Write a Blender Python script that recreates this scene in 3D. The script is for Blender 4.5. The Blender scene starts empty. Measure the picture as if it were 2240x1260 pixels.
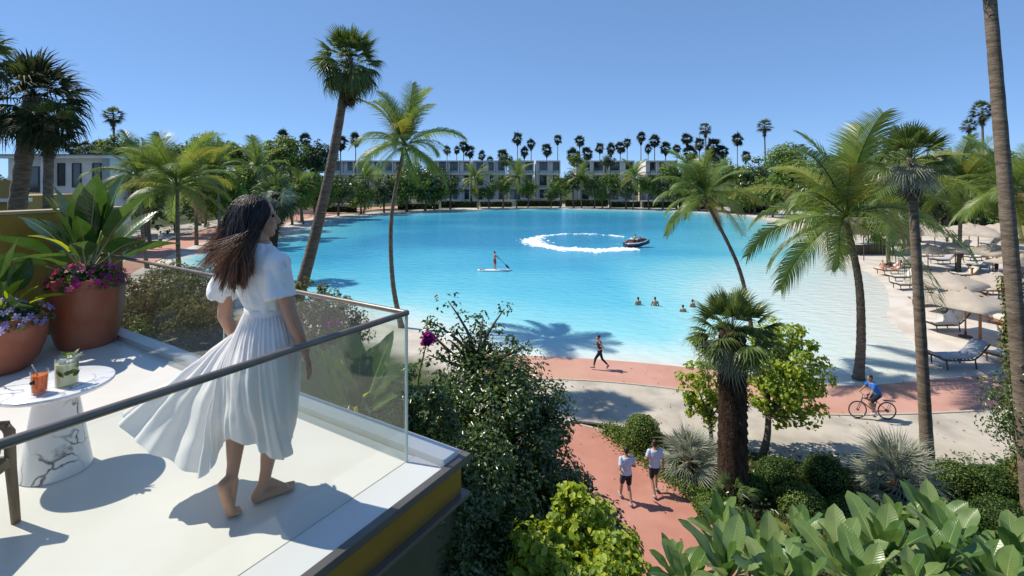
import bpy, bmesh, math, random
import numpy as np
from mathutils import Vector, Matrix, Euler, noise as mnoise

random.seed(7)
RNG = np.random.default_rng(7)
SC = bpy.context.scene
COL = SC.collection
PI = math.pi
R = math.radians

# ------------------------------------------------------------------ camera, sky, sun, exposure
F, CX, HY, CZ = 1100.0, 1120.0, 387.0, 9.5       # focal length in photo pixels, horizon row, eye height
cam_data = bpy.data.cameras.new('camera')
cam = bpy.data.objects.new('camera', cam_data)
COL.objects.link(cam)
cam.location = (0, 0, CZ)
cam.rotation_euler = (R(90), 0, 0)
cam_data.sensor_width = 36.0
cam_data.lens = 36.0 * F / 2240.0
cam_data.shift_y = -(630.0 - HY) / 2240.0
cam_data.clip_start = 0.05
cam_data.clip_end = 6000
SC.camera = cam

SUN_EL = R(52)
SUN_DIR = Vector((-0.965, 0.26, 0)).normalized() * math.cos(SUN_EL) + Vector((0, 0, math.sin(SUN_EL)))
world = bpy.data.worlds.new('World')
SC.world = world
world.use_nodes = True
wn = world.node_tree.nodes
wl = world.node_tree.links
sky = wn.new('ShaderNodeTexSky')
sky.sky_type = 'NISHITA'
sky.sun_disc = False
sky.sun_elevation = SUN_EL
sky.sun_rotation = math.atan2(SUN_DIR.x, SUN_DIR.y)
sky.altitude = 0
sky.air_density = 0.5
sky.dust_density = 0.0
sky.ozone_density = 6.0
sky_gamma = wn.new('ShaderNodeGamma'); sky_gamma.inputs['Gamma'].default_value = 0.45
sky_tint = wn.new('ShaderNodeMix'); sky_tint.data_type = 'RGBA'; sky_tint.blend_type = 'MULTIPLY'; sky_tint.inputs[0].default_value = 1.0
sky_tint.inputs[7].default_value = (0.99, 1.41, 1.96, 1)
wl.new(sky.outputs['Color'], sky_gamma.inputs['Color'])
wl.new(sky_gamma.outputs['Color'], sky_tint.inputs[6])
wl.new(sky_tint.outputs[2], wn['Background'].inputs['Color'])
wn['Background'].inputs['Strength'].default_value = 0.15

sun_data = bpy.data.lights.new('sun', 'SUN')
sun_data.energy = 4.0
sun_data.angle = R(0.53)
sun_data.color = (1.0, 0.93, 0.82)
sun = bpy.data.objects.new('sun', sun_data)
COL.objects.link(sun)
sun.rotation_euler = SUN_DIR.to_track_quat('Z', 'Y').to_euler()
sun.location = (-30, 20, 60)

SC.view_settings.view_transform = 'Standard'
SC.view_settings.look = 'None'
SC.view_settings.exposure = 0.48
SC.view_settings.gamma = 1.0
SC.view_settings.use_curve_mapping = False
SC.cycles.max_bounces = 8
SC.cycles.transparent_max_bounces = 16
SC.cycles.caustics_reflective = False
SC.cycles.caustics_refractive = False
SC.cycles.sample_clamp_indirect = 6.0


def at(px, py, z=0.0):
    d = (CZ - z) * F / (py - HY)
    return Vector(((px - CX) / F * d, d, z))


def atd(px, py, d):
    return Vector(((px - CX) / F * d, d, CZ - (py - HY) * d / F))


# ------------------------------------------------------------------ scene helpers
def link(o, parent=None):
    COL.objects.link(o)
    if parent is not None:
        o.parent = parent
    return o


def tag(o, label=None, cat=None, group=None, kind=None):
    if label: o['label'] = label
    if cat: o['category'] = cat
    if group: o['group'] = group
    if kind: o['kind'] = kind
    return o


def thing(name, label, cat, loc=(0, 0, 0), rotz=0.0, group=None):
    o = bpy.data.objects.new(name, None)
    o.empty_display_size = 0.2
    link(o)
    o.location = loc
    o.rotation_euler = (0, 0, rotz)
    return tag(o, label, cat, group)


def obj(name, mesh, parent=None, loc=None, rot=None, scale=None):
    o = bpy.data.objects.new(name, mesh)
    link(o, parent)
    if loc is not None: o.location = loc
    if rot is not None: o.rotation_euler = rot
    if scale is not None: o.scale = scale if hasattr(scale, '__len__') else (scale,) * 3
    return o


def np_mesh(name, V, faces, mat=None, smooth=False):
    """V (n,3); faces (m,k) with constant k"""
    V = np.asarray(V, dtype=np.float32).reshape(-1, 3)
    Fc = np.asarray(faces, dtype=np.int32)
    k = Fc.shape[1]
    me = bpy.data.meshes.new(name)
    me.vertices.add(len(V))
    me.vertices.foreach_set('co', V.ravel())
    me.loops.add(Fc.size)
    me.loops.foreach_set('vertex_index', Fc.ravel())
    me.polygons.add(len(Fc))
    me.polygons.foreach_set('loop_start', np.arange(len(Fc), dtype=np.int32) * k)
    me.polygons.foreach_set('loop_total', np.full(len(Fc), k, dtype=np.int32))
    if smooth:
        me.polygons.foreach_set('use_smooth', np.ones(len(Fc), dtype=bool))
    me.update(calc_edges=True)
    me.validate()
    if mat: me.materials.append(mat)
    return me


class MB:
    """collects boxes, tubes, lathes and lofts; build() gives ONE mesh object"""
    def __init__(s):
        s.v = []; s.f = []

    def add(s, vs, fs):
        n = len(s.v)
        s.v += [tuple(v) for v in vs]
        s.f += [tuple(i + n for i in f) for f in fs]
        return s

    def box(s, c, d, rz=0.0, M=None):
        x, y, z = d[0] / 2, d[1] / 2, d[2] / 2
        vs = [Vector((a, b, e)) for a in (-x, x) for b in (-y, y) for e in (-z, z)]
        if M is not None:
            vs = [M @ v for v in vs]
        elif rz:
            m = Matrix.Rotation(rz, 3, 'Z'); vs = [m @ v for v in vs]
        c = Vector(c)
        vs = [v + c for v in vs]
        return s.add(vs, [(0, 1, 3, 2), (4, 6, 7, 5), (0, 4, 5, 1), (2, 3, 7, 6), (0, 2, 6, 4), (1, 5, 7, 3)])

    def ring_loft(s, rings, cap=True, closed=True):
        n = len(rings[0])
        vs = [v for r in rings for v in r]
        fs = []
        for i in range(len(rings) - 1):
            for j in range(n if closed else n - 1):
                k = (j + 1) % n
                fs.append((i * n + j, i * n + k, (i + 1) * n + k, (i + 1) * n + j))
        if cap and closed:
            fs.append(tuple(range(n - 1, -1, -1)))
            b = (len(rings) - 1) * n
            fs.append(tuple(range(b, b + n)))
        return s.add(vs, fs)

    def tube(s, path, rad, n=8, cap=True, squash=None):
        path = [Vector(p) for p in path]
        if not hasattr(rad, '__len__'): rad = [rad] * len(path)
        rings = []
        up = None
        for i, p in enumerate(path):
            a = path[max(i - 1, 0)]; b = path[min(i + 1, len(path) - 1)]
            t = (b - a)
            t = t.normalized() if t.length > 1e-9 else Vector((0, 0, 1))
            if up is None:
                up = Vector((0, 0, 1)) if abs(t.z) < 0.9 else Vector((1, 0, 0))
            u = (up - t * up.dot(t))
            u = u.normalized() if u.length > 1e-6 else t.orthogonal().normalized()
            w = t.cross(u)
            up = u
            k = squash if squash else 1.0
            rings.append([p + (u * math.cos(2 * PI * j / n) * k + w * math.sin(2 * PI * j / n)) * rad[i] for j in range(n)])
        return s.ring_loft(rings, cap)

    def lathe(s, prof, n=24, c=(0, 0, 0), cap=True):
        c = Vector(c)
        rings = [[c + Vector((r * math.cos(2 * PI * j / n), r * math.sin(2 * PI * j / n), z)) for j in range(n)] for r, z in prof]
        return s.ring_loft(rings, cap)

    def mesh(s, name, mat=None, smooth=False, bevel=0.0, sub=0):
        me = bpy.data.meshes.new(name)
        me.from_pydata(s.v, [], s.f)
        if bevel or True:
            bm = bmesh.new(); bm.from_mesh(me)
            bmesh.ops.recalc_face_normals(bm, faces=bm.faces)
            if bevel:
                bmesh.ops.bevel(bm, geom=[e for e in bm.edges if len(e.link_faces) == 2 and e.calc_face_angle(0) > 0.5],
                                offset=bevel, segments=2, affect='EDGES', profile=0.6)
            bm.to_mesh(me); bm.free()
        if smooth:
            me.polygons.foreach_set('use_smooth', [True] * len(me.polygons))
        if mat: me.materials.append(mat)
        return me

    def build(s, name, mat, parent=None, smooth=False, bevel=0.0, loc=None, rot=None, auto=None):
        me = s.mesh(name, mat, smooth, bevel)
        if auto:
            me.set_sharp_from_angle(angle=R(auto))
        return obj(name, me, parent, loc, rot)


def catmull(pts, k=8, closed=False):
    P = [Vector(p) for p in pts]
    n = len(P)
    out = []
    rng = range(n) if closed else range(n - 1)
    for i in rng:
        if closed:
            a, b, c, d = P[(i - 1) % n], P[i], P[(i + 1) % n], P[(i + 2) % n]
        else:
            a, b, c, d = P[max(i - 1, 0)], P[i], P[i + 1], P[min(i + 2, n - 1)]
        for j in range(k):
            t = j / k
            out.append(0.5 * ((2 * b) + (c - a) * t + (2 * a - 5 * b + 4 * c - d) * t * t + (3 * b - a - 3 * c + d) * t ** 3))
    if not closed: out.append(P[-1].copy())
    return out


def sstep(a, b, x):
    t = min(max((x - a) / (b - a), 0.0), 1.0)
    return t * t * (3 - 2 * t)


def blob(pieces, voxel, name, mat, smooth_iter=4):
    """union of overlapping closed pieces -> ONE continuous skin (voxel remesh)"""
    me = bpy.data.meshes.new(name + '_src')
    me.from_pydata(pieces.v, [], pieces.f)
    bm = bmesh.new(); bm.from_mesh(me)
    bmesh.ops.recalc_face_normals(bm, faces=bm.faces)
    bm.to_mesh(me); bm.free()
    o = bpy.data.objects.new('tmp', me)
    ts = bpy.data.scenes.new('tmp_scene')          # remesh in a scene of its own: fast
    ts.collection.objects.link(o)
    m = o.modifiers.new('r', 'REMESH'); m.mode = 'VOXEL'; m.voxel_size = voxel; m.use_smooth_shade = True
    if smooth_iter:
        s = o.modifiers.new('s', 'SMOOTH'); s.factor = 0.5; s.iterations = smooth_iter
    vl = ts.view_layers[0]
    vl.update()
    new = bpy.data.meshes.new_from_object(o.evaluated_get(vl.depsgraph))
    new.name = name
    bpy.data.objects.remove(o)
    bpy.data.scenes.remove(ts)
    bpy.data.meshes.remove(me)
    new.materials.clear()
    if mat: new.materials.append(mat)
    new.polygons.foreach_set('use_smooth', [True] * len(new.polygons))
    return new


# ------------------------------------------------------------------ materials
def lin(r, g, b):
    f = lambda c: (c / 255) / 12.92 if c / 255 <= 0.04045 else ((c / 255 + 0.055) / 1.055) ** 2.4
    return (f(r), f(g), f(b), 1.0)


MATS = {}


def base_mat(name):
    m = bpy.data.materials.new(name)
    m.use_nodes = True
    MATS[name] = m
    nt = m.node_tree
    return m, nt.nodes, nt.links, nt.nodes['Principled BSDF']


def pmat(name, col, rough=0.6, spec=0.4, metal=0.0, c2=None, scale=6.0, detail=5.0, bump=0.0, bscale=None, stretch=None,
         lo=0.35, hi=0.65, c3=None, scale3=1.0, trans=0.0, coat=0.0, sheen=0.0, amt3=0.5, distort=0.0):
    m, N, L, P = base_mat(name)
    col = tuple(col)[:3] + (1.0,)
    P.inputs['Base Color'].default_value = col
    P.inputs['Roughness'].default_value = rough
    P.inputs['Specular IOR Level'].default_value = spec
    P.inputs['Metallic'].default_value = metal
    if coat: P.inputs['Coat Weight'].default_value = coat
    if sheen: P.inputs['Sheen Weight'].default_value = sheen
    tc = N.new('ShaderNodeTexCoord')
    vec = tc.outputs['Object']
    if stretch:
        mp = N.new('ShaderNodeMapping'); mp.inputs['Scale'].default_value = stretch
        L.new(vec, mp.inputs['Vector']); vec = mp.outputs['Vector']
    cout = None
    if c2 is not None:
        nz = N.new('ShaderNodeTexNoise')
        nz.inputs['Scale'].default_value = scale; nz.inputs['Detail'].default_value = detail
        nz.inputs['Roughness'].default_value = 0.6; nz.inputs['Distortion'].default_value = distort
        L.new(vec, nz.inputs['Vector'])
        rp = N.new('ShaderNodeValToRGB')
        rp.color_ramp.elements[0].position = lo; rp.color_ramp.elements[1].position = hi
        rp.color_ramp.elements[0].color = col
        rp.color_ramp.elements[1].color = tuple(c2)[:3] + (1.0,)
        L.new(nz.outputs['Fac'], rp.inputs['Fac'])
        cout = rp.outputs['Color']
        if c3 is not None:
            n3 = N.new('ShaderNodeTexNoise'); n3.inputs['Scale'].default_value = scale3; n3.inputs['Detail'].default_value = 6
            L.new(vec, n3.inputs['Vector'])
            r3 = N.new('ShaderNodeValToRGB')
            r3.color_ramp.elements[0].position = 0.48; r3.color_ramp.elements[1].position = 0.66
            L.new(n3.outputs['Fac'], r3.inputs['Fac'])
            ml = N.new('ShaderNodeMath'); ml.operation = 'MULTIPLY'; ml.inputs[1].default_value = amt3
            L.new(r3.outputs['Color'], ml.inputs[0])
            mx = N.new('ShaderNodeMix'); mx.data_type = 'RGBA'
            L.new(ml.outputs[0], mx.inputs[0]); L.new(cout, mx.inputs[6])
            mx.inputs[7].default_value = tuple(c3)[:3] + (1.0,)
            cout = mx.outputs[2]
        L.new(cout, P.inputs['Base Color'])
    if bump:
        nb = N.new('ShaderNodeTexNoise')
        nb.inputs['Scale'].default_value = bscale or scale * 4; nb.inputs['Detail'].default_value = 6
        L.new(vec, nb.inputs['Vector'])
        bp = N.new('ShaderNodeBump'); bp.inputs['Strength'].default_value = bump; bp.inputs['Distance'].default_value = 0.05
        L.new(nb.outputs['Fac'], bp.inputs['Height']); L.new(bp.outputs['Normal'], P.inputs['Normal'])
    if trans:
        tr = N.new('ShaderNodeBsdfTranslucent')
        if cout is not None: L.new(cout, tr.inputs['Color'])
        else: tr.inputs['Color'].default_value = col
        mx = N.new('ShaderNodeMixShader'); mx.inputs[0].default_value = trans
        L.new(P.outputs[0], mx.inputs[1]); L.new(tr.outputs[0], mx.inputs[2])
        L.new(mx.outputs[0], N['Material Output'].inputs['Surface'])
    return m


def leafmat(name, cols, trans=0.3, rough=0.45, spec=0.4, tcol=None, vein=None, ribs=None):
    """leaf colour differs from leaf to leaf (random per island and per object)"""
    m, N, L, P = base_mat(name)
    geo = N.new('ShaderNodeNewGeometry'); oi = N.new('ShaderNodeObjectInfo')
    ad = N.new('ShaderNodeMath'); ad.operation = 'ADD'
    L.new(geo.outputs['Random Per Island'], ad.inputs[0]); L.new(oi.outputs['Random'], ad.inputs[1])
    fr = N.new('ShaderNodeMath'); fr.operation = 'FRACT'; L.new(ad.outputs[0], fr.inputs[0])
    rp = N.new('ShaderNodeValToRGB')
    e = rp.color_ramp.elements
    e[0].color = tuple(cols[0])[:3] + (1,); e[1].color = tuple(cols[-1])[:3] + (1,)
    for i, c in enumerate(cols[1:-1]):
        q = e.new((i + 1) / (len(cols) - 1)); q.color = tuple(c)[:3] + (1,)
    L.new(fr.outputs[0], rp.inputs['Fac'])
    out = rp.outputs['Color']
    P.inputs['Roughness'].default_value = rough
    P.inputs['Specular IOR Level'].default_value = spec
    if vein:
        tc = N.new('ShaderNodeTexCoord')
        nz = N.new('ShaderNodeTexNoise'); nz.inputs['Scale'].default_value = vein; nz.inputs['Detail'].default_value = 4
        L.new(tc.outputs['Object'], nz.inputs['Vector'])
        mx0 = N.new('ShaderNodeMix'); mx0.data_type = 'RGBA'; mx0.blend_type = 'MULTIPLY'; mx0.inputs[0].default_value = 0.6
        rr = N.new('ShaderNodeValToRGB'); rr.color_ramp.elements[0].color = (0.55, 0.6, 0.5, 1); rr.color_ramp.elements[1].color = (1.25, 1.2, 1.1, 1)
        rr.color_ramp.elements[0].position = 0.3; rr.color_ramp.elements[1].position = 0.7
        L.new(nz.outputs['Fac'], rr.inputs['Fac'])
        L.new(out, mx0.inputs[6]); L.new(rr.outputs['Color'], mx0.inputs[7])
        out = mx0.outputs[2]
    if ribs:
        # side veins: slanting bands leaving the midrib, slightly paler, with relief
        tc2 = N.new('ShaderNodeTexCoord'); sx = N.new('ShaderNodeSeparateXYZ'); L.new(tc2.outputs['Object'], sx.inputs[0])
        ab = N.new('ShaderNodeMath'); ab.operation = 'ABSOLUTE'; L.new(sx.outputs['Y'], ab.inputs[0])
        m1 = N.new('ShaderNodeMath'); m1.operation = 'MULTIPLY_ADD'; m1.inputs[1].default_value = -0.9; L.new(ab.outputs[0], m1.inputs[0]); L.new(sx.outputs['X'], m1.inputs[2])
        m2 = N.new('ShaderNodeMath'); m2.operation = 'MULTIPLY'; m2.inputs[1].default_value = ribs; L.new(m1.outputs[0], m2.inputs[0])
        sn = N.new('ShaderNodeMath'); sn.operation = 'SINE'; L.new(m2.outputs[0], sn.inputs[0])
        pw = N.new('ShaderNodeMapRange'); pw.inputs[1].default_value = 0.72; pw.inputs[2].default_value = 1.0; L.new(sn.outputs[0], pw.inputs[0])
        mv = N.new('ShaderNodeMix'); mv.data_type = 'RGBA'; mv.blend_type = 'MULTIPLY'; mv.inputs[7].default_value = (1.16, 1.13, 1.12, 1)
        L.new(pw.outputs[0], mv.inputs[0]); L.new(out, mv.inputs[6]); out = mv.outputs[2]
        bq = N.new('ShaderNodeBump'); bq.inputs['Strength'].default_value = 0.10; bq.inputs['Distance'].default_value = 0.004
        L.new(sn.outputs[0], bq.inputs['Height']); L.new(bq.outputs['Normal'], P.inputs['Normal'])
    L.new(out, P.inputs['Base Color'])
    tr = N.new('ShaderNodeBsdfTranslucent')
    hs = N.new('ShaderNodeHueSaturation'); hs.inputs['Hue'].default_value = 0.485; hs.inputs['Saturation'].default_value = 1.1; hs.inputs['Value'].default_value = 1.5
    L.new(out, hs.inputs['Color']); L.new(hs.outputs['Color'], tr.inputs['Color'])
    mx = N.new('ShaderNodeMixShader'); mx.inputs[0].default_value = trans
    L.new(P.outputs[0], mx.inputs[1]); L.new(tr.outputs[0], mx.inputs[2])
    L.new(mx.outputs[0], N['Material Output'].inputs['Surface'])
    return m


def glassmat(name, tint=(0.93, 0.97, 0.95), base=0.0, rough=0.0, veil=0.0):
    """clear pane: light passes straight through, the surface mirrors by Fresnel"""
    m, N, L, P = base_mat(name)
    N.remove(P)
    tr = N.new('ShaderNodeBsdfTransparent'); tr.inputs['Color'].default_value = tuple(tint) + (1,)
    gl = N.new('ShaderNodeBsdfGlossy'); gl.inputs['Roughness'].default_value = rough
    fr = N.new('ShaderNodeFresnel')
    ge = N.new('ShaderNodeNewGeometry'); io = N.new('ShaderNodeMix')
    L.new(ge.outputs['Backfacing'], io.inputs[0]); io.inputs[2].default_value = 1.5; io.inputs[3].default_value = 1 / 1.5
    L.new(io.outputs[0], fr.inputs['IOR'])
    mx = N.new('ShaderNodeMixShader')
    L.new(fr.outputs[0], mx.inputs[0]); L.new(tr.outputs[0], mx.inputs[1]); L.new(gl.outputs[0], mx.inputs[2])
    last = mx
    if veil:
        df = N.new('ShaderNodeBsdfDiffuse'); df.inputs['Color'].default_value = (0.8, 0.82, 0.8, 1)
        m2 = N.new('ShaderNodeMixShader'); m2.inputs[0].default_value = veil
        L.new(mx.outputs[0], m2.inputs[1]); L.new(df.outputs[0], m2.inputs[2]); last = m2
    L.new(last.outputs[0], N['Material Output'].inputs['Surface'])
    return m
# ------------------------------------------------------------------ shoreline
shore_px = [(385, 572), (450, 612), (560, 640), (640, 660), (760, 682), (870, 705), (1000, 738), (1130, 771), (1310, 781), (1500, 797),
            (1680, 818), (1840, 836), (1950, 830), (2000, 800), (1998, 768), (1978, 742), (1955, 716), (1926, 690), (1932, 655),
            (1925, 622), (1898, 598), (1850, 578), (1812, 556), (1775, 522), (1715, 492), (1640, 473), (1560, 466), (1450, 460), (1300, 457),
            (1200, 456), (1050, 458), (900, 465), (800, 471), (720, 480), (680, 493), (620, 515), (540, 530), (460, 548), (400, 562)]
shore = np.array([[p.x, p.y] for p in catmull([at(x, y) for x, y in shore_px], 8, True)])


def sdist(PT):
    """distance to the waterline, positive on land"""
    A = shore; B = np.roll(shore, -1, axis=0)
    PT = np.asarray(PT, float)
    out = np.empty(len(PT))
    ins = np.zeros(len(PT), bool)
    AB = B - A
    L2 = (AB ** 2).sum(1)
    for s in range(0, len(PT), 4000):
        q = PT[s:s + 4000]
        AP = q[:, None, :] - A[None]
        t = np.clip((AP * AB[None]).sum(2) / L2[None], 0, 1)
        D = AP - t[..., None] * AB[None]
        out[s:s + 4000] = np.sqrt((D ** 2).sum(2).min(1))
        cond = (A[None, :, 1] > q[:, None, 1]) != (B[None, :, 1] > q[:, None, 1])
        xi = A[None, :, 0] + (q[:, None, 1] - A[None, :, 1]) * AB[None, :, 0] / np.where(np.abs(AB[None, :, 1]) < 1e-9, 1e-9, AB[None, :, 1])
        ins[s:s + 4000] = (np.logical_and(cond, q[:, None, 0] < xi).sum(1) % 2) == 1
    return np.where(ins, -out, out)


def grid_axis(lo, hi, step, far_lo, far_hi):
    a = list(np.arange(lo, hi + 1e-6, step))
    s = step; x = hi
    while x < far_hi:
        s *= 1.12; x += s; a.append(x)
    s = step; x = lo; pre = []
    while x > far_lo:
        s *= 1.12; x -= s; pre.append(x)
    return np.array(pre[::-1] + a)


# terrace frame: U1 along the front edge (away from the eye), U2 along the far edge
U1 = Vector((0.529, 0.849, 0)).normalized()
U2 = Vector((-U1.y, U1.x, 0))
TC = Vector((-0.266, 3.257, 0))
DECK = 7.7


def TP(a, b, z=0.0):
    return TC + U1 * a + U2 * b + Vector((0, 0, DECK + z))


def mound_h(x, y):
    rx, ry = x - TC.x, y - TC.y
    a = rx * U1.x + ry * U1.y
    b = rx * U2.x + ry * U2.y
    wd = min(max((b - 2.6) * 1.1, 0.0), 4.0)
    f = (1 - sstep(1.3 + wd * 0.4, 4.3 + wd, a)) * sstep(0.2, 1.5, b) * sstep(-7, -2, a) * (1 - sstep(9, 16, b))
    n = mnoise.noise(Vector((x * 0.7, y * 0.7, 3.1))) * 0.18
    return 7.05 * f + (n if f > 0.05 else 0) - (0.35 if f > 0.9 else 0)


M_sand = None


def ground():
    xs = grid_axis(-45, 45, 0.9, -2500, 2500)
    ys = grid_axis(2, 60, 0.9, -400, 4000)
    X, Y = np.meshgrid(xs, ys)
    P2 = np.stack([X.ravel(), Y.ravel()], 1)
    near = (np.abs(P2[:, 0]) < 400) & (P2[:, 1] < 500)
    sd = np.full(len(P2), 300.0)
    sd[near] = sdist(P2[near])
    z = np.where(sd >= 0, np.minimum(0.0, -0.14 + 0.055 * sd), np.maximum(-1.6, -0.14 + 0.12 * sd))
    nx, ny = len(xs), len(ys)
    i = np.arange(ny - 1)[:, None] * nx + np.arange(nx - 1)[None]
    i = i.ravel()
    Fq = np.stack([i, i + 1, i + nx + 1, i + nx], 1)
    V = np.stack([P2[:, 0], P2[:, 1], z], 1)
    m, N, L, Pb = base_mat('ground_sand')
    att = N.new('ShaderNodeAttribute'); att.attribute_name = 'sand'
    tc = N.new('ShaderNodeTexCoord')
    nz = N.new('ShaderNodeTexNoise'); nz.inputs['Scale'].default_value = 0.5; nz.inputs['Detail'].default_value = 8
    L.new(tc.outputs['Object'], nz.inputs['Vector'])
    r1 = N.new('ShaderNodeValToRGB')
    r1.color_ramp.elements[0].color = (0.47, 0.415, 0.35, 1); r1.color_ramp.elements[1].color = (0.60, 0.545, 0.48, 1)
    r1.color_ramp.elements[0].position = 0.35; r1.color_ramp.elements[1].position = 0.6
    L.new(nz.outputs['Fac'], r1.inputs['Fac'])
    r2 = N.new('ShaderNodeValToRGB')
    r2.color_ramp.elements[0].color = (0.035, 0.05, 0.02, 1); r2.color_ramp.elements[1].color = (0.09, 0.10, 0.04, 1)
    L.new(nz.outputs['Fac'], r2.inputs['Fac'])
    mx = N.new('ShaderNodeMix'); mx.data_type = 'RGBA'
    L.new(att.outputs['Fac'], mx.inputs[0]); L.new(r2.outputs['Color'], mx.inputs[6]); L.new(r1.outputs['Color'], mx.inputs[7])
    L.new(mx.outputs[2], Pb.inputs['Base Color'])
    Pb.inputs['Roughness'].default_value = 0.85; Pb.inputs['Specular IOR Level'].default_value = 0.15
    n2 = N.new('ShaderNodeTexNoise'); n2.inputs['Scale'].default_value = 3.0; n2.inputs['Detail'].default_value = 8
    L.new(tc.outputs['Object'], n2.inputs['Vector'])
    bp = N.new('ShaderNodeBump'); bp.inputs['Strength'].default_value = 0.5; bp.inputs['Distance'].default_value = 0.08
    L.new(n2.outputs['Fac'], bp.inputs['Height']); L.new(bp.outputs['Normal'], Pb.inputs['Normal'])
    me = np_mesh('ground', V, Fq, m, True)
    # sand: the beach ring (wide on the right), planted soil elsewhere
    width = np.where(P2[:, 0] > 12, np.where(P2[:, 1] > 21, 26.0, 3.0), np.where(P2[:, 1] > 45, 9.0, 4.0))
    width = np.where((P2[:, 0] < -20) & (P2[:, 1] > 40), 7.0, width)
    sand = np.clip((width - sd) / 1.2 + 0.5, 0, 1)
    a = me.attributes.new('sand', 'FLOAT', 'POINT')
    a.data.foreach_set('value', sand.astype(np.float32))
    o = obj('ground', me)
    tag(o, kind='structure')
    return o


ground()


def water():
    step = 1.1
    xs = np.arange(shore[:, 0].min() - 3, shore[:, 0].max() + 3, step)
    ys = np.arange(shore[:, 1].min() - 3, shore[:, 1].max() + 3, step)
    X, Y = np.meshgrid(xs, ys)
    P2 = np.stack([X.ravel(), Y.ravel()], 1)
    sd = sdist(P2)
    nx, ny = len(xs), len(ys)
    i = (np.arange(ny - 1)[:, None] * nx + np.arange(nx - 1)[None]).ravel()
    Fq = np.stack([i, i + 1, i + nx + 1, i + nx], 1)
    keep = (sd[Fq] < 1.5).all(1)
    Fq = Fq[keep]
    used = np.unique(Fq)
    remap = np.full(len(P2), -1); remap[used] = np.arange(len(used))
    Fq = remap[Fq]
    P2 = P2[used]; sd = sd[used]
    dep = np.maximum(-sd, 0)
    # the bed drops slowly from the near and right-hand beaches, quickly from the far one
    shelf = 40.0 - 26.0 * np.clip((P2[:, 1] - 45) / 60.0, 0, 1) * np.clip((40 - P2[:, 0]) / 40, 0.25, 1)
    shelf = np.where(P2[:, 0] < -8, np.minimum(shelf, 34 - 16 * np.clip((-8 - P2[:, 0]) / 12, 0, 1)), shelf)
    shelf = shelf + 230.0 * np.clip((P2[:, 0] - 9) / 12, 0, 1) * np.clip((62 - P2[:, 1]) / 22, 0, 1)
    dep = np.clip(dep / shelf, 0, 1)
    V = np.stack([P2[:, 0], P2[:, 1], np.full(len(P2), -0.12)], 1)
    m, N, L, Pb = base_mat('lagoon_water')
    att = N.new('ShaderNodeAttribute'); att.attribute_name = 'depth'
    tc = N.new('ShaderNodeTexCoord')
    mp = N.new('ShaderNodeMapping'); mp.inputs['Scale'].default_value = (0.02, 0.055, 1)
    L.new(tc.outputs['Object'], mp.inputs['Vector'])
    nz = N.new('ShaderNodeTexNoise'); nz.inputs['Scale'].default_value = 1.6; nz.inputs['Detail'].default_value = 6
    L.new(mp.outputs['Vector'], nz.inputs['Vector'])
    sb = N.new('ShaderNodeMath'); sb.operation = 'MULTIPLY_ADD'; sb.inputs[1].default_value = 1.5; sb.inputs[2].default_value = -0.75
    L.new(nz.outputs['Fac'], sb.inputs[0])
    ml = N.new('ShaderNodeMath'); ml.operation = 'MULTIPLY'
    L.new(sb.outputs[0], ml.inputs[0]); L.new(att.outputs['Fac'], ml.inputs[1])
    ad = N.new('ShaderNodeMath'); ad.operation = 'ADD'
    L.new(att.outputs['Fac'], ad.inputs[0]); L.new(ml.outputs[0], ad.inputs[1])
    rp = N.new('ShaderNodeValToRGB')
    e = rp.color_ramp.elements
    e[0].position = 0.0; e[0].color = (0.60, 0.61, 0.55, 1)
    e[1].position = 1.0; e[1].color = (0.035, 0.275, 0.47, 1)
    for p, c in ((0.035, (0.50, 0.66, 0.64)), (0.11, (0.25, 0.585, 0.635)), (0.30, (0.115, 0.475, 0.60)), (0.62, (0.06, 0.38, 0.555))):
        q = e.new(p); q.color = c + (1,)
    L.new(ad.outputs[0], rp.inputs['Fac'])
    L.new(rp.outputs['Color'], Pb.inputs['Base Color'])
    Pb.inputs['Roughness'].default_value = 0.13
    Pb.inputs['Specular IOR Level'].default_value = 0.22
    Pb.inputs['IOR'].default_value = 1.33
    mp2 = N.new('ShaderNodeMapping'); mp2.inputs['Scale'].default_value = (0.7, 1.3, 1)
    L.new(tc.outputs['Object'], mp2.inputs['Vector'])
    n2 = N.new('ShaderNodeTexNoise'); n2.inputs['Scale'].default_value = 1.4; n2.inputs['Detail'].default_value = 6
    L.new(mp2.outputs['Vector'], n2.inputs['Vector'])
    bp = N.new('ShaderNodeBump'); bp.inputs['Strength'].default_value = 0.5; bp.inputs['Distance'].default_value = 0.2
    L.new(n2.outputs['Fac'], bp.inputs['Height']); L.new(bp.outputs['Normal'], Pb.inputs['Normal'])
    me = np_mesh('lagoon', V, Fq, m, True)
    a = me.attributes.new('depth', 'FLOAT', 'POINT')
    a.data.foreach_set('value', dep.astype(np.float32))
    tag(obj('lagoon_water', me), kind='structure')


water()


# ------------------------------------------------------------------ paved sheets
def sheet(name, pts, z, mat, k=6, thick=0.0, kind='structure', world_pts=False):
    W = pts if world_pts else [at(x, y, z) for x, y in pts]
    W = catmull(W, k, True) if k else W
    bm = bmesh.new()
    vs = [bm.verts.new((p[0], p[1], z)) for p in W]
    f = bm.faces.new(vs)
    f.normal_update()
    if f.normal.z < 0: f.normal_flip()
    if thick:
        r = bmesh.ops.extrude_face_region(bm, geom=[f])
        for v in r['geom']:
            if isinstance(v, bmesh.types.BMVert): v.co.z -= thick
        bmesh.ops.recalc_face_normals(bm, faces=bm.faces)
    bmesh.ops.triangulate(bm, faces=[q for q in bm.faces if len(q.verts) > 4])
    me = bpy.data.meshes.new(name)
    bm.to_mesh(me); bm.free()
    me.materials.append(mat)
    o = obj(name, me)
    return tag(o, kind=kind)


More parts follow.
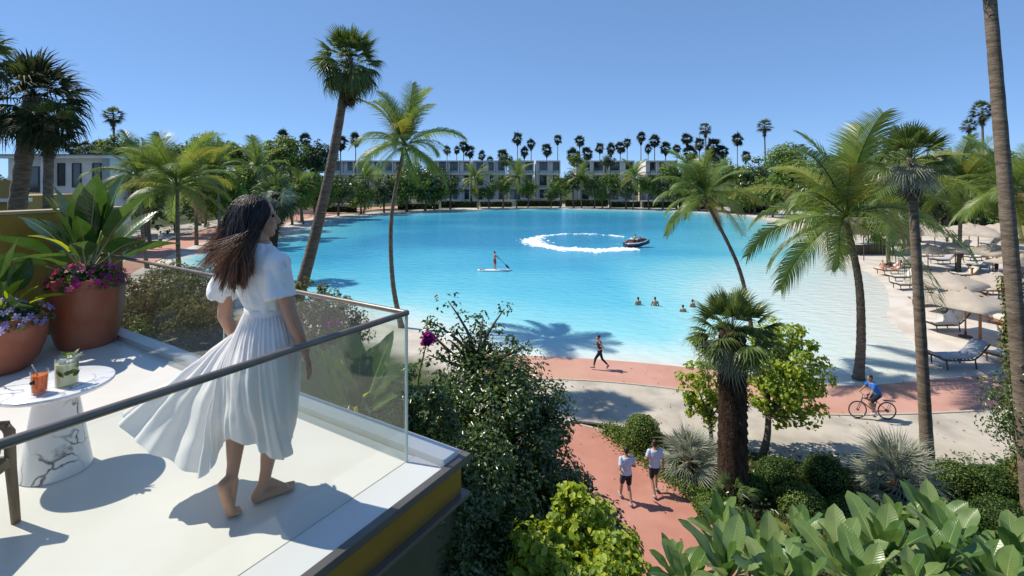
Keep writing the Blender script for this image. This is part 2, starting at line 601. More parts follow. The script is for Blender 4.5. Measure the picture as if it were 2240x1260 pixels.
def seg(pts, k=8):
    """a smooth open line in photo pixels (densified)"""
    return [(p.x, p.y) for p in catmull([Vector((x, y, 0)) for x, y in pts], k)]


M_red = pmat('red_paving', (0.39, 0.17, 0.12), 0.85, 0.2, c2=(0.46, 0.215, 0.155), scale=0.9, bump=0.15, bscale=25, c3=(0.50, 0.28, 0.21), scale3=0.6, amt3=0.45)
M_redsand = pmat('red_promenade', (0.46, 0.235, 0.18), 0.9, 0.2, c2=(0.53, 0.30, 0.24), scale=0.35, bump=0.15, bscale=12, c3=(0.50, 0.30, 0.2), scale3=0.12, amt3=0.6)
M_pave = pmat('pale_paving', (0.42, 0.37, 0.30), 0.85, 0.2, c2=(0.52, 0.47, 0.39), scale=0.5, detail=10, bump=0.2, bscale=18, c3=(0.30, 0.27, 0.23), scale3=0.7, amt3=0.75)
M_mulch = pmat('planting_soil', (0.03, 0.028, 0.014), 0.95, 0.1, c2=(0.07, 0.07, 0.025), scale=3, bump=0.6, bscale=14)
M_lawn = pmat('lawn', (0.06, 0.11, 0.02), 0.9, 0.1, c2=(0.10, 0.16, 0.03), scale=0.4, bump=0.4, bscale=8)

# shoreline promenade (red), pale plaza, winding red path
sheet('shore_promenade', seg([(1040, 768), (1130, 777), (1310, 786), (1500, 803), (1680, 826), (1840, 843), (1960, 838), (2080, 826), (2260, 812)])
      + seg([(2280, 888), (2150, 897), (1990, 904), (1800, 905), (1650, 882), (1500, 853), (1310, 833), (1150, 827), (1040, 826)]), 0.016, M_redsand, k=0)
sheet('pale_plaza', seg([(1000, 824), (1150, 826), (1310, 832), (1500, 852), (1650, 881), (1800, 904), (1990, 903), (2150, 896), (2330, 880)])
      + seg([(2380, 1020), (2200, 1022), (1850, 1022), (1700, 1000), (1550, 965), (1370, 941), (1265, 927), (1150, 926), (1000, 940)]), 0.008, M_pave, k=0)
sheet('winding_red_path', seg([(1120, 929), (1200, 923), (1275, 929), (1345, 951), (1405, 1000), (1460, 1046), (1530, 1100), (1600, 1170), (1680, 1260)])
      + seg([(1420, 1330), (1370, 1240), (1310, 1165), (1250, 1090), (1200, 1030), (1140, 985), (1080, 955)]), 0.024, M_red, k=0)
sheet('planting_bed', [(1272, 931), (1380, 944), (1550, 968), (1700, 1003), (1850, 1025), (2200, 1026), (2500, 1030), (2700, 1500), (1900, 1600), (1690, 1270), (1600, 1172), (1530, 1102), (1460, 1048), (1405, 1002), (1345, 953)], 0.012, M_mulch, k=0)
# kerb between the plaza and the planting bed
kb = MB()
kp = [at(x, y, 0.0) for x, y in seg([(1250, 926), (1300, 931), (1370, 942), (1450, 953)])]
kb.tube([p + Vector((0, 0, 0.05)) for p in kp], 0.075, 6)
M_dark = pmat('dark_stone', (0.06, 0.05, 0.045), 0.8, 0.3, c2=(0.11, 0.09, 0.08), scale=5)
kb.build('planter_kerb', M_dark); tag(bpy.data.objects['planter_kerb'], 'low dark stone kerb between pale plaza and shrub bed', 'kerb')
# pale edging along the path and the promenade
M_edging = pmat('pale_edging', (0.42, 0.36, 0.29), 0.85, 0.2, c2=(0.52, 0.45, 0.37), scale=6, bump=0.2)
for nm, pts, lab in (('path_edging', [(1268, 929), (1345, 952), (1405, 1001), (1460, 1047), (1530, 1101), (1600, 1171), (1660, 1235)], 'thin pale edging on the right side of the winding path'),
                     ('path_edging', [(1100, 827), (1150, 828), (1310, 834), (1500, 854), (1650, 883), (1800, 906), (1990, 905), (2150, 898)], 'thin pale edging between promenade and plaza')):
    e_ = MB(); W_ = [at(x, y, 0.02) for x, y in seg(pts, 10)]
    rings_ = []
    for i_, p_ in enumerate(W_):
        t_ = (W_[min(i_ + 1, len(W_) - 1)] - W_[max(i_ - 1, 0)]).normalized(); n_ = Vector((-t_.y, t_.x, 0)) * 0.05
        rings_.append([p_ - n_ + Vector((0, 0, -0.03)), p_ + n_ + Vector((0, 0, -0.03)), p_ + n_ + Vector((0, 0, 0.025)), p_ - n_ + Vector((0, 0, 0.025))])
    tag(e_.ring_loft(rings_).build(nm, M_edging), lab, 'edging')
# left promenade
sheet('left_promenade', [(230, 640), (300, 590), (400, 545), (480, 515), (560, 498), (640, 484), (700, 473), (790, 461), (900, 453),
                         (900, 449.5), (780, 455), (690, 463), (600, 474), (540, 484), (470, 497), (400, 516), (320, 545), (240, 590)], 0.012, M_redsand, k=0)
sheet('left_plaza', [(200, 600), (320, 543), (400, 514), (470, 495), (540, 482), (600, 472), (560, 470), (440, 486), (330, 500), (200, 520), (60, 560)], 0.008, M_pave, k=0)
sheet('far_lawn', [(1985, 500), (2100, 497), (2260, 500), (2300, 478), (2150, 468), (2000, 470), (1950, 480)], 0.02, M_lawn, k=0)


# ------------------------------------------------------------------ hillside under the terrace
def hillside():
    xs = np.arange(-17, 6.01, 0.35); ys = np.arange(-6, 17.01, 0.35)
    V = [(x, y, mound_h(x, y) - 0.05) for y in ys for x in xs]
    nx, ny = len(xs), len(ys)
    i = (np.arange(ny - 1)[:, None] * nx + np.arange(nx - 1)[None]).ravel()
    Fq = np.stack([i, i + 1, i + nx + 1, i + nx], 1)
    m = pmat('hillside_soil', (0.10, 0.085, 0.05), 0.95, 0.1, c2=(0.19, 0.16, 0.10), scale=1.6, bump=0.7, bscale=7, c3=(0.07, 0.08, 0.03), scale3=0.8, amt3=0.8)
    tag(obj('hillside', np_mesh('hillside', V, Fq, m, True)), kind='structure')


hillside()

# ------------------------------------------------------------------ terrace
M_tile = pmat('cream_stone_floor', (0.70, 0.67, 0.61), 0.30, 0.35, c2=(0.75, 0.72, 0.665), scale=0.7, detail=6, c3=(0.65, 0.615, 0.545), scale3=1.6, amt3=0.45)
M_edge = pmat('white_stone_edge', (0.70, 0.68, 0.645), 0.35, 0.35, c2=(0.74, 0.725, 0.695), scale=1.5)
M_bronze = pmat('bronze_metal', (0.44, 0.285, 0.065), 0.32, 0.5, 0.6, c2=(0.33, 0.205, 0.05), scale=1.2, bump=0.02, bscale=60)
M_flange = pmat('brown_flange_metal', (0.13, 0.115, 0.105), 0.38, 0.5, 0.3, c2=(0.17, 0.145, 0.125), scale=2.0, stretch=(1, 1, 1))


def tquad(mb, a0, a1, b0, b1, z0, z1):
    c = [(a0, b0), (a1, b0), (a1, b1), (a0, b1)]
    vs = [TP(a, b, z0) for a, b in c] + [TP(a, b, z1) for a, b in c]
    mb.add(vs, [(3, 2, 1, 0), (4, 5, 6, 7), (0, 1, 5, 4), (1, 2, 6, 5), (2, 3, 7, 6), (3, 0, 4, 7)])
    return mb


ter = thing('terrace', 'cream stone terrace with dark metal edge where the woman walks', 'terrace')
# floor slabs: large, with hairline joints
for i, (a0, a1) in enumerate(((-1.98, -0.283), (-3.68, -1.983), (-5.6, -3.683))):
    for j, (b0, b1) in enumerate(((0.303, 2.6), (2.603, 4.9), (4.903, 7.4))):
        tquad(MB(), a0, a1, b0, b1, -0.06, 0.0).build('floor_slab', M_tile, ter, bevel=0.0012)
tquad(MB(), -5.6, -0.055, 0.055, 0.300, -0.06, -0.002).build('edge_slab', M_edge, ter, bevel=0.0015)
tquad(MB(), -0.280, -0.205, 0.303, 7.4, -0.06, -0.002).build('edge_slab', M_edge, ter, bevel=0.0015)
tquad(MB(), -0.202, -0.055, 0.303 - 0.245, 7.4, -0.06, 0.045).build('kerb', M_edge, ter, bevel=0.004)
tquad(tquad(MB(), -6, 0, 0.0, 0.052, -0.035, 0.012), -0.052, 0, 0.0525, 7.4, -0.035, 0.012).build('top_flange', M_flange, ter, bevel=0.004)
tquad(tquad(MB(), -6, -0.045, 0.045, 0.075, -0.235, -0.036), -0.075, -0.045, 0.0755, 7.4, -0.235, -0.036).build('fascia', M_bronze, ter)
tquad(tquad(MB(), -6, 0.0, 0.0, 0.09, -0.262, -0.236), -0.09, 0.0, 0.0905, 7.4, -0.262, -0.236).build('bottom_flange', M_flange, ter, bevel=0.003)
tquad(MB(), -5.6, -0.08, 0.08, 7.3, -0.23, -0.061).build('slab', M_edge, ter)
tquad(MB(), -6.0, -2.2, 2.4, 7.3, -8.0, -0.24).build('support_wall', pmat('support_render', (0.35, 0.28, 0.18), 0.9, c2=(0.4, 0.33, 0.22), scale=2), ter)

# glass balustrade
M_glass = glassmat('balustrade_glass', (0.935, 0.96, 0.945), veil=0.012)
M_gedge = pmat('glass_edge', (0.62, 0.72, 0.68), 0.2, 0.5, trans=0.4)
M_rail = pmat('brown_rail_metal', (0.17, 0.145, 0.12), 0.34, 0.5, 0.4, c2=(0.22, 0.19, 0.155), scale=9)
rl = thing('glass_balustrade', 'frameless glass balustrade with thin brown handrail round terrace corner', 'balustrade')
RA, RB, RH = -0.279, 0.299, 0.925
tquad(MB(), RA - 0.006, RA + 0.006, RB + 0.012, 2.40, 0.001, RH).build('glass_pane', M_glass, rl)
tquad(MB(), RA - 0.006, RA + 0.006, 2.412, 4.70, 0.001, RH).build('glass_pane', M_glass, rl)
tquad(MB(), RA - 0.006, RA + 0.006, 4.712, 5.54, 0.001, RH).build('glass_pane', M_glass, rl)
tquad(MB(), -2.30, RA - 0.012, RB - 0.006, RB + 0.006, 0.001, RH).build('glass_pane', M_glass, rl)
tquad(MB(), -4.60, -2.312, RB - 0.006, RB + 0.006, 0.001, RH).build('glass_pane', M_glass, rl)
for a, b in ((RA, RB),):
    tquad(MB(), a - 0.007, a + 0.007, b - 0.007, b + 0.007, 0.001, RH).build('corner_seam', M_gedge, rl)
for b in (2.406, 4.706):
    tquad(MB(), RA - 0.0065, RA + 0.0065, b - 0.005, b + 0.005, 0.001, RH).build('glass_seam', M_gedge, rl)
MB().tube([TP(RA, RB - 0.008, RH + 0.016), TP(RA, 5.54, RH + 0.016)], 0.017, 10).build('handrail', M_rail, rl, True, auto=40)
MB().tube([TP(RA + 0.008, RB, RH + 0.016), TP(-4.6, RB, RH + 0.016)], 0.0185, 10).build('handrail', M_rail, rl, True, auto=40)

# ochre parapet wall
M_ochre = pmat('ochre_render', (0.30, 0.19, 0.035), 0.85, 0.2, c2=(0.36, 0.235, 0.05), scale=1.8, bump=0.2, bscale=40, c3=(0.22, 0.14, 0.03), scale3=1.1, amt3=0.6)
ow = thing('ochre_wall', 'ochre rendered parapet wall behind the terracotta pots', 'wall')
tquad(MB(), -6.0, 0.16, 5.56, 5.78, 0.001, 1.39).build('wall_body', M_ochre, ow, bevel=0.006)
tquad(MB(), -6.0, 0.18, 5.545, 5.795, 1.391, 1.425).build('coping', pmat('coping_stone', (0.36, 0.28, 0.16), 0.8, c2=(0.42, 0.34, 0.2), scale=4), ow, bevel=0.004)
# ------------------------------------------------------------------ plant materials
L_dark = leafmat('dark_foliage', [(0.022, 0.05, 0.012), (0.05, 0.095, 0.02), (0.10, 0.155, 0.034), (0.18, 0.235, 0.07)], 0.30, 0.28, 0.7)
L_mid = leafmat('mid_foliage', [(0.045, 0.09, 0.015), (0.09, 0.16, 0.024), (0.16, 0.24, 0.04), (0.22, 0.28, 0.06)], 0.32, 0.45)
L_bright = leafmat('bright_foliage', [(0.12, 0.20, 0.018), (0.24, 0.34, 0.03), (0.38, 0.46, 0.05), (0.46, 0.50, 0.08)], 0.4, 0.45)
L_olive = leafmat('olive_foliage', [(0.055, 0.075, 0.02), (0.12, 0.13, 0.035), (0.19, 0.185, 0.05), (0.25, 0.24, 0.09)], 0.25, 0.7, 0.15)
L_topiary = leafmat('topiary_foliage', [(0.03, 0.07, 0.012), (0.06, 0.12, 0.018), (0.11, 0.19, 0.03)], 0.25, 0.45)
L_far = leafmat('far_foliage', [(0.034, 0.06, 0.022), (0.06, 0.095, 0.034), (0.10, 0.14, 0.05)], 0.15, 0.6, 0.3)
L_frond = leafmat('coconut_frond', [(0.085, 0.15, 0.032), (0.14, 0.205, 0.042), (0.20, 0.255, 0.06), (0.11, 0.185, 0.055)], 0.42, 0.4, 0.45)
L_frondy = leafmat('yellowing_frond', [(0.20, 0.23, 0.04), (0.26, 0.26, 0.055), (0.18, 0.22, 0.045)], 0.4, 0.45)
L_dryfrond = leafmat('dry_frond', [(0.20, 0.15, 0.07), (0.27, 0.21, 0.11), (0.16, 0.11, 0.05)], 0.25, 0.7)
L_fan = leafmat('fan_leaf', [(0.055, 0.10, 0.022), (0.09, 0.14, 0.03), (0.14, 0.19, 0.05), (0.075, 0.125, 0.04)], 0.28, 0.4, 0.5)
L_fandark = leafmat('dark_fan_leaf', [(0.018, 0.034, 0.013), (0.045, 0.06, 0.022), (0.085, 0.085, 0.035)], 0.22, 0.65, 0.15)
L_fanpale = leafmat('pale_fan_leaf', [(0.22, 0.25, 0.18), (0.31, 0.33, 0.25), (0.40, 0.41, 0.32), (0.17, 0.21, 0.13)], 0.3, 0.45)
L_broad = leafmat('broad_leaf', [(0.035, 0.085, 0.018), (0.055, 0.115, 0.024), (0.085, 0.15, 0.04), (0.05, 0.10, 0.03)], 0.30, 0.25, 0.6, vein=9, ribs=150)
L_rose = leafmat('plumeria_leaf', [(0.07, 0.15, 0.035), (0.11, 0.20, 0.05), (0.17, 0.26, 0.08), (0.27, 0.35, 0.13)], 0.34, 0.30, 0.55, vein=7, ribs=330)
M_midrib = pmat('leaf_midrib', (0.24, 0.29, 0.12), 0.5, c2=(0.3, 0.33, 0.16), scale=8)
M_stalk = pmat('green_stalk', (0.11, 0.17, 0.04), 0.5, c2=(0.17, 0.22, 0.06), scale=6)
M_bark = pmat('grey_bark', (0.10, 0.075, 0.05), 0.9, 0.2, c2=(0.19, 0.15, 0.11), scale=7, bump=0.8, bscale=22)
M_palmbark = pmat('palm_bark', (0.15, 0.115, 0.08), 0.9, 0.2, c2=(0.27, 0.21, 0.155), scale=2.2, bump=0.7, bscale=9, stretch=(1.5, 1.5, 7), c3=(0.09, 0.07, 0.05), scale3=1.4, amt3=0.7)
M_palmdark = pmat('dark_palm_fibre', (0.022, 0.015, 0.010), 0.95, 0.1, c2=(0.075, 0.05, 0.032), scale=6, bump=0.9, bscale=16, stretch=(2, 2, 0.6))
M_boot = pmat('leaf_boot', (0.10, 0.065, 0.04), 0.9, 0.2, c2=(0.19, 0.13, 0.08), scale=5)
M_skirt = leafmat('dead_leaf_skirt', [(0.06, 0.038, 0.02), (0.12, 0.082, 0.045), (0.17, 0.12, 0.07)], 0.15, 0.85)


def unit(A):
    return A / np.maximum(np.linalg.norm(A, axis=1, keepdims=True), 1e-9)


def leaf_verts(rng, P, Nn, size, aspect=0.5, fold=0.2, T=None, six=False):
    n = len(P)
    if T is None:
        T = rng.normal(size=(n, 3))
    T = unit(T - Nn * (T * Nn).sum(1, keepdims=True))
    B = np.cross(Nn, T)
    s = (size * rng.uniform(0.65, 1.3, n))[:, None]
    if not six:
        a = P - T * s * 0.5
        r = P + B * s * aspect * 0.5 + Nn * s * fold * 0.5
        t = P + T * s * 0.5 - Nn * s * 0.12
        l = P - B * s * aspect * 0.5 + Nn * s * fold * 0.5
        V = np.stack([a, r, t, l], 1).reshape(-1, 3)
        k = np.arange(n)[:, None] * 4
        Tt = np.concatenate([k + np.array([[0, 1, 2]]), k + np.array([[0, 2, 3]])], 1).reshape(-1, 3)
    else:
        w = aspect * 0.5
        a = P - T * s * 0.5
        r1 = P - T * s * 0.18 + B * s * w + Nn * s * fold * 0.5
        r2 = P + T * s * 0.22 + B * s * w * 0.85 + Nn * s * fold * 0.4
        t = P + T * s * 0.5 - Nn * s * 0.12
        l2 = P + T * s * 0.22 - B * s * w * 0.85 + Nn * s * fold * 0.4
        l1 = P - T * s * 0.18 - B * s * w + Nn * s * fold * 0.5
        V = np.stack([a, r1, r2, t, l2, l1], 1).reshape(-1, 3)
        k = np.arange(n)[:, None] * 6
        Tt = np.concatenate([k + np.array([[0, 1, 2]]), k + np.array([[0, 2, 3]]), k + np.array([[0, 3, 4]]), k + np.array([[0, 4, 5]])], 1).reshape(-1, 3)
    return V, Tt


def clumps(rng, centre, radii, nclump, per, cr, inner=0.35, squash=0.8, flat_bottom=None):
    c = np.array(centre, float); rd = np.array(radii, float)
    D = unit(rng.normal(size=(nclump, 3)))
    rr = inner + (1 - inner) * rng.uniform(0, 1, (nclump, 1)) ** 0.6
    C = c + D * rr * rd
    if flat_bottom is not None:
        C[:, 2] = np.maximum(C[:, 2], flat_bottom)
    d2 = unit(rng.normal(size=(nclump * per, 3)))
    crs = np.repeat(cr * rng.uniform(0.6, 1.35, nclump), per)[:, None]
    r2 = crs * rng.uniform(0.25, 1.0, (nclump * per, 1)) ** 0.5
    CC = np.repeat(C, per, axis=0)
    P = CC + d2 * r2 * np.array([1, 1, squash])
    Nn = unit(d2 * 0.7 + unit(P - c) * 0.5 + np.array([0, 0, 0.45]) + rng.normal(size=P.shape) * 0.45)
    return P, Nn, C


def foliage(name, rng, P, Nn, size, mat, parent, aspect=0.5, fold=0.25, six=False, T=None):
    V, Tt = leaf_verts(rng, P, Nn, size, aspect, fold, T, six)
    o = obj(name, np_mesh(name, V, Tt, mat), parent)
    o['kind'] = 'stuff'
    return o


def limb_path(a, b, bend=0.15, n=6, rng=random):
    a, b = Vector(a), Vector(b)
    L = (b - a).length
    off = Vector((rng.uniform(-1, 1), rng.uniform(-1, 1), rng.uniform(0, 0.6))) * L * bend
    return [a.lerp(b, i / (n - 1)) + off * math.sin(PI * i / (n - 1)) for i in range(n)]


def broad_tree(name, label, cat, loc, height, crown_c, crown_r, nclump, per, cr, leaf, mat, trunk_r=0.12, group=None, seed=1, nlimb=6,
               aspect=0.55, inner=0.35, six=False, squash=0.8, bark=None):
    rng = np.random.default_rng(seed); rnd = random.Random(seed)
    t = thing(name, label, cat, loc, 0, group)
    P, Nn, C = clumps(rng, crown_c, crown_r, nclump, per, cr, inner, squash)
    foliage('crown', rng, P, Nn, leaf, mat, t, aspect, six=six)
    tb = MB()
    fork = Vector((crown_c[0] * 0.35, crown_c[1] * 0.35, max(crown_c[2] - crown_r[2] * 0.75, height * 0.15)))
    tb.tube(limb_path((0, 0, -0.1), fork, 0.06, 7, rnd), [trunk_r * (1.25 - 0.45 * i / 6) for i in range(7)], 8)
    tb.build('trunk', bark or M_bark, t, True)
    idx = rnd.sample(range(len(C)), min(nlimb, len(C)))
    for i in idx:
        lb = MB()
        lb.tube(limb_path(fork, C[i], 0.12, 6, rnd), [trunk_r * 0.6 * (1 - 0.8 * k / 5) for k in range(6)], 6)
        lb.build('limb', bark or M_bark, t, True)
    return t


# ------------------------------------------------------------------ palm leaves (shared meshes)
def frond_mesh(name, e0, length, droop, mat, nleaf=44, leaflet=0.62, seed=0, hang=0.55, width=1.0):
    """feather frond leaving the crown along +x at elevation e0 and bending under its weight"""
    rnd = random.Random(seed)
    pts = []
    p = Vector((0, 0, 0)); e = e0
    n = 26
    for i in range(n + 1):
        pts.append(p.copy())
        s = i / n
        e -= droop / n * (0.35 + 1.3 * s)
        p = p + Vector((math.cos(e), rnd.uniform(-0.012, 0.012), math.sin(e))) * (length / n)
    V = []; Fs = []

    def strip(a, b, c, w, nn):
        i = len(V)
        V.extend([a - nn * w * 0.5, a + nn * w * 0.5, b + nn * w * 0.45, b - nn * w * 0.45, c])
        Fs.append((i, i + 1, i + 2)); Fs.append((i, i + 2, i + 3)); Fs.append((i + 3, i + 2, i + 4))

    for k in range(nleaf):
        s = 0.12 + 0.88 * k / (nleaf - 1)
        f = s * n; i = min(int(f), n - 1)
        q = pts[i].lerp(pts[i + 1], f - i)
        t = (pts[i + 1] - pts[i]).normalized()
        up = Vector((-t.z, 0, t.x))
        if up.z < 0: up = -up
        L = leaflet * (0.55 + 0.75 * math.sin(PI * min(1, 0.12 + s * 0.80))) * (1.0 if s < 0.88 else 0.75) * rnd.uniform(0.85, 1.12)
        for sd in (-1, 1):
            side = Vector((0, sd, 0))
            d = (side * 0.80 + t * (0.45 + 0.5 * s) + up * rnd.uniform(0.02, 0.22)).normalized()
            m = q + d * L * 0.5
            d2 = (d + Vector((0, 0, -hang * rnd.uniform(0.7, 1.4)))).normalized()
            e_ = m + d2 * L * 0.55
            w = (t * 0.9 + up * 0.35 * sd).normalized()
            strip(q, m, e_, 0.052 * width, w)
    i0 = len(V)
    # rachis: thin three-sided rod
    for i, q in enumerate(pts):
        r = 0.032 * (1 - i / n) + 0.006
        V.extend([q + Vector((0, r, 0)), q + Vector((0, -r, 0)), q + Vector((0, 0, -r * 1.2))])
    for i in range(n):
        a = i0 + i * 3
        for j in range(3):
            b = a + j; c = a + (j + 1) % 3
            Fs.append((b, c, c + 3)); Fs.append((b, c + 3, b + 3))
    return np_mesh(name, [tuple(v) for v in V], Fs, mat)


def fan_mesh(name, mat, nseg=20, radius=0.85, petiole=0.75, droop=0.35, seed=0, split=0.45, pet_r=0.016, spread=2.5):
    """fan leaf along +x: stalk, then pleated segments with drooping free tips"""
    rnd = random.Random(seed)
    V = []; Fs = []
    for i in range(5):
        s = i / 4
        r = pet_r * (1 - 0.5 * s)
        q = Vector((petiole * s, 0, -0.10 * petiole * s * s))
        V.extend([q + Vector((0, r, 0)), q + Vector((0, -r, 0)), q + Vector((0, 0, -r))])
    for i in range(4):
        for j in range(3):
            b = i * 3 + j; c = i * 3 + (j + 1) % 3
            Fs.append((b, c, c + 3)); Fs.append((b, c + 3, b + 3))
    h = Vector((petiole, 0, -0.10 * petiole))
    for k in range(nseg):
        a = (k / (nseg - 1) - 0.5) * spread
        L = radius * (1 - 0.28 * abs(a) / (spread / 2)) * rnd.uniform(0.88, 1.08)
        d = Vector((math.cos(a), math.sin(a), 0.10 - 0.25 * abs(a) / (spread / 2)))
        w = Vector((-math.sin(a), math.cos(a), 0))
        m = h + d * L * split
        wd = L * split * spread / nseg * 0.62
        dr = droop * rnd.uniform(0.6, 1.5)
        e1 = m + d * L * (1 - split) * 0.55 + Vector((0, 0, -dr * 0.25 * L))
        e2 = m + d * L * (1 - split) * 0.95 + Vector((0, 0, -dr * 0.85 * L)) + w * rnd.uniform(-0.04, 0.04)
        i = len(V)
        zf = Vector((0, 0, 0.018 * (1 if k % 2 else -1)))
        V.extend([h, m - w * wd + zf, m + w * wd - zf, e1 - w * wd * 0.55, e1 + w * wd * 0.55, e2])
        Fs += [(i, i + 1, i + 2), (i + 1, i + 3, i + 4), (i + 1, i + 4, i + 2), (i + 3, i + 5, i + 4)]
    return np_mesh(name, [tuple(v) for v in V], Fs, mat)


def trunk_mesh(path, r0, r1, bulge=1.35, n=10, rings=2.2, name='trunk', mat=None, ring_amp=0.035):
    pts = catmull(path, 14)
    m = len(pts)
    rad = []
    for i in range(m):
        s = i / (m - 1)
        rad.append((r0 * (1 - s) + r1 * s) * (1 + (bulge - 1) * math.exp(-s * 14)) * (1 + ring_amp * (1 if i % 2 else -1)))
    return MB().tube(pts, rad, n).mesh(name, mat or M_palmbark, True)


FR = {}


def fronds_for(scale_key, mat, suffix):
    out = []
    for i, e in enumerate((80, 62, 42, 22, 2, -22)):
        out.append(frond_mesh('frond_%s' % suffix, R(e), 3.4, R((48, 62, 74, 78, 70, 50)[i]), mat, nleaf=58, leaflet=0.72, width=0.92, seed=i + 3, hang=(0.25, 0.4, 0.6, 0.8, 1.0, 1.1)[i]))
    return out


FROND_G = fronds_for(0, L_frond, 'green')
FROND_Y = fronds_for(0, L_frondy, 'yellow')
FROND_D = fronds_for(0, L_dryfrond, 'dry')
M_coco = pmat('coconut_husk', (0.16, 0.16, 0.03), 0.5, c2=(0.26, 0.20, 0.05), scale=5)
COCO = MB().lathe([(0.001, -0.13), (0.07, -0.11), (0.11, -0.03), (0.11, 0.04), (0.06, 0.12), (0.001, 0.14)], 8).mesh('coconut', M_coco, True)


def coconut_palm(label, base, crown, size=1.0, nf=24, r0=0.17, r1=0.11, seed=1, group='coconut palms', bend=0.10, dry=0.04, yellow=0.14, nuts=5, azs=None, fan=None):
    rnd = random.Random(seed)
    base = Vector(base); top = Vector(crown) - base
    t = thing('coconut_palm', label, 'palm', base, 0, group)
    side = Vector((top.y, -top.x, 0))
    if side.length < 0.1: side = Vector((1, 0, 0))
    mid = [Vector((0, 0, -0.1)), Vector((top.x * 0.1 + bend * top.z * 0.10, top.y * 0.1, top.z * 0.25)), Vector((top.x * 0.35 + bend * top.z * 0.12, top.y * 0.35, top.z * 0.6)), top + Vector((0, 0, -0.15))]
    obj('trunk', trunk_mesh(mid, r0, r1), t)
    for i in range(nf):
        s = (i + 0.5) / nf
        az = i * 2.39996 + rnd.uniform(-0.25, 0.25)
        lev = min(5, int(s * 6))
        u = rnd.random()
        src = FROND_D if (u < dry and lev >= 4) else (FROND_Y if (u < yellow + dry and lev >= 1) else FROND_G)
        k = size / 3.4 * rnd.uniform(0.82, 1.12)
        obj('frond', src[lev], t, top + Vector((math.cos(az), math.sin(az), 0)) * 0.06 + Vector((0, 0, 0.12 * (1 - s))), (rnd.uniform(-0.35, 0.35), rnd.uniform(-0.12, 0.12), az), (k, k * rnd.uniform(0.85, 1.15), k))
    for i in range(nuts):
        az = rnd.uniform(0, 6.28)
        obj('coconut', COCO, t, top + Vector((math.cos(az) * 0.24, math.sin(az) * 0.24, -0.22 - rnd.uniform(0, 0.16))), (rnd.uniform(-0.4, 0.4), rnd.uniform(-0.4, 0.4), az), 1.0)
    return t


FAN_G = [fan_mesh('fan_leaf', L_fan, 20, 0.85, 0.8, d, i) for i, d in enumerate((0.15, 0.4, 0.75))]
FAN_K = [fan_mesh('fan_leaf', L_fandark, 18, 0.9, 0.7, d, i + 5) for i, d in enumerate((0.3, 0.6, 0.9))]
FAN_P = [fan_mesh('fan_leaf', L_fanpale, 20, 0.9, 0.5, d, i + 9, split=0.25) for i, d in enumerate((0.1, 0.25, 0.45))]
FAN_S = [fan_mesh('dead_leaf', M_skirt, 12, 0.8, 0.5, d, i + 15) for i, d in enumerate((0.7, 1.0))]


def fan_palm(label, base, crown, rad, nf=46, r0=0.22, r1=0.15, seed=1, group='fan palms', src=None, skirt=14, lo=-50, hi=88, bark=None,
             bend=0.0, boots=0, skirt_len=1.0, name='fan_palm', bulge=1.35):
    rnd = random.Random(seed)
    src = src or FAN_G
    base = Vector(base); top = Vector(crown) - base
    t = thing(name, label, 'palm', base, 0, group)
    mid = [Vector((0, 0, -0.1)), top * 0.33 + Vector((bend, 0, 0)), top * 0.66 + Vector((bend, 0, 0)), top.copy()]
    obj('trunk', trunk_mesh(mid, r0, r1, bulge, mat=bark or M_palmbark, ring_amp=0.02 if not bark else 0.06), t)
    k0 = rad / 1.6
    for i in range(nf):
        s = (i + 0.5) / nf
        az = i * 2.39996 + rnd.uniform(-0.3, 0.3)
        e = R(hi + (lo - hi) * s ** 0.85) + rnd.uniform(-0.12, 0.12)
        k = k0 * rnd.uniform(0.8, 1.12) * (0.8 + 0.25 * s if s < 0.8 else 1.0)
        me = src[min(2, int(s * 3))]
        obj('leaf', me, t, top + Vector((0, 0, -0.35 * rad * 0.3 * s)), (rnd.uniform(-0.5, 0.5), -e, az), k)
    for i in range(skirt):
        az = i * 2.39996 + rnd.uniform(-0.3, 0.3)
        e = R(rnd.uniform(-86, -62))
        obj('dead_leaf', FAN_S[i % 2], t, top + Vector((0, 0, -0.1 * rad - rnd.uniform(0, 0.30) * rad * skirt_len)), (rnd.uniform(-0.5, 0.5), -e, az), k0 * 0.72 * rnd.uniform(0.8, 1.1))
    if boots:
        pth = catmull(mid, 14)
        for i in range(boots):
            s = rnd.random() ** 1.5 * 0.24
            q = pth[int(s * (len(pth) - 1))]
            az = rnd.uniform(0, 6.28)
            rr = r0 * 1.02
            b = MB()
            d = Vector((math.cos(az), math.sin(az), 0))
            w = Vector((-d.y, d.x, 0)) * 0.09
            p0 = q + d * rr * 0.8
            p1 = p0 + d * rnd.uniform(0.10, 0.22) + Vector((0, 0, rnd.uniform(0.10, 0.35)))
            b.add([p0 - w, p0 + w, p0 + d * 0.06 + Vector((0, 0, 0.14)) - w * 0.9, p0 + d * 0.06 + Vector((0, 0, 0.14)) + w * 0.9, p1], [(0, 1, 3, 2), (2, 3, 4), (0, 2, 4), (1, 4, 3), (0, 4, 1)])
            b.build('leaf_boot', M_boot, t)
    return t


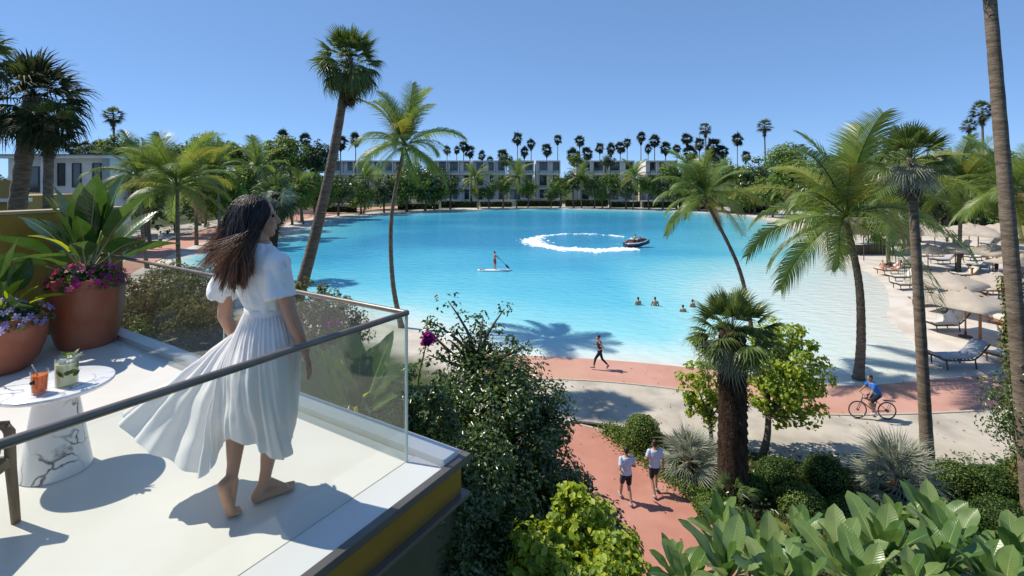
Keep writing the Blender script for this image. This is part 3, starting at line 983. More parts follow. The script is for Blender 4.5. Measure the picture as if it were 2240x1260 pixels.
# small far palms: trunk + crown in one mesh each, several shared crowns
def far_crown(seed, mat, nf=46, ns=7):
    rnd = random.Random(seed)
    V = []; Fs = []
    for i in range(nf):
        s = (i + 0.5) / nf
        az = i * 2.39996 + rnd.uniform(-0.4, 0.4)
        e = R(85 - 150 * s ** 0.9)
        m = Euler((rnd.uniform(-0.6, 0.6), -e, az)).to_matrix()
        k = rnd.uniform(0.62, 1.15)
        for j in range(ns):
            a = (j / (ns - 1) - 0.5) * 2.3
            d = Vector((math.cos(a), math.sin(a), 0)); w = Vector((-d.y, d.x, 0)) * 0.075
            h = Vector((0.42, 0, 0))
            q = [h, h + d * 0.32 - w, h + d * 0.32 + w, h + d * 0.62 + Vector((0, 0, -0.12))]
            b = len(V)
            V.extend([m @ (x * k) for x in q])
            Fs += [(b, b + 1, b + 2), (b + 1, b + 3, b + 2)]
    return np_mesh('crown', [tuple(v) for v in V], Fs, mat)


def far_skirt(seed):
    rnd = random.Random(seed)
    b = MB()
    b.lathe([(0.02, 0.1), (0.22, 0.0), (0.30, -0.35), (0.22, -0.8), (0.08, -1.05)], 7)
    for i, v in enumerate(b.v):
        b.v[i] = (v[0] * rnd.uniform(0.7, 1.25), v[1] * rnd.uniform(0.7, 1.25), v[2])
    return b.mesh('dead_skirt', M_palmdark)


L_farfan = leafmat('far_fan_leaf', [(0.026, 0.042, 0.024), (0.045, 0.066, 0.034), (0.075, 0.095, 0.05)], 0.12, 0.6, 0.3)
FARC = [far_crown(i, L_farfan) for i in range(4)]
FARS = [far_skirt(i) for i in range(2)]
FART = MB().tube([(0, 0, 0), (0.1, 0, 0.5), (0, 0, 1)], [1.2, 0.9, 0.8], 6).mesh('trunk', M_palmbark, True)
ORD = ['first', 'second', 'third', 'fourth', 'fifth', 'sixth', 'seventh', 'eighth', 'ninth', 'tenth', 'eleventh', 'twelfth', 'thirteenth', 'fourteenth',
       'fifteenth', 'sixteenth', 'seventeenth', 'eighteenth', 'nineteenth', 'twentieth', 'twenty-first', 'twenty-second', 'twenty-third', 'twenty-fourth',
       'twenty-fifth', 'twenty-sixth', 'twenty-seventh', 'twenty-eighth', 'twenty-ninth', 'thirtieth', 'thirty-first', 'thirty-second', 'thirty-third',
       'thirty-fourth', 'thirty-fifth', 'thirty-sixth', 'thirty-seventh', 'thirty-eighth', 'thirty-ninth', 'fortieth', 'forty-first', 'forty-second',
       'forty-third', 'forty-fourth', 'forty-fifth', 'forty-sixth', 'forty-seventh', 'forty-eighth', 'forty-ninth', 'fiftieth', 'fifty-first', 'fifty-second', 'fifty-third', 'fifty-fourth', 'fifty-fifth', 'fifty-sixth', 'fifty-seventh', 'fifty-eighth', 'fifty-ninth', 'sixtieth', 'sixty-first', 'sixty-second', 'sixty-third', 'sixty-fourth', 'sixty-fifth', 'sixty-sixth', 'sixty-seventh', 'sixty-eighth', 'sixty-ninth', 'seventieth'] + ['seventy-' + x for x in ('first', 'second', 'third', 'fourth', 'fifth', 'sixth', 'seventh', 'eighth', 'ninth')] + ['eightieth'] + ['eighty-' + x for x in ('first', 'second', 'third', 'fourth', 'fifth', 'sixth', 'seventh', 'eighth', 'ninth')]


def far_palm(label, px, py, d, rpx, seed, group):
    rnd = random.Random(seed)
    c = atd(px, py, d)
    rad = 1.3 * rpx * d / F
    t = thing('distant_fan_palm', label, 'palm', (c.x, c.y, 0), 0, group)
    obj('trunk', FART, t, (0, 0, 0), (0, 0, rnd.uniform(0, 6)), (rad * 0.06 + 0.04, rad * 0.06 + 0.04, c.z))
    obj('crown', FARC[seed % 4], t, (0, 0, c.z), (0, 0, rnd.uniform(0, 6.28)), (rad * rnd.uniform(0.85, 1.05), rad * rnd.uniform(0.85, 1.05), rad * rnd.uniform(1.0, 1.25)))
    obj('dead_skirt', FARS[seed % 2], t, (0, 0, c.z - rad * 0.1), (0, 0, rnd.uniform(0, 6.28)), (rad * 0.95, rad * 0.95, rad * rnd.uniform(0.9, 1.3)))
    return t


# ------------------------------------------------------------------ big single leaves
def blade_mesh(name, mat, L=1.0, W=0.3, arch=0.25, fold=0.18, n=9, tip=0.75, base=0.16, wave=0.02, petiole=0.25, seed=0, round_tip=False):
    """one broad leaf along +x, folded along its midrib and arching down; the rib is a raised ridge"""
    rnd = random.Random(seed)
    V = []; Fs = []; mi = []
    ph = rnd.uniform(0, 6)
    for i in range(n + 1):
        s = i / n
        if round_tip:
            w = W * (math.sin(PI * min(1, 0.06 + s * 0.94)) ** 0.62) * (0.45 + 0.75 * s)
        else:
            w = W * math.sin(PI * (0.04 + 0.96 * s) ** tip) ** 0.85
        if i == n: w = 0.004 * L
        ang = arch * s
        x = petiole + L * s * (1 - 0.12 * arch * s); z = 0.55 * petiole * 0 - arch * L * s * s * 0.5
        wv = wave * L * math.sin(s * 14 + ph)
        V += [(x, -w, z + fold * w + wv), (x, -w * 0.5, z + fold * w * 0.42 + wv * 0.4), (x, -0.012 * L * (1 - s), z), (x, 0.012 * L * (1 - s), z),
              (x, w * 0.5, z + fold * w * 0.42 - wv * 0.4), (x, w, z + fold * w - wv)]
    for i in range(n):
        for j in range(5):
            a = i * 6 + j
            Fs.append((a, a + 1, a + 7, a + 6)); mi.append(1 if j == 2 else 0)
    b = len(V)
    r = 0.014 * L + 0.004
    for i in range(4):
        s = i / 3
        V += [(petiole * s, r * (1 - 0.3 * s), -0.004), (petiole * s, -r * (1 - 0.3 * s), -0.004), (petiole * s, 0, -r * 1.4), (petiole * s, 0, -r * 1.4)]
    for i in range(3):
        a = b + i * 4
        for j, k in ((0, 1), (1, 2), (2, 0)):
            Fs.append((a + j, a + k, a + k + 4, a + j + 4)); mi.append(1)
    me = np_mesh(name, V, Fs, mat, True)
    me.materials.append(M_midrib)
    me.polygons.foreach_set('material_index', mi)
    return me


def topiary(label, loc, rx, rz, n, seed, mat=None, leaf=0.05, group='clipped shrubs', name='clipped_shrub'):
    rng = np.random.default_rng(seed)
    t = thing(name, label, 'shrub', loc, 0, group)
    d = unit(rng.normal(size=(n, 3)))
    d = d[d[:, 2] > -0.55]
    lump = 1 + 0.05 * np.sin(d[:, 0] * 9 + seed) * np.cos(d[:, 1] * 8) + 0.04 * np.sin(d[:, 2] * 11 + seed)
    r = (lump * (1 - 0.13 * rng.uniform(0, 1, len(d)) ** 2))[:, None]
    P = d * r * np.array([rx, rx, rz]) + np.array([0, 0, rz * 0.55])
    Nn = unit(d + rng.normal(size=d.shape) * 0.55)
    foliage('foliage', rng, P, Nn, leaf, mat or L_topiary, t, 0.6)
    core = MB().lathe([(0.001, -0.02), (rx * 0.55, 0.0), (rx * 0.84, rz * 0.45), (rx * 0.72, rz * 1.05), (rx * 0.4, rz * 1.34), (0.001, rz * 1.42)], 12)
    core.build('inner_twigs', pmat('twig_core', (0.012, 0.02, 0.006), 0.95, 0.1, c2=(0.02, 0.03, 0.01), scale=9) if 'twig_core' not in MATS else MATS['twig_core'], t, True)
    return t


def spiky(label, loc, rad, n, seed, group='spiky fan shrubs', src=None, lo=-25, hi=85, lift=0.45):
    rnd = random.Random(seed)
    t = thing('spiky_shrub', label, 'shrub', loc, 0, group)
    MB().tube([(0, 0, -0.05), (0, 0, lift * rad)], [0.16 * rad, 0.1 * rad], 8).build('stem', M_palmdark, t, True)
    for i in range(n):
        s = (i + 0.5) / n
        az = i * 2.39996 + rnd.uniform(-0.3, 0.3)
        e = R(hi + (lo - hi) * s ** 0.9)
        obj('leaf', (src or FAN_P)[i % 3], t, (0, 0, lift * rad * (1 - 0.5 * s)), (rnd.uniform(-0.7, 0.7), -e, az), rad / 1.4 * rnd.uniform(0.8, 1.1))
    return t
# ================================================================== PLANTING
def land_d(px, d, gap=2.5):
    for _ in range(60):
        if sdist([[(px - CX) / F * d, d]])[0] > gap: break
        d += 1.5
    return d


# ---- palms that stand singly
fan_palm('tall leaning fan palm rising beside the woman, bushy green head', at(598, 822), atd(765, 125, 24), 1.95, nf=80, r0=0.34, r1=0.18, seed=11, skirt=26,
         lo=-58, boots=60, bend=0.35, skirt_len=2.6, bulge=1.15)
coconut_palm('coconut palm with slim curved trunk behind the balustrade corner', at(878, 712), atd(884, 318, 32.4), 3.9, 25, 0.17, 0.11, seed=21, bend=-0.5, yellow=0.1)
coconut_palm('coconut palm leaning left behind the shaggy fan palm', at(1655, 812), atd(1543, 432, 25.5), 2.7, 26, 0.12, 0.08, seed=22, bend=0.0, yellow=0.2, dry=0.1)
coconut_palm('big coconut palm rooted in white sand by the waterline', at(1878, 824), atd(1850, 475, 25.0), 5.4, 26, 0.22, 0.14, seed=23, bend=0.25, yellow=0.22, dry=0.10)
fan_palm('slender fan palm with thin ringed trunk in front of beach umbrellas', at(2030, 1014), atd(1992, 345, 16.6), 1.6, nf=60, r0=0.19, r1=0.12, seed=31, skirt=10, lo=-55, src=[FAN_G[0], FAN_G[1], FAN_P[2]], bulge=1.2)
fan_palm('shaggy fan palm with thick dark trunk beside the winding path', at(1603, 1085), atd(1602, 722, 15.0), 1.72, nf=76, r0=0.44, r1=0.38, seed=32, skirt=36, lo=-66, bark=M_palmdark, src=[FAN_G[0], FAN_G[1], FAN_P[2]], skirt_len=3.2, bulge=1.1)
fan_palm('very tall bare palm trunk cut by the right picture edge', at(2262, 1180), atd(2150, -190, 14.5), 2.0, nf=40, r0=0.205, r1=0.14, seed=33, skirt=8, bulge=1.15)
fan_palm('dark fan palm with thick reddish trunk above the ochre wall', atd(-18, 470, 22) * 1.0 + Vector((0, 0, -7.84)), atd(72, 205, 22), 2.5, nf=52, r0=0.36, r1=0.30, seed=34, skirt=16, lo=-52, src=FAN_K, bark=M_palmbark, bulge=1.05)
fan_palm('lower dark fan palm just right of the thick-trunked one', atd(97, 470, 21) + Vector((0, 0, -7.91)), atd(108, 268, 21), 1.45, nf=46, r0=0.17, r1=0.17, seed=35, skirt=18, lo=-60, src=[FAN_G[1], FAN_K[1], FAN_K[2]], skirt_len=1.8, bulge=1.05)
fan_palm('dark palm fronds cut by the upper left picture corner', atd(-105, 470, 18) + Vector((0, 0, -8.14)), atd(-55, 110, 18), 1.55, nf=40, r0=0.3, r1=0.25, seed=36, skirt=8, src=[FAN_K[0], FAN_G[1], FAN_K[2]])

# ---- coconut palms behind the terrace, left
for i, (px, py, d, size, lab) in enumerate((
        (388, 408, 40, 4.4, 'full coconut palm on the left promenade nearest the two strollers'),
        (562, 372, 50, 5.2, 'full coconut palm above the woman\'s head'),
        (300, 385, 52, 4.2, 'coconut palm partly hidden left of the promenade palm'),
        (470, 372, 58, 4.4, 'coconut palm between the two fullest left palms'),
        (655, 408, 62, 4.0, 'coconut palm left of the leaning fan palm trunk'),
        (800, 392, 88, 4.6, 'small coconut palm left of the slim curved trunk'),
        (1040, 392, 140, 5.4, 'coconut palm before the leftmost white townhouses'),
        (1135, 388, 142, 5.4, 'coconut palm before the middle white townhouses'),
        (1272, 390, 142, 5.0, 'coconut palm right of the middle white townhouses'),
        (1388, 388, 140, 5.6, 'coconut palm before the rightmost white townhouses'),
        (1500, 398, 120, 5.0, 'coconut palm at the far right bend of the shore'),
        (1622, 405, 78, 4.4, 'coconut palm on the right bank above the beach tip'),
        (1725, 400, 62, 4.6, 'coconut palm left of the big beach palm'),
        (1952, 425, 52, 5.0, 'coconut palm between the big beach palm and slender fan palm'),
        (2105, 405, 50, 5.0, 'coconut palm over the far umbrellas at right'),
        (2215, 420, 44, 4.8, 'coconut palm at the right edge behind tall trunk'))):
    d = land_d(px, d)
    c = atd(px, py, d)
    rr = random.Random(50 + i)
    dx = rr.uniform(-0.8, 0.8)
    coconut_palm(lab, (c.x + dx, c.y + 0.4, 0), c, size * 1.12, 23 if d < 70 else 18, 0.2, 0.13, seed=50 + i, nuts=4 if d < 60 else 0, bend=rr.uniform(-0.3, 0.3), yellow=0.22)
fan_palm('short shaggy fan palm behind the woman\'s shoulder', at(592, 610), atd(605, 425, 47), 2.9, nf=40, r0=0.4, r1=0.4, seed=61, skirt=22, lo=-60, src=[FAN_G[1], FAN_P[2], FAN_K[1]], bark=M_palmdark, skirt_len=3)

# ---- skyline of distant fan palms
sky_palms = [(745, 312, 150, 14), (778, 305, 150, 13), (668, 306, 150, 12), (978, 328, 175, 8), (999, 328, 175, 7), (1014, 320, 175, 10), (1028, 332, 172, 11),
             (1054, 340, 172, 9), (1072, 350, 178, 7), (1100, 342, 170, 13), (1132, 303, 172, 11), (1147, 332, 170, 10), (1162, 315, 172, 9), (1196, 328, 172, 11), (1220, 306, 172, 9),
             (1268, 308, 172, 10), (1255, 340, 170, 14), (1284, 336, 170, 12), (1312, 324, 172, 10), (1336, 326, 172, 11), (1357, 322, 172, 11), (1372, 312, 174, 9), (1402, 300, 172, 11),
             (1432, 308, 170, 11), (1418, 326, 174, 8), (1456, 324, 172, 12), (1481, 325, 174, 8), (1503, 304, 170, 11), (1510, 334, 170, 13), (1530, 315, 152, 11), (1560, 320, 150, 15),
             (1580, 330, 150, 11), (1613, 305, 160, 11), (1632, 342, 165, 9), (1725, 342, 160, 9), (1905, 318, 105, 16), (1880, 335, 105, 18), (2130, 330, 92, 15),
             (595, 335, 140, 16), (620, 300, 135, 14), (640, 325, 140, 12), (160, 325, 90, 12), (185, 320, 90, 10), (215, 320, 100, 12)]
sky_palms = [(x, y, 208 if 162 <= d_ <= 180 else d_, r_) for x, y, d_, r_ in sky_palms]
for i, (px, py, d_, r_, lab) in enumerate(((248, 252, 95, 25, 'lone fan palm standing clear above the left trees'), (1543, 280, 150, 17, 'tall fan palm cluster head right of the townhouses'), (1672, 274, 130, 20, 'lone fan palm clear above the right-hand trees'),
                                         (2148, 240, 88, 28, 'taller of the two fan palms near the right edge'), (2120, 274, 90, 19, 'shorter of the two fan palms near the right edge'))):
    c = atd(px, py, d_)
    fan_palm(lab, (c.x + 0.6, c.y, 0), c, r_ * d_ / F * 1.1, nf=38, r0=0.24, r1=0.16, seed=180 + i, skirt=12, lo=-48, src=[FAN_G[1], FAN_K[1], FAN_K[0]], skirt_len=2.4, group='fan palms above the skyline')
sky_palms.sort()
for i, (px, py, d, r) in enumerate(sky_palms):
    far_palm('%s distant fan palm from the left along the skyline' % ORD[i], px, py, d, r, 100 + i, 'distant fan palms on the skyline')

# ---- distant round trees
far_trees = []
rr = random.Random(5)
spots = [(265, 335, 85, 40), (320, 350, 80, 38), (205, 345, 75, 30), (330, 410, 66, 45), (430, 385, 70, 45), (480, 420, 72, 50), (530, 415, 75, 45), (620, 345, 110, 45), (690, 345, 115, 36), (660, 400, 100, 40),
         (700, 425, 110, 34), (740, 415, 112, 34), (790, 425, 120, 30), (840, 420, 120, 30), (890, 405, 125, 44), (930, 395, 130, 45), (950, 425, 132, 26), (985, 410, 140, 26), (1100, 405, 150, 22), (1070, 420, 150, 18), (1155, 415, 150, 20),
         (1225, 405, 150, 24), (1255, 395, 150, 24), (1300, 410, 150, 22), (1335, 400, 150, 24), (1370, 415, 148, 22), (1420, 405, 148, 26), (1450, 415, 145, 24), (1480, 380, 140, 30), (1530, 385, 130, 34), (1580, 375, 120, 36), (1600, 420, 110, 34),
         (1650, 385, 105, 40), (1690, 420, 95, 36), (1740, 390, 95, 44), (1780, 430, 88, 36), (1820, 380, 92, 44), (1890, 375, 88, 46), (1930, 420, 85, 40), (1985, 415, 86, 38), (2040, 425, 88, 40), (2090, 400, 90, 44), (2150, 410, 85, 44), (2200, 380, 80, 50),
         (2235, 420, 75, 50), (1860, 440, 72, 36), (2075, 450, 84, 26), (2010, 450, 86, 24), (1545, 420, 118, 28), (1330, 352, 172, 15), (1262, 350, 172, 16), (1108, 350, 172, 15), (1515, 350, 165, 16), (1565, 345, 160, 20),
         (1925, 505, 62, 30), (1975, 500, 64, 26)]
spots += [(1045, 418, 153, 16), (1205, 428, 152, 14), (1318, 428, 152, 14), (250, 400, 80, 45), (385, 350, 85, 40), (450, 330, 95, 36), (520, 345, 95, 40), (580, 390, 90, 44), (640, 430, 96, 34), (560, 440, 85, 30), (1505, 420, 130, 30), (1640, 425, 100, 36), (1720, 350, 110, 40), (1955, 370, 95, 44), (2060, 375, 96, 44), (2120, 440, 84, 34), (2190, 445, 78, 34)]
spots.sort()
for i, (px, py, d, rpx) in enumerate(spots):
    d = land_d(px, d, 4.0)
    c = atd(px, py, d)
    r = rpx * d / F * 1.12
    mat = L_mid if ((d < 115 and i % 3) or (d < 185 and i % 2)) else (L_dark if i % 4 else L_far)
    if d > 190: mat = L_far
    nc = 95 if d < 125 else 60
    broad_tree('background_tree', '%s leafy background tree counting from the left' % ORD[i], 'tree',
               (c.x, c.y, 0), c.z, (0, 0, c.z), (r * 1.1, r * 0.8, r * 0.85), nc, 44, r * 0.30, max(0.22, r * 0.13), mat, 0.12 + r * 0.03, 'trees behind the lagoon', seed=300 + i, nlimb=4, inner=0.1)

# ---- far woodland closing the horizon: one mass
rng = np.random.default_rng(41)


def wood(n, xr, yr, hmax, size, seed):
    x = rng.uniform(*xr, n); y = rng.uniform(*yr, n)
    keep = sdist(np.stack([x, y], 1)) > 9
    x, y = x[keep], y[keep]
    top = hmax * (0.55 + 0.45 * np.sin(x * 0.11 + seed) * np.cos(y * 0.09 + 1) ** 2 + 0.22 * np.sin(x * 0.43 + seed * 2) + 0.16 * np.sin(x * 0.9 + y * 0.6))
    z = np.maximum(top, 1.5) * rng.uniform(0.05, 1.0, len(x)) ** 0.55
    return np.stack([x, y, z], 1)


P = np.concatenate([wood(30000, (-330, 330), (212, 245), 11.5, 1, 1), wood(15000, (-170, -52), (80, 170), 8.5, 1, 2), wood(14000, (78, 190), (62, 170), 9.5, 1, 3)])
o = foliage('far_woodland', rng, P, unit(rng.normal(size=P.shape) + np.array([0, -0.3, 0.7])), 1.15, L_far, None, 0.6)
tag(o, 'dense far woodland closing the horizon all round', 'woodland', kind='stuff')

# ---- beside the paths
topiary('round clipped bush beside the winding red path', at(1405, 985), 0.66, 0.80, 5200, 1, L_mid, 0.065)
tr = broad_tree('leafy tree', 'light green leafy tree right of the shaggy fan palm', 'tree', at(1662, 1005), 4.6, (0.95, 0.3, 2.75), (1.55, 1.2, 1.75), 105, 62, 0.34, 0.135, L_bright, 0.11, seed=402, nlimb=10, aspect=0.65, inner=0.3, six=True)
tr.name = 'leafy_tree'
broad_tree('leafy_tree', 'sparse light green tree left of the shaggy fan palm', 'tree', at(1560, 985), 4.0, (-0.15, 0.3, 2.3), (0.85, 0.7, 1.6), 50, 46, 0.26, 0.13, L_bright, 0.07, seed=403, nlimb=7, aspect=0.65, six=True)
spiky('silvery spiky fan shrub under the light green tree by path', at(1506, 1042), 1.35, 34, 2)
spiky('silvery spiky fan shrub at foot of slender fan palm', at(1962, 1098), 1.55, 44, 3, lift=0.55)
spiky('small dark spiky shrub behind plumeria leaves', at(1600, 1115), 0.7, 14, 4, src=FAN_G)
for i, (px, py, rpx, hz, lab) in enumerate((
        (1700, 1060, 44, 1.0, 'dark clipped shrub nearest the shaggy fan palm'), (1804, 1072, 46, 1.25, 'dark cone-shaped clipped shrub before the pale plaza'),
        (1752, 1120, 52, 0.8, 'low clipped shrub in front of the cone-shaped one'), (1640, 1080, 40, 0.8, 'low clipped shrub touching the shaggy palm trunk'),
        (2092, 1078, 50, 1.0, 'bright clipped ball right of the spiky shrub'), (2168, 1085, 48, 1.0, 'clipped ball second from the right plaza edge'),
        (2232, 1070, 44, 1.1, 'clipped ball cut by the right picture edge'), (2190, 1165, 58, 0.95, 'large clipped ball in front at far right'),
        (2110, 1150, 46, 0.8, 'small clipped ball left of the large front one'), (1560, 1125, 40, 0.7, 'low rounded shrub beside the path bend'),
        (1865, 1140, 50, 0.7, 'dark low shrub under the spiky shrub'))):
    b = at(px, py)
    topiary(lab, b, rpx * b.y / F, hz * rpx * b.y / F * 0.85, 3600, 500 + i, (L_topiary, L_mid)[i in (4, 2, 9)], 0.055)
# hedge strip along the path
rng = np.random.default_rng(77)
hs = [at(x, y) for x, y in seg([(1318, 950), (1370, 985), (1430, 1035), (1500, 1085), (1560, 1135)], 40)]
P = np.concatenate([np.array([p.x + 0.35, p.y + 0.1, 0.12]) + rng.normal(size=(40, 3)) * np.array([0.26, 0.26, 0.10]) for p in hs])
o = foliage('ground_cover', rng, P, unit(rng.normal(size=P.shape) + np.array([0, 0, 0.8])), 0.10, L_mid, None, 0.55)
tag(o, 'low green ground cover along the red path', 'ground cover', kind='stuff')
P = np.stack([rng.uniform(-2, 24, 16000), rng.uniform(9.5, 17.2, 16000), rng.uniform(0.0, 0.35, 16000)], 1)
px = CX + F * P[:, 0] / P[:, 1]; py = HY + F * CZ / P[:, 1]
edge = np.interp(py, [930, 951, 1000, 1046, 1100, 1170, 1260, 1400], [1290, 1360, 1420, 1475, 1545, 1620, 1700, 1800])
P = P[(px > edge) & (py > 1005 + 0.0 * px)]
o = foliage('bed_plants', rng, P, unit(rng.normal(size=P.shape) + np.array([0, 0, 0.7])), 0.13, L_dark, None, 0.5)
tag(o, 'dark low planting filling the shrub bed', 'ground cover', kind='stuff')

# fallen leaves on the paving
n = 900
P = np.stack([rng.uniform(0.5, 24, n), rng.uniform(11.5, 26, n), np.full(n, 0.034)], 1)
px_ = CX + F * P[:, 0] / P[:, 1]; py_ = HY + F * CZ / P[:, 1]
near_bed = np.abs(py_ - np.interp(px_, [1150, 1370, 1550, 1850, 2200], [926, 941, 965, 1022, 1022])) < 30
P = P[near_bed | (rng.uniform(0, 1, n) < 0.35)]
o = foliage('leaf_litter', rng, P, unit(rng.normal(size=P.shape) * 0.25 + np.array([0, 0, 1.0])), 0.085, M_skirt, None, 0.5)
tag(o, 'dry fallen leaves scattered over the paving', 'leaf litter', kind='stuff')

# ---- dark tree and bright shrub right of the terrace
broad_tree('dense_tree', 'dense dark small-leaved tree at the terrace corner', 'tree', (-0.2, 7.2, 0), 7.4, (0.0, 0.0, 4.7), (1.15, 1.1, 2.45), 420, 120, 0.30, 0.072, L_dark, 0.16, seed=601, nlimb=16, inner=0.45)
broad_tree('dense_tree', 'dark tree under the terrace edge', 'tree', (-0.62, 5.75, 0), 6.6, (0.0, 0.0, 5.35), (0.78, 0.7, 1.25), 230, 110, 0.24, 0.060, L_dark, 0.13, seed=602, nlimb=8, inner=0.4)
broad_tree('dense_tree', 'dark leafy tree top beside the winding path', 'tree', (0.75, 6.9, 0), 5.6, (0.0, 0.0, 3.9), (0.8, 0.9, 1.5), 200, 110, 0.26, 0.07, L_dark, 0.12, seed=603, nlimb=8, inner=0.4)
broad_tree('loose_tree', 'loose twiggy shoots rising above the dense dark tree', 'tree', (-0.5, 7.6, 0), 8.0, (-0.15, 0, 7.1), (0.85, 0.5, 0.75), 40, 26, 0.17, 0.075, L_dark, 0.07, seed=604, nlimb=22, inner=0.2)
broad_tree('dense_tree', 'lowest dark foliage below the terrace corner', 'tree', (-0.72, 5.0, 0), 6.0, (0.0, 0.0, 4.95), (0.62, 0.5, 0.95), 150, 100, 0.2, 0.06, L_dark, 0.1, seed=611, nlimb=6, inner=0.3)
for i, (px, py, d, rx, rz, nc, lab) in enumerate(((1185, 1235, 5.1, 0.34, 0.38, 40, 'bright yellow-green shrub nearest the terrace edge'), (1262, 1165, 5.6, 0.36, 0.50, 46, 'tallest bright yellow-green shrub before the dark tree'),
                                              (1350, 1235, 5.3, 0.30, 0.36, 36, 'bright yellow-green shrub nearest the red path'), (1300, 1290, 4.9, 0.40, 0.30, 36, 'bright green tips at the lower middle picture edge'))):
    c = atd(px, py, d)
    broad_tree('bright_shrub', lab, 'shrub', (c.x, c.y, 0), c.z, (0, 0, c.z), (rx, rx * 0.9, rz), nc, 40, 0.13, 0.074, L_bright, 0.05, 'bright shrubs below the dark tree', seed=605 + i * 3, nlimb=9, inner=0.25, aspect=0.7, six=True)
broad_tree('dense_tree', 'dark leafy tree cut by the right picture edge', 'tree', (14.6, 13.6, 0), 4.4, (0, 0, 3.0), (1.5, 1.2, 1.7), 90, 80, 0.36, 0.10, L_dark, 0.14, seed=607, nlimb=10, inner=0.3)

# climbing leaves on the tall right-hand trunk
rng = np.random.default_rng(90)
cp = thing('climbing_plant', 'grey-green climber wrapped round the tall right-edge trunk', 'plant', (14.9, 14.5, 0))
n = 5200
zz = rng.uniform(0.2, 6.6, n); aa = rng.uniform(0, 2 * PI, n)
rr2 = (0.22 + 0.32 * rng.uniform(0, 1, n) ** 2 + 0.10 * np.sin(zz * 3)) * (1.1 - zz / 12)
P = np.stack([0.15 - zz * 0.105 + np.cos(aa) * rr2, np.sin(aa) * rr2, zz], 1)
foliage('foliage', rng, P, unit(np.stack([np.cos(aa), np.sin(aa), 0.4 + 0 * aa], 1) + rng.normal(size=P.shape) * 0.5), 0.11, L_olive, cp, 0.6)
MB().tube([(0.15, -0.25, 0), (0.0, -0.25, 2), (-0.35, -0.2, 5)], [0.03, 0.025, 0.015], 6).build('stem', M_bark, cp)

# ---- plumeria leaves at lower right
ROS = [blade_mesh('leaf', L_rose, 0.36, 0.078, 0.35 + 0.2 * i, 0.22, petiole=0.06, seed=i, round_tip=True) for i in range(3)]

ROSY = [blade_mesh('leaf', L_frondy, 0.34, 0.07, 0.45 + 0.2 * i, 0.3, petiole=0.06, seed=i + 7, round_tip=True, wave=0.05) for i in range(3)]


def rosette_tree(label, loc, heads, seed):
    rnd = random.Random(seed)
    loc = Vector(loc)
    t = thing('plumeria_tree', label, 'tree', loc, 0, 'plumeria trees at the lower right')
    zmin = min(h[2] for h in heads)
    fork = Vector((0, 0, zmin - 1.4))
    MB().tube([(0, 0, -0.1), (0.05, 0.0, fork.z * 0.5), fork], [0.12, 0.10, 0.085], 8).build('trunk', M_bark, t, True)
    for hx, hy, hz, k, n in heads:
        h = Vector((hx, hy, hz)) - loc
        MB().tube(limb_path(fork, h, 0.12, 6, rnd), [0.06, 0.05, 0.042, 0.036, 0.03, 0.024], 7).build('branch', M_bark, t, True)
        a0 = rnd.uniform(0, 6)
        for i in range(n):
            s = (i + 0.5) / n
            az = a0 + i * 2.39996
            e = R(84 - 78 * s + rnd.uniform(-8, 8))
            obj('leaf', (ROSY if (rnd.random() < 0.07 and s > 0.4) else ROS)[int(s * 2.99)], t, h + Vector((0, 0, 0.05 * (1 - s))), (rnd.uniform(-0.5, 0.5), -e, az), 0.80 * k * (0.6 + 0.5 * math.sin(PI * min(1, s + 0.2))) * rnd.uniform(0.7, 1.2))
    return t


def head(px, py, d, k, n=20):
    p = atd(px, py + 24, d)
    return (p.x, p.y, p.z, k, n)


rosette_tree('plumeria tree with long pale leaves nearest the red path', (1.95, 3.9, 0), [head(1575, 1165, 4.6, 1.15, 18), head(1590, 1265, 3.6, 1.25, 22), head(1500, 1290, 3.9, 1.1, 20), head(1475, 1250, 4.4, 1.1, 18), head(1640, 1215, 4.2, 1.0, 18), head(1700, 1300, 3.5, 1.1, 18)], 1)
rosette_tree('plumeria tree with dark upright leaves, second from the path', (2.75, 4.0, 0), [head(1745, 1180, 4.4, 1.05, 16), head(1840, 1250, 3.7, 1.15, 20), head(1760, 1300, 3.4, 1.0, 16), head(1890, 1300, 3.3, 1.2, 20), head(1680, 1250, 3.9, 1.1, 18)], 2)
rosette_tree('broad plumeria tree in the middle of the lower right', (3.5, 4.1, 0), [head(1930, 1225, 3.8, 1.25, 20), head(2040, 1150, 4.5, 1.2, 20), head(1990, 1300, 3.4, 1.1, 18), head(1960, 1160, 4.6, 1.1, 18), head(2080, 1200, 4.0, 1.1, 18), head(2060, 1250, 3.6, 1.2, 18)], 3)
rosette_tree('plumeria tree at the lower right picture corner', (4.2, 4.0, 0), [head(2150, 1290, 3.6, 1.1, 18), head(2130, 1220, 4.2, 1.0, 16), head(2215, 1240, 3.8, 1.1, 18), head(2200, 1310, 3.3, 1.1, 18)], 4)
# ================================================================== BUILDINGS
M_white = pmat('white_render', (0.70, 0.68, 0.65), 0.85, 0.2, c2=(0.75, 0.73, 0.70), scale=0.25, c3=(0.56, 0.54, 0.51), scale3=0.6, amt3=0.5)
M_grey = pmat('grey_panel', (0.30, 0.29, 0.28), 0.7, 0.3, c2=(0.36, 0.35, 0.34), scale=0.4)
M_beige = pmat('beige_render', (0.50, 0.45, 0.38), 0.85, 0.2, c2=(0.56, 0.51, 0.44), scale=0.3)
M_pane = pmat('dark_window_glass', (0.018, 0.024, 0.03), 0.06, 0.8, c2=(0.05, 0.055, 0.055), scale=0.4)
M_paneb = pmat('blue_window_glass', (0.10, 0.14, 0.19), 0.08, 0.8, c2=(0.16, 0.20, 0.25), scale=0.5)
M_balg = pmat('balcony_glass', (0.30, 0.33, 0.33), 0.1, 0.7, c2=(0.36, 0.39, 0.38), scale=0.5)
M_fr = pmat('dark_window_frame', (0.05, 0.045, 0.04), 0.5)


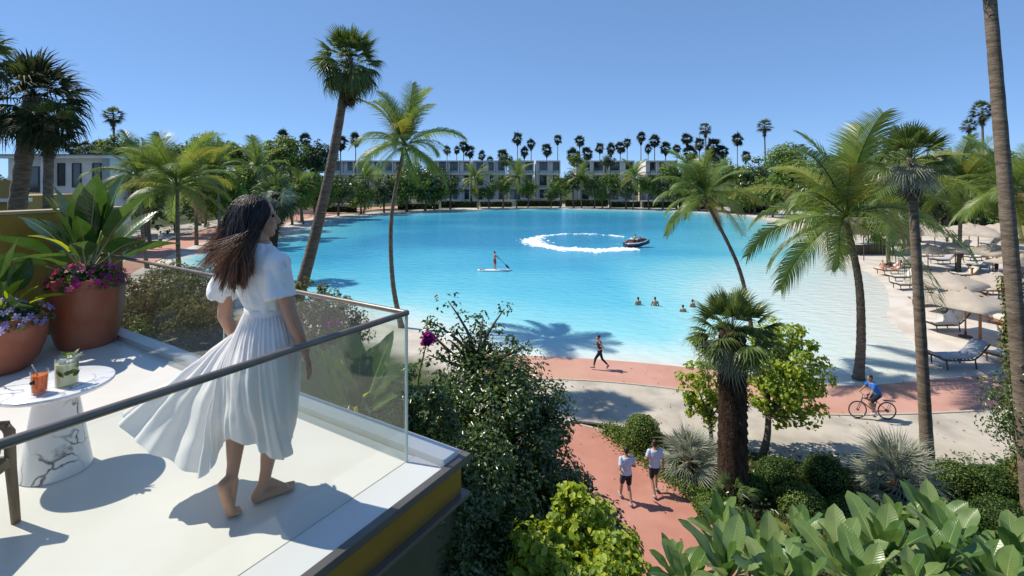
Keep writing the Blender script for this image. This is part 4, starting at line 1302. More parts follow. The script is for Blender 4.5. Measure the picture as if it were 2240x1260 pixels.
def bx(x0, x1, y0, y1, z0, z1):
    return MB().box(((x0 + x1) / 2, (y0 + y1) / 2, (z0 + z1) / 2), (x1 - x0, y1 - y0, z1 - z0))


def window(parent, x0, x1, z0, z1, y, n=2, glass=None):
    """framed window standing in front of a recess; panes are sub-parts"""
    fr = MB()
    t = 0.11
    fr.box(((x0 + x1) / 2, y, z0 + t / 2), (x1 - x0, 0.16, t)); fr.box(((x0 + x1) / 2, y, z1 - t / 2), (x1 - x0, 0.16, t))
    for i in range(n + 1):
        x = x0 + t / 2 + (x1 - x0 - t) * i / n
        fr.box((x, y, (z0 + z1) / 2), (t, 0.15, z1 - z0 - 2 * t))
    w = fr.build('window', M_fr, parent)
    for i in range(n):
        a = x0 + t + (x1 - x0 - t) * i / n; b = x0 + (x1 - x0 - t) * (i + 1) / n
        bx(a + 0.003, b - 0.003, y - 0.02, y + 0.03, z0 + t + 0.003, z1 - t - 0.003).build('pane', glass or M_pane, w)
    return w


def townhouse(label, px0, px1, d, style, dz=0.0):
    k = d / F
    X0, X1 = (px0 - CX) * k, (px1 - CX) * k
    W = X1 - X0
    zt = CZ - (351 - HY) * k + dz
    h3 = zt * 0.335; z3 = zt - h3; z2 = z3 * 0.5
    t = thing('townhouse', label, 'house', (X0, d, 0), 0, 'white townhouses across the lagoon')
    Dp = 12.0
    # ground and middle storeys set back, upper box cantilevered
    bx(0.25, W - 0.25, 1.8, Dp, 0.0, z3 - 0.002).build('lower_wall', M_beige if style % 2 else M_white, t)
    bx(0.1, W - 0.1, 1.2, Dp, z3 + 0.5, zt - 0.45).build('upper_wall', M_grey if style == 2 else M_white, t)
    bx(0.0, W, -0.35, Dp + 0.2, zt - 0.448, zt).build('roof_slab', M_white, t)
    bx(0.0, W, -0.35, Dp + 0.1, z3, z3 + 0.498).build('floor_band', M_white, t)
    bx(0.3, W - 0.3, 0.3, 1.798, z2 - 0.15, z2 + 0.25).build('balcony_slab', M_white, t)
    nb = 3 if W > 11 else 2
    for i in range(nb + 1):
        x = 0.22 + (W - 0.44) * i / nb
        bx(x - 0.2, x + 0.2, -0.3, 1.19, z3 + 0.499, zt - 0.449).build('fin', M_white, t)
    for i in range(nb):
        a = 0.22 + (W - 0.44) * i / nb + 0.35; b = 0.22 + (W - 0.44) * (i + 1) / nb - 0.35
        if True:
            bx(a, a + (b - a) * (0.22, 0.40, 0.30)[(i + style) % 3], 0.7, 1.19, z3 + 0.6, zt - 0.55).build('wall_panel', M_white, t)
            a = a + (b - a) * ((0.22, 0.40, 0.30)[(i + style) % 3] + 0.02)
        window(t, a, b, z3 + 0.7, zt - 0.7, 1.08, 2)
        bx(a, b, -0.25, -0.18, z3 + 0.5, z3 + 1.5).build('balcony_rail', M_balg, t)
        window(t, a + 0.1, b - 0.1, z2 + 0.5, z3 - 0.4, 1.68, 2, M_pane)
        bx(a, b, 0.32, 0.40, z2 + 0.252, z2 + 1.2).build('balcony_rail', M_balg, t)
        window(t, a + 0.2, b - 0.2, 0.6, z2 - 0.6, 1.68, 2, M_paneb if (i + style) % 2 else M_pane)
    for x in (0.5, W * 0.5, W - 0.5):
        bx(x - 0.16, x + 0.16, 0.0, 0.29, 0.0, z3 - 0.001).build('column', M_white, t)
    bx(0.4, W - 0.4, -1.6, -1.3, 0, 1.15).build('garden_wall', M_white if style % 2 == 0 else M_beige, t)
    return t


D = 186.0
for i, (a, b, st, lab) in enumerate((
        (722, 800, 0, 'pale townhouse left of the slim coconut trunk'), (806, 886, 1, 'townhouse half hidden behind the slim coconut palm'),
        (950, 1030, 2, 'grey-sided townhouse leftmost of the open row'), (1034, 1106, 0, 'white townhouse second in the open row'),
        (1112, 1168, 1, 'narrow townhouse third in the open row'), (1172, 1226, 0, 'white framed townhouse fourth in the open row'),
        (1262, 1322, 2, 'white framed townhouse fifth in the open row'), (1326, 1388, 0, 'white townhouse sixth in the open row'),
        (1412, 1482, 1, 'white townhouse rightmost of the open row'))):
    townhouse(lab, a, b, D + (i % 3) * 0.8, st)

# bare storage wing between rows
# left white house above the ochre wall
k = 62.0 / F
hx0, hx1 = (18 - CX) * k, (240 - CX) * k
hw = hx1 - hx0
lh = thing('white_house', 'white flat-roofed house with balconies above the ochre wall', 'house', (hx0, 62, 0), 0)
zt = CZ - (338 - HY) * k
bx(0.0, hw, 0, 3.5, 0, zt - 0.5).build('wall', M_white, lh)
bx(-0.5, hw + 0.5, -0.9, 3.8, zt - 0.499, zt - 0.12).build('roof_slab', M_white, lh)
bx(-0.6, hw + 0.6, -1.0, 3.9, zt - 0.119, zt).build('roof_edge', pmat('green_roof_edge', (0.13, 0.15, 0.10), 0.8), lh)
for x, w_, z0, z1 in ((2.6, 2.6, 7.6, 10.8), (6.6, 0.9, 8.4, 11.2), (7.2 + 1.3, 1.1, 8.2, 11.2), (11.0, 1.1, 8.0, 11.2), (3.0, 2.6, 3.5, 6.4), (8.5, 1.4, 3.5, 6.4)):
    window(lh, x - w_ / 2, x + w_ / 2, z0, z1, -0.06, 2 if w_ > 1.2 else 1)
for z0 in (7.0, 3.0):
    s = bx(0.3, 5.4, -1.7, -0.01, z0 - 0.3, z0); o = s.build('balcony', M_white, lh)
    r = MB()
    for i in range(15):
        r.box((0.4 + 5.0 * i / 14 * 0.98, -1.62, z0 + 0.5), (0.04, 0.04, 1.0))
    r.box((2.85, -1.62, z0 + 1.03), (5.0, 0.06, 0.06))
    r.build('railing', M_fr, o)
bx(5.6, 5.9, -1.7, -0.02, 0, zt - 0.501).build('fin_wall', M_white, lh)
bx(hw - 0.3, hw + 0.0, -0.8, -0.02, 0, zt - 0.501).build('fin_wall', M_grey, lh)
oh = thing('ochre_house', 'ochre balcony house cut by the left picture edge', 'house', ((-60 - CX) * 45 / F, 45, 0), 0)
ow_ = 80 * 45 / F + 1.6
M_och2 = pmat('ochre_house_render', (0.32, 0.21, 0.06), 0.85, c2=(0.38, 0.26, 0.09), scale=0.6)
bx(0, ow_, 0, 6, 0, 7.8).build('wall', M_och2, oh)
bx(0, ow_ + 0.5, -0.9, -0.01, 7.3, 7.6).build('balcony', M_white, oh)
bx(0, ow_ + 0.45, -0.88, -0.8, 7.601, 9.2).build('balcony_rail', M_och2, oh)
window(oh, 0.4, ow_ - 0.5, 3.5, 6.4, -0.06, 2)

# tiled-roof building on the right
k = 100 / F
rb = thing('brown_roofed_building', 'building with brown pitched roof behind the right-hand palms', 'house', ((1985 - CX) * k, 100, 0), 0)
w = 90 * k
zr = CZ - (392 - HY) * k; zp = CZ - (345 - HY) * k
bx(0.3, w - 0.3, 0.3, 7, 0, zr).build('wall', M_beige, rb)
M_roof = pmat('brown_roof', (0.14, 0.085, 0.06), 0.85, c2=(0.2, 0.13, 0.09), scale=2, bump=0.5, bscale=9)
MB().add([(-0.6, -0.6, zr), (w + 0.6, -0.6, zr), (w + 0.6, 8, zr), (-0.6, 8, zr), (1.5, 3.7, zp), (w - 1.5, 3.7, zp)],
         [(0, 1, 5, 4), (1, 2, 5), (2, 3, 4, 5), (3, 0, 4), (3, 2, 1, 0)]).build('roof', M_roof, rb)
for x in (1.5, 4.2):
    window(rb, x, x + 1.6, zr - 2.4, zr - 0.8, 0.24, 2)

# ---- promenade edge in front of the townhouses: hedges and low walls
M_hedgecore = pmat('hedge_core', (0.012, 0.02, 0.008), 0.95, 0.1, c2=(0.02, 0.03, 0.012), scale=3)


def hedge(label, px0, px1, d, h, seed, group='hedges along the far promenade', dep=1.6):
    rng = np.random.default_rng(seed)
    d = land_d((px0 + px1) / 2, d, 10.0)
    k = d / F
    x0, x1 = (px0 - CX) * k, (px1 - CX) * k
    t = thing('hedge', label, 'hedge', (x0, d, 0), 0, group)
    w = x1 - x0
    n = int(1100 * w / 12)
    P = np.stack([rng.uniform(0, w, n), rng.uniform(-dep / 2, dep / 2, n), rng.uniform(0.05, h, n) ** 1.0], 1)
    P[:, 2] *= 0.9 + 0.14 * np.sin(P[:, 0] * 1.3 + seed)
    P = P[(np.abs(P[:, 1]) > dep * 0.35) | (P[:, 2] > h * 0.7)]
    foliage('foliage', rng, P, unit(rng.normal(size=P.shape) + np.array([0, -0.4, 0.5])), 0.42, (L_far, L_dark)[seed % 2], t, 0.6)
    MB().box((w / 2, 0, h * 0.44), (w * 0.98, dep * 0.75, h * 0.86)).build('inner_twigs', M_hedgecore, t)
    return t


def low_wall(label, px0, px1, d, h, mat, group='low garden walls along the far promenade'):
    d = land_d((px0 + px1) / 2, d, 16.0)
    k = d / F
    x0, x1 = (px0 - CX) * k, (px1 - CX) * k
    t = thing('garden_wall', label, 'wall', (x0, d, 0), 0, group)
    w = x1 - x0
    bx(0, w, -0.2, 0.2, 0, h - 0.15).build('wall_body', mat, t)
    bx(-0.1, w + 0.1, -0.28, 0.28, h - 0.149, h).build('coping', M_white, t)
    return t


hd = ((700, 780, 135, 1.8, 'dark hedge left of the slim coconut trunk'), (870, 960, 148, 1.8, 'dark hedge below the leftmost far trees'), (965, 1045, 154, 2.2, 'dark hedge before the grey townhouse'),
      (1050, 1120, 155, 1.8, 'dark hedge before the second white townhouse'), (1128, 1230, 155, 2.0, 'dark hedge before the middle townhouses'), (1236, 1330, 155, 2.4, 'dark hedge right of the middle townhouses'),
      (1336, 1400, 154, 2.0, 'dark hedge before the sixth townhouse'), (1405, 1480, 150, 2.2, 'dark hedge before the rightmost townhouse'), (1485, 1560, 138, 2.2, 'dark hedge at the right bend of the shore'),
      (1600, 1700, 105, 2.0, 'dark hedge on the right bank'))
for i, (a, b, d, h, lab) in enumerate(hd):
    hedge(lab, a, b, d, h, 700 + i)
for i, (a, b, d, h, m, lab) in enumerate((
        (640, 690, 118, 1.3, M_white, 'pale low wall left of the leaning palm trunk'), (900, 960, 160, 1.8, M_white, 'white low wall behind the leftmost far hedge'),
        (1075, 1128, 160, 1.9, M_white, 'white low wall between the second and third townhouses'), (1140, 1225, 160, 2.2, M_grey, 'grey low wall before the middle townhouses'),
        (1380, 1440, 158, 1.9, M_white, 'white low wall beside the sixth townhouse'), (700, 770, 140, 2.0, M_grey, 'grey low wall by the slim coconut palm'))):
    low_wall(lab, a, b, d, h, m)
# white stair tower post seen left of the row
k = 176 / F
tw = thing('stair_tower', 'narrow white stair tower with slatted sides by the far shore', 'tower', ((962 - CX) * k, 176, 0))
bx(0, 0.7, 0, 2, 0, 8.2).build('wall', M_white, tw)
bx(1.3, 2.0, 0, 2, 0, 8.2).build('wall', M_white, tw)
for i in range(6):
    bx(0.701, 1.299, 0.3, 1.7, 0.8 + i * 1.3, 1.1 + i * 1.3).build('landing', M_white, tw)
# ================================================================== BEACH FURNITURE
M_teak = pmat('teak', (0.26, 0.105, 0.03), 0.55, 0.4, c2=(0.36, 0.16, 0.05), scale=3, stretch=(1, 6, 6), bump=0.1)
M_darkwood = pmat('dark_wood', (0.06, 0.038, 0.024), 0.6, 0.4, c2=(0.12, 0.075, 0.045), scale=4, stretch=(1, 5, 5))
M_cushion = pmat('cream_cushion', (0.60, 0.55, 0.47), 0.9, 0.1, c2=(0.66, 0.61, 0.54), scale=3, sheen=0.2)
M_gcush = pmat('grey_cushion', (0.34, 0.34, 0.36), 0.9, 0.1, c2=(0.42, 0.42, 0.43), scale=3)
M_canvas = pmat('beige_canvas', (0.47, 0.405, 0.33), 0.85, 0.1, c2=(0.53, 0.465, 0.385), scale=2, trans=0.22)
M_towel = pmat('white_towel', (0.72, 0.72, 0.75), 0.95, 0.05, c2=(0.78, 0.78, 0.8), scale=5)


def umbrella_parts():
    """square market umbrella: pole, pyramid canopy with sagging hem, four ribs, finial"""
    pole = MB().tube([(0, 0, -0.2), (0, 0, 2.75)], [0.045, 0.04], 8).mesh('pole', M_teak, True)
    n = 8; hw = 1.75
    V = []; Fs = []
    m = 9
    for i in range(m):
        for j in range(m):
            u = -1 + 2 * i / (m - 1); v = -1 + 2 * j / (m - 1)
            r = max(abs(u), abs(v))
            dg = min(abs(u), abs(v)) / max(r, 1e-6)
            sag = 0.10 * r * (1 - r) * 4 * (1 - dg) * 0.5 + 0.10 * (1 - dg ** 2) * 0
            z = 2.72 - 0.72 * r - sag * 0.6 + 0.06 * r * dg * dg * 0 - 0.05 * r * (1 - dg)
            V.append((u * hw * (1 - 0.03 * (1 - dg) * (r > 0.95)), v * hw, z))
    for i in range(m - 1):
        for j in range(m - 1):
            a = i * m + j
            Fs.append((a, a + 1, a + m + 1, a + m))
    b = len(V)
    # hanging valance
    ring = [(i, 0) for i in range(m)] + [(m - 1, j) for j in range(1, m)] + [(i, m - 1) for i in range(m - 2, -1, -1)] + [(0, j) for j in range(m - 2, 0, -1)]
    for (i, j) in ring:
        x, y, z = V[i * m + j]
        V.append((x * 1.005, y * 1.005, z - 0.14))
    for q in range(len(ring)):
        i, j = ring[q]; i2, j2 = ring[(q + 1) % len(ring)]
        Fs.append((i * m + j, i2 * m + j2, b + (q + 1) % len(ring), b + q))
    can = np_mesh('canopy', V, Fs, M_canvas)
    ribs = []
    for sx in (-1, 1):
        for sy in (-1, 1):
            ribs.append(MB().tube([(0, 0, 2.62), (sx * 1.7, sy * 1.7, 1.95)], 0.016, 5).mesh('rib', M_teak))
    fin = MB().lathe([(0.001, 2.70), (0.05, 2.72), (0.04, 2.80), (0.001, 2.84)], 8).mesh('finial', M_teak, True)
    base = MB().lathe([(0.001, 0), (0.32, 0.0), (0.32, 0.06), (0.06, 0.09), (0.06, 0.3), (0.001, 0.3)], 12).mesh('base', M_dark, True)
    return pole, can, ribs, fin, base


UMB = umbrella_parts()


def umbrella(label, loc, rz, k=1.0):
    t = thing('beach_umbrella', label, 'umbrella', loc, rz, 'beige beach umbrellas')
    t.scale = (k, k, k)
    obj('pole', UMB[0], t); obj('canopy', UMB[1], t); obj('finial', UMB[3], t); obj('base', UMB[4], t)
    for r in UMB[2]: obj('rib', r, t)
    return t


def lounger_parts(mat_wood, mat_cush):
    """long curved sunbed: two rails swept up at both ends, slats, legs, thick cushion"""
    def prof(s):
        # s 0..1 along the bed, head end high
        x = -1.05 + 2.1 * s
        z = 0.34 + 0.62 * max(0, (s - 0.66) / 0.34) ** 1.35 + 0.16 * max(0, (0.12 - s) / 0.12) ** 1.5
        return x, z
    side = []
    for sy in (-1, 1):
        side.append(MB().tube([(prof(i / 16)[0], sy * 0.36, prof(i / 16)[1]) for i in range(17)], 0.035, 6).mesh('side_rail', mat_wood, True))
    slat = MB().box((0, 0, 0), (0.07, 0.70, 0.02)).mesh('slat', mat_wood)
    slats = [(prof((i + 0.5) / 14)[0], 0, prof((i + 0.5) / 14)[1] + 0.02) for i in range(14)]
    legs = [MB().tube([(x, y, 0.36), (x + 0.05, y * 1.05, -0.02)], 0.03, 6).mesh('leg', mat_wood) for x in (-0.75, 0.45) for y in (-0.34, 0.34)]
    cb = MB()
    top = []; rings = []
    for i in range(17):
        x, z = prof(0.03 + 0.94 * i / 16)
        rings.append([Vector((x, y, z + dz)) for y, dz in ((-0.32, 0.045), (-0.33, 0.09), (-0.28, 0.135), (0.0, 0.145), (0.28, 0.135), (0.33, 0.09), (0.32, 0.045))])
    cb.ring_loft(rings)
    cush = cb.mesh('cushion', mat_cush, True)
    return side, slat, slats, legs, cush


LNG = [lounger_parts(M_teak, M_cushion), lounger_parts(M_darkwood, M_gcush), lounger_parts(M_darkwood, M_cushion)]


def lounger(label, loc, rz, kind=0, k=1.0):
    side, slat, slats, legs, cush = LNG[kind]
    t = thing('sun_lounger', label, 'lounger', loc, rz, 'sun loungers on the beach')
    t.scale = (k, k, k)
    for m in side: obj('side_rail', m, t)
    for p in slats: obj('slat', slat, t, p)
    for m in legs: obj('leg', m, t)
    obj('cushion', cush, t)
    return t


def daybed(label, loc, rz, kind=0):
    t = thing('daybed', label, 'daybed', loc, rz, 'wooden daybeds')
    f = MB().box((0, 0, 0.32), (2.1, 1.5, 0.14)); f.build('frame', M_teak, t, bevel=0.01)
    for x in (-0.92, 0.92):
        for y in (-0.65, 0.65):
            MB().box((x, y, 0.12), (0.1, 0.1, 0.28)).build('leg', M_teak, t)
    MB().box((0, 0, 0.50), (2.05, 1.45, 0.20)).build('mattress', M_cushion, t, True, bevel=0.05, auto=50)
    MB().tube([(-1.02, -0.6, 0.4), (-1.18, -0.6, 0.72)], 0.03, 6).build('headboard_post', M_teak, t)
    MB().tube([(-1.02, 0.6, 0.4), (-1.18, 0.6, 0.72)], 0.03, 6).build('headboard_post', M_teak, t)
    return t


# umbrellas: pole foot in the photo -> place
for i, (px, py, rz, k, lab) in enumerate((
        (2112, 737, 0.35, 1.06, 'large front beach umbrella over the towel lounger'),
        (2072, 684, 0.5, 1.06, 'second beach umbrella back from the front one'),
        (2185, 684, 0.3, 1.06, 'beach umbrella at right edge behind the tall trunk'),
        (2172, 606, 0.4, 1.2, 'wide beach umbrella sheltering a standing bather'),
        (2090, 592, 0.2, 1.1, 'beach umbrella left of the bather umbrella'),
        (2140, 560, 0.6, 1.4, 'pale far umbrella behind the bather'),
        (2225, 565, 0.1, 1.4, 'pale far umbrella at the right edge'),
        (2045, 552, 0.5, 1.2, 'small far umbrella beside the slender palm trunk'),
        (2030, 590, 0.3, 1.0, 'umbrella half hidden by the slender palm trunk'), (2120, 545, 0.4, 1.3, 'far umbrella nearest the lawn, left one'), (2200, 542, 0.2, 1.3, 'far umbrella nearest the lawn, right one'),
        (2235, 625, 0.4, 1.05, 'umbrella peeping right of the tall trunk'), (2015, 530, 0.3, 1.2, 'tiny umbrella by the beach bar'))):
    umbrella(lab, at(px, py), rz, k)
for i, (px, py, rz, kd, k, lab) in enumerate((
        (2092, 800, 0.05, 1, 1.25, 'grey cushioned lounger nearest the red promenade'),
        (2066, 722, 0.05, 2, 1.2, 'lounger heaped with a white towel'),
        (2030, 668, 0.1, 1, 1.15, 'dark lounger left of the second umbrella'),
        (1984, 632, 0.0, 2, 1.15, 'dark wooden lounger at the water edge, nearer one'),
        (1972, 615, 0.0, 2, 1.15, 'dark wooden lounger at the water edge, farther one'),
        (1945, 600, 0.1, 0, 1.2, 'teak lounger with sitting bathers'),
        (2145, 592, 0.15, 1, 1.2, 'lounger in the sun beside the wide umbrella'),
        (2150, 628, 0.1, 2, 1.2, 'lounger with a blue towel behind the right umbrella'),
        (2205, 792, 0.3, 0, 1.2, 'teak lounger beside leafy tree at right edge'),
        (2060, 577, 0.1, 1, 1.2, 'far lounger under the left far umbrella'),
        (2215, 610, 0.2, 1, 1.2, 'far lounger right of the standing bather'),
        (2100, 545, 0.1, 1, 1.2, 'far lounger near the lawn'),
        (2010, 560, 0.1, 1, 1.2, 'far lounger left of the slender trunk'),
        (2170, 645, 0.1, 0, 1.15, 'teak lounger between the wooden posts'), (2050, 640, 0.05, 0, 1.15, 'teak lounger right of the slender trunk'), (2110, 610, 0.1, 2, 1.15, 'dark lounger behind the second umbrella'),
        (2190, 575, 0.15, 0, 1.15, 'teak lounger below the far pale umbrellas'), (2130, 570, 0.1, 2, 1.15, 'dark lounger below the far pale umbrella'), (2060, 560, 0.1, 0, 1.15, 'teak lounger by the small far umbrella'),
        (2165, 540, 0.1, 1, 1.15, 'grey lounger between the lawn umbrellas'), (1975, 585, 0.1, 0, 1.15, 'teak lounger behind the sitting bathers'), (2230, 650, 0.1, 2, 1.15, 'dark lounger cut by the right picture edge'))):
    lounger(lab, at(px, py), rz, kd, k)
daybed('teak daybed with cream mattress in the sun at right', at(2215, 712), 0.05)
daybed('teak daybed half shaded by the right umbrella', at(2180, 670), 0.05)
daybed('teak daybed with orange frame behind the second umbrella', at(2120, 640), 0.1)
for px, py, h, lab in ((2144, 744, 2.5, 'orange wooden post beside the front umbrella'), (2126, 664, 2.6, 'tall wooden post behind the front umbrella'), (2206, 690, 2.2, 'orange wooden post by the right daybed')):
    p = thing('wooden_post', lab, 'post', at(px, py), 0, 'wooden posts on the beach')
    MB().tube([(0, 0, -0.1), (0, 0, h)], 0.075, 8).build('shaft', M_teak, p, True, auto=40)
    MB().box((0, 0, h + 0.05), (0.19, 0.19, 0.10)).build('cap', M_teak, p, bevel=0.01)
# towel
tw = MB()
for i in range(7):
    a = i / 6
    tw.v.append(())
tw = MB()
rings = []
for i, (r, z) in enumerate(((0.62, 0.0), (0.50, 0.16), (0.36, 0.34), (0.22, 0.52), (0.10, 0.68), (0.02, 0.74))):
    rings.append([Vector((math.cos(q / 14 * 2 * PI) * r * (1 + 0.22 * math.sin(q * 2.2 + i)), math.sin(q / 14 * 2 * PI) * r * 0.55 * (1 + 0.2 * math.cos(q * 1.7)), z)) for q in range(14)])
tw.ring_loft(rings)
o = tw.build('towel', M_towel, None, True, loc=at(2076, 722) + Vector((0.05, 0, 0.50)))
tag(o, 'white towel heaped in a peak on the lounger', 'towel')
o = MB().box((0, 0, 0), (1.1, 0.55, 0.07)).build('towel', pmat('blue_towel', (0.10, 0.17, 0.36), 0.95, c2=(0.14, 0.22, 0.42), scale=6), None, True, bevel=0.02, loc=at(2150, 628) + Vector((0, 0, 0.61)))
tag(o, 'blue towel spread on the lounger behind the right umbrella', 'towel')

# beach bar with thatched roof and sign
bar = thing('beach_bar', 'thatched beach bar hidden behind palms with white sign', 'bar', at(1918, 560) + Vector((0, 3.0, 0)))
M_thatch = pmat('thatch', (0.10, 0.075, 0.05), 0.95, 0.1, c2=(0.19, 0.15, 0.10), scale=5, stretch=(3, 3, 1), bump=0.6)
for x in (-3, 0, 3):
    for y in (-1.6, 1.6):
        MB().tube([(x, y, -0.1), (x, y, 2.7)], 0.09, 7).build('post', M_darkwood, bar)
MB().add([(-3.8, -2.4, 2.5), (3.8, -2.4, 2.5), (3.8, 2.4, 2.5), (-3.8, 2.4, 2.5), (-1.6, 0, 4.3), (1.6, 0, 4.3)], [(0, 1, 5, 4), (1, 2, 5), (2, 3, 4, 5), (3, 0, 4), (3, 2, 1, 0)]).build('roof', M_thatch, bar)
MB().box((0, -1.4, 0.55), (5.4, 0.5, 1.1)).build('counter', M_darkwood, bar)
fc = bpy.data.curves.new('sign_lettering', 'FONT'); fc.body = 'Bwayman'; fc.size = 1.0; fc.extrude = 0.03; fc.align_x = 'CENTER'
fo = bpy.data.objects.new('tmpf', fc); COL.objects.link(fo)
me = bpy.data.meshes.new_from_object(fo.evaluated_get(bpy.context.evaluated_depsgraph_get()))
bpy.data.objects.remove(fo)
me.materials.append(pmat('white_letters', (0.85, 0.85, 0.82), 0.6))
sg = thing('sign', 'white lettered sign on dark board over the beach bar', 'sign', atd(1918, 488, 57) - Vector((0, 0, 0.0)))
MB().box((0, 0.05, 0.15), (3.4, 0.06, 0.9)).build('board', pmat('sign_board', (0.03, 0.035, 0.03), 0.7), sg)
obj('lettering', me, sg, (0, -0.03, -0.05), (R(90), 0, 0), 0.62)
for x in (-1.4, 1.4):
    MB().tube([(x, 0.1, -0.3), (x, 0.1, -atd(1918, 488, 57).z)], 0.05, 6).build('post', M_darkwood, sg)
# ================================================================== THINGS ON THE TERRACE
M_terra = pmat('terracotta', (0.27, 0.072, 0.030), 0.42, 0.45, c2=(0.34, 0.10, 0.045), scale=2.2, bump=0.08, bscale=30, c3=(0.48, 0.22, 0.13), scale3=2.6, amt3=0.35)
M_soil = pmat('potting_soil', (0.02, 0.014, 0.01), 0.95, 0.1, c2=(0.05, 0.035, 0.02), scale=20, bump=0.6)


def pot(label, loc, prof, soil_r, soil_z):
    t = thing('terracotta_pot', label, 'pot', loc)
    MB().lathe(prof, 40, cap=False).build('pot_body', M_terra, t, True, auto=50)
    MB().lathe([(0.001, soil_z), (soil_r, soil_z - 0.004), (soil_r, soil_z - 0.05), (0.001, soil_z - 0.05)], 28, cap=False).build('soil', M_soil, t)
    return t


BIG = Vector((-4.58, 5.42, DECK + 0.001))
SML = Vector((-4.74, 4.66, DECK + 0.001))
pot('tall terracotta pot with pink flowers beside the ochre wall end', BIG,
    [(0.001, 0.0), (0.235, 0.0), (0.262, 0.05), (0.30, 0.2), (0.325, 0.4), (0.332, 0.56), (0.325, 0.66), (0.318, 0.70), (0.318, 0.725), (0.30, 0.73), (0.285, 0.72), (0.29, 0.6), (0.28, 0.3)], 0.288, 0.66)
pot('low terracotta bowl pot with violet flowers at left edge', SML,
    [(0.001, 0.0), (0.17, 0.0), (0.20, 0.02), (0.27, 0.11), (0.315, 0.24), (0.335, 0.38), (0.34, 0.49), (0.335, 0.515), (0.315, 0.52), (0.30, 0.50), (0.30, 0.35), (0.26, 0.2)], 0.303, 0.455)

# tall broad-leaved plants (each leaf its own part)
PADDLE = [blade_mesh('leaf', L_broad, 0.62, 0.14, a, 0.26, petiole=0.34, seed=i, wave=0.012) for i, a in enumerate((0.15, 0.35, 0.6))]
PADDLE_B = [blade_mesh('leaf', L_bright, 0.40, 0.075, a, 0.30, petiole=0.25, seed=i + 4, wave=0.012) for i, a in enumerate((0.3, 0.7))]


def paddle_plant(name, label, loc, n, seed, k=1.0, lo=15, hi=88, bright=0.2, stalk=0.25, group=None):
    rnd = random.Random(seed)
    t = thing(name, label, 'plant', loc, 0, group)
    for i in range(n):
        s = (i + 0.5) / n
        az = i * 2.39996 + rnd.uniform(-0.35, 0.35)
        e = R(hi + (lo - hi) * s ** 1.1 + rnd.uniform(-7, 7))
        src = PADDLE_B[i % 2] if rnd.random() < bright else PADDLE[min(2, int(s * 3))]
        r0 = 0.05 * k * s
        p0 = Vector((math.cos(az) * r0, math.sin(az) * r0, 0))
        h = stalk * k * rnd.uniform(0.4, 1.0) * (1 - 0.4 * s)
        obj('leaf', src, t, p0 + Vector((math.cos(az) * h * 0.12, math.sin(az) * h * 0.12, h)), (rnd.uniform(-0.9, 0.9), -e, az), k * rnd.uniform(0.78, 1.1))
        MB().tube([p0 + Vector((0, 0, -0.05)), p0 + Vector((math.cos(az) * h * 0.12, math.sin(az) * h * 0.12, h + 0.02))], [0.016 * k, 0.011 * k], 6).build('stalk', M_stalk, t)
    return t


paddle_plant('potted_leafy_plant', 'tall plant with dark paddle leaves in the tall pot', BIG + Vector((0, 0, 0.655)), 26, 3, 0.98, lo=28, bright=0.22)
paddle_plant('potted_leafy_plant', 'strappy leaved plant in the low bowl pot', SML + Vector((-0.05, 0.05, 0.45)), 14, 5, 0.72, lo=20, hi=80, bright=0.4, stalk=0.1)
M_fpink = leafmat('pink_petals', [(0.60, 0.05, 0.16), (0.72, 0.10, 0.24), (0.50, 0.03, 0.20), (0.78, 0.22, 0.32)], 0.35, 0.6, 0.2)
M_fmag = leafmat('magenta_petals', [(0.30, 0.012, 0.17), (0.42, 0.02, 0.24), (0.24, 0.01, 0.16)], 0.35, 0.6, 0.2)
M_fvio = leafmat('violet_petals', [(0.30, 0.24, 0.62), (0.42, 0.36, 0.72), (0.60, 0.56, 0.80), (0.24, 0.18, 0.55)], 0.35, 0.6, 0.2)


def flower_mesh(name, mat, n=5, r=1.0):
    V = [(0, 0, 0)]; Fs = []
    for i in range(n):
        a = 2 * PI * i / n
        for da, rr, z in ((-0.42, 0.75, 0.18), (-0.15, 1.0, 0.26), (0.15, 1.0, 0.26), (0.42, 0.75, 0.18)):
            V.append((math.cos(a + da) * rr * r, math.sin(a + da) * rr * r, z * r))
        b = 1 + i * 4
        Fs += [(0, b, b + 1), (0, b + 1, b + 2), (0, b + 2, b + 3)]
    return np_mesh(name, V, Fs, mat)


FLO = {k: flower_mesh('flower', m) for k, m in (('p', M_fpink), ('m', M_fmag), ('v', M_fvio))}


def flower_mound(label, loc, rx, rz, kinds, nfl, seed, leafm, fsize=0.028):
    rng = np.random.default_rng(seed); rnd = random.Random(seed)
    t = thing('flowering_plant', label, 'plant', loc, 0, None)
    n = 2600
    d = unit(rng.normal(size=(n, 3))); d[:, 2] = np.abs(d[:, 2]) * 1.0 - 0.15
    P = d * np.array([rx, rx, rz]) * (0.72 + 0.3 * rng.uniform(0, 1, (n, 1))) * (1 + 0.12 * np.sin(d[:, :1] * 9))
    foliage('foliage', rng, P, unit(d + rng.normal(size=d.shape) * 0.6), 0.035, leafm, t, 0.6)
    for i in range(nfl):
        a = rnd.uniform(0, 2 * PI); u = rnd.uniform(-0.1, 1.0)
        dv = Vector((math.cos(a) * math.sqrt(1 - u * u * 0.98), math.sin(a) * math.sqrt(1 - u * u * 0.98), u))
        p = Vector((dv.x * rx, dv.y * rx, dv.z * rz)) * rnd.uniform(1.0, 1.15)
        kd = kinds(p, rnd)
        o = obj('flower', FLO[kd], t, p, dv.to_track_quat('Z', 'Y').to_euler(), fsize * rnd.uniform(0.7, 1.2))
        o.rotation_euler.rotate_axis('Z', rnd.uniform(0, 6))
    return t


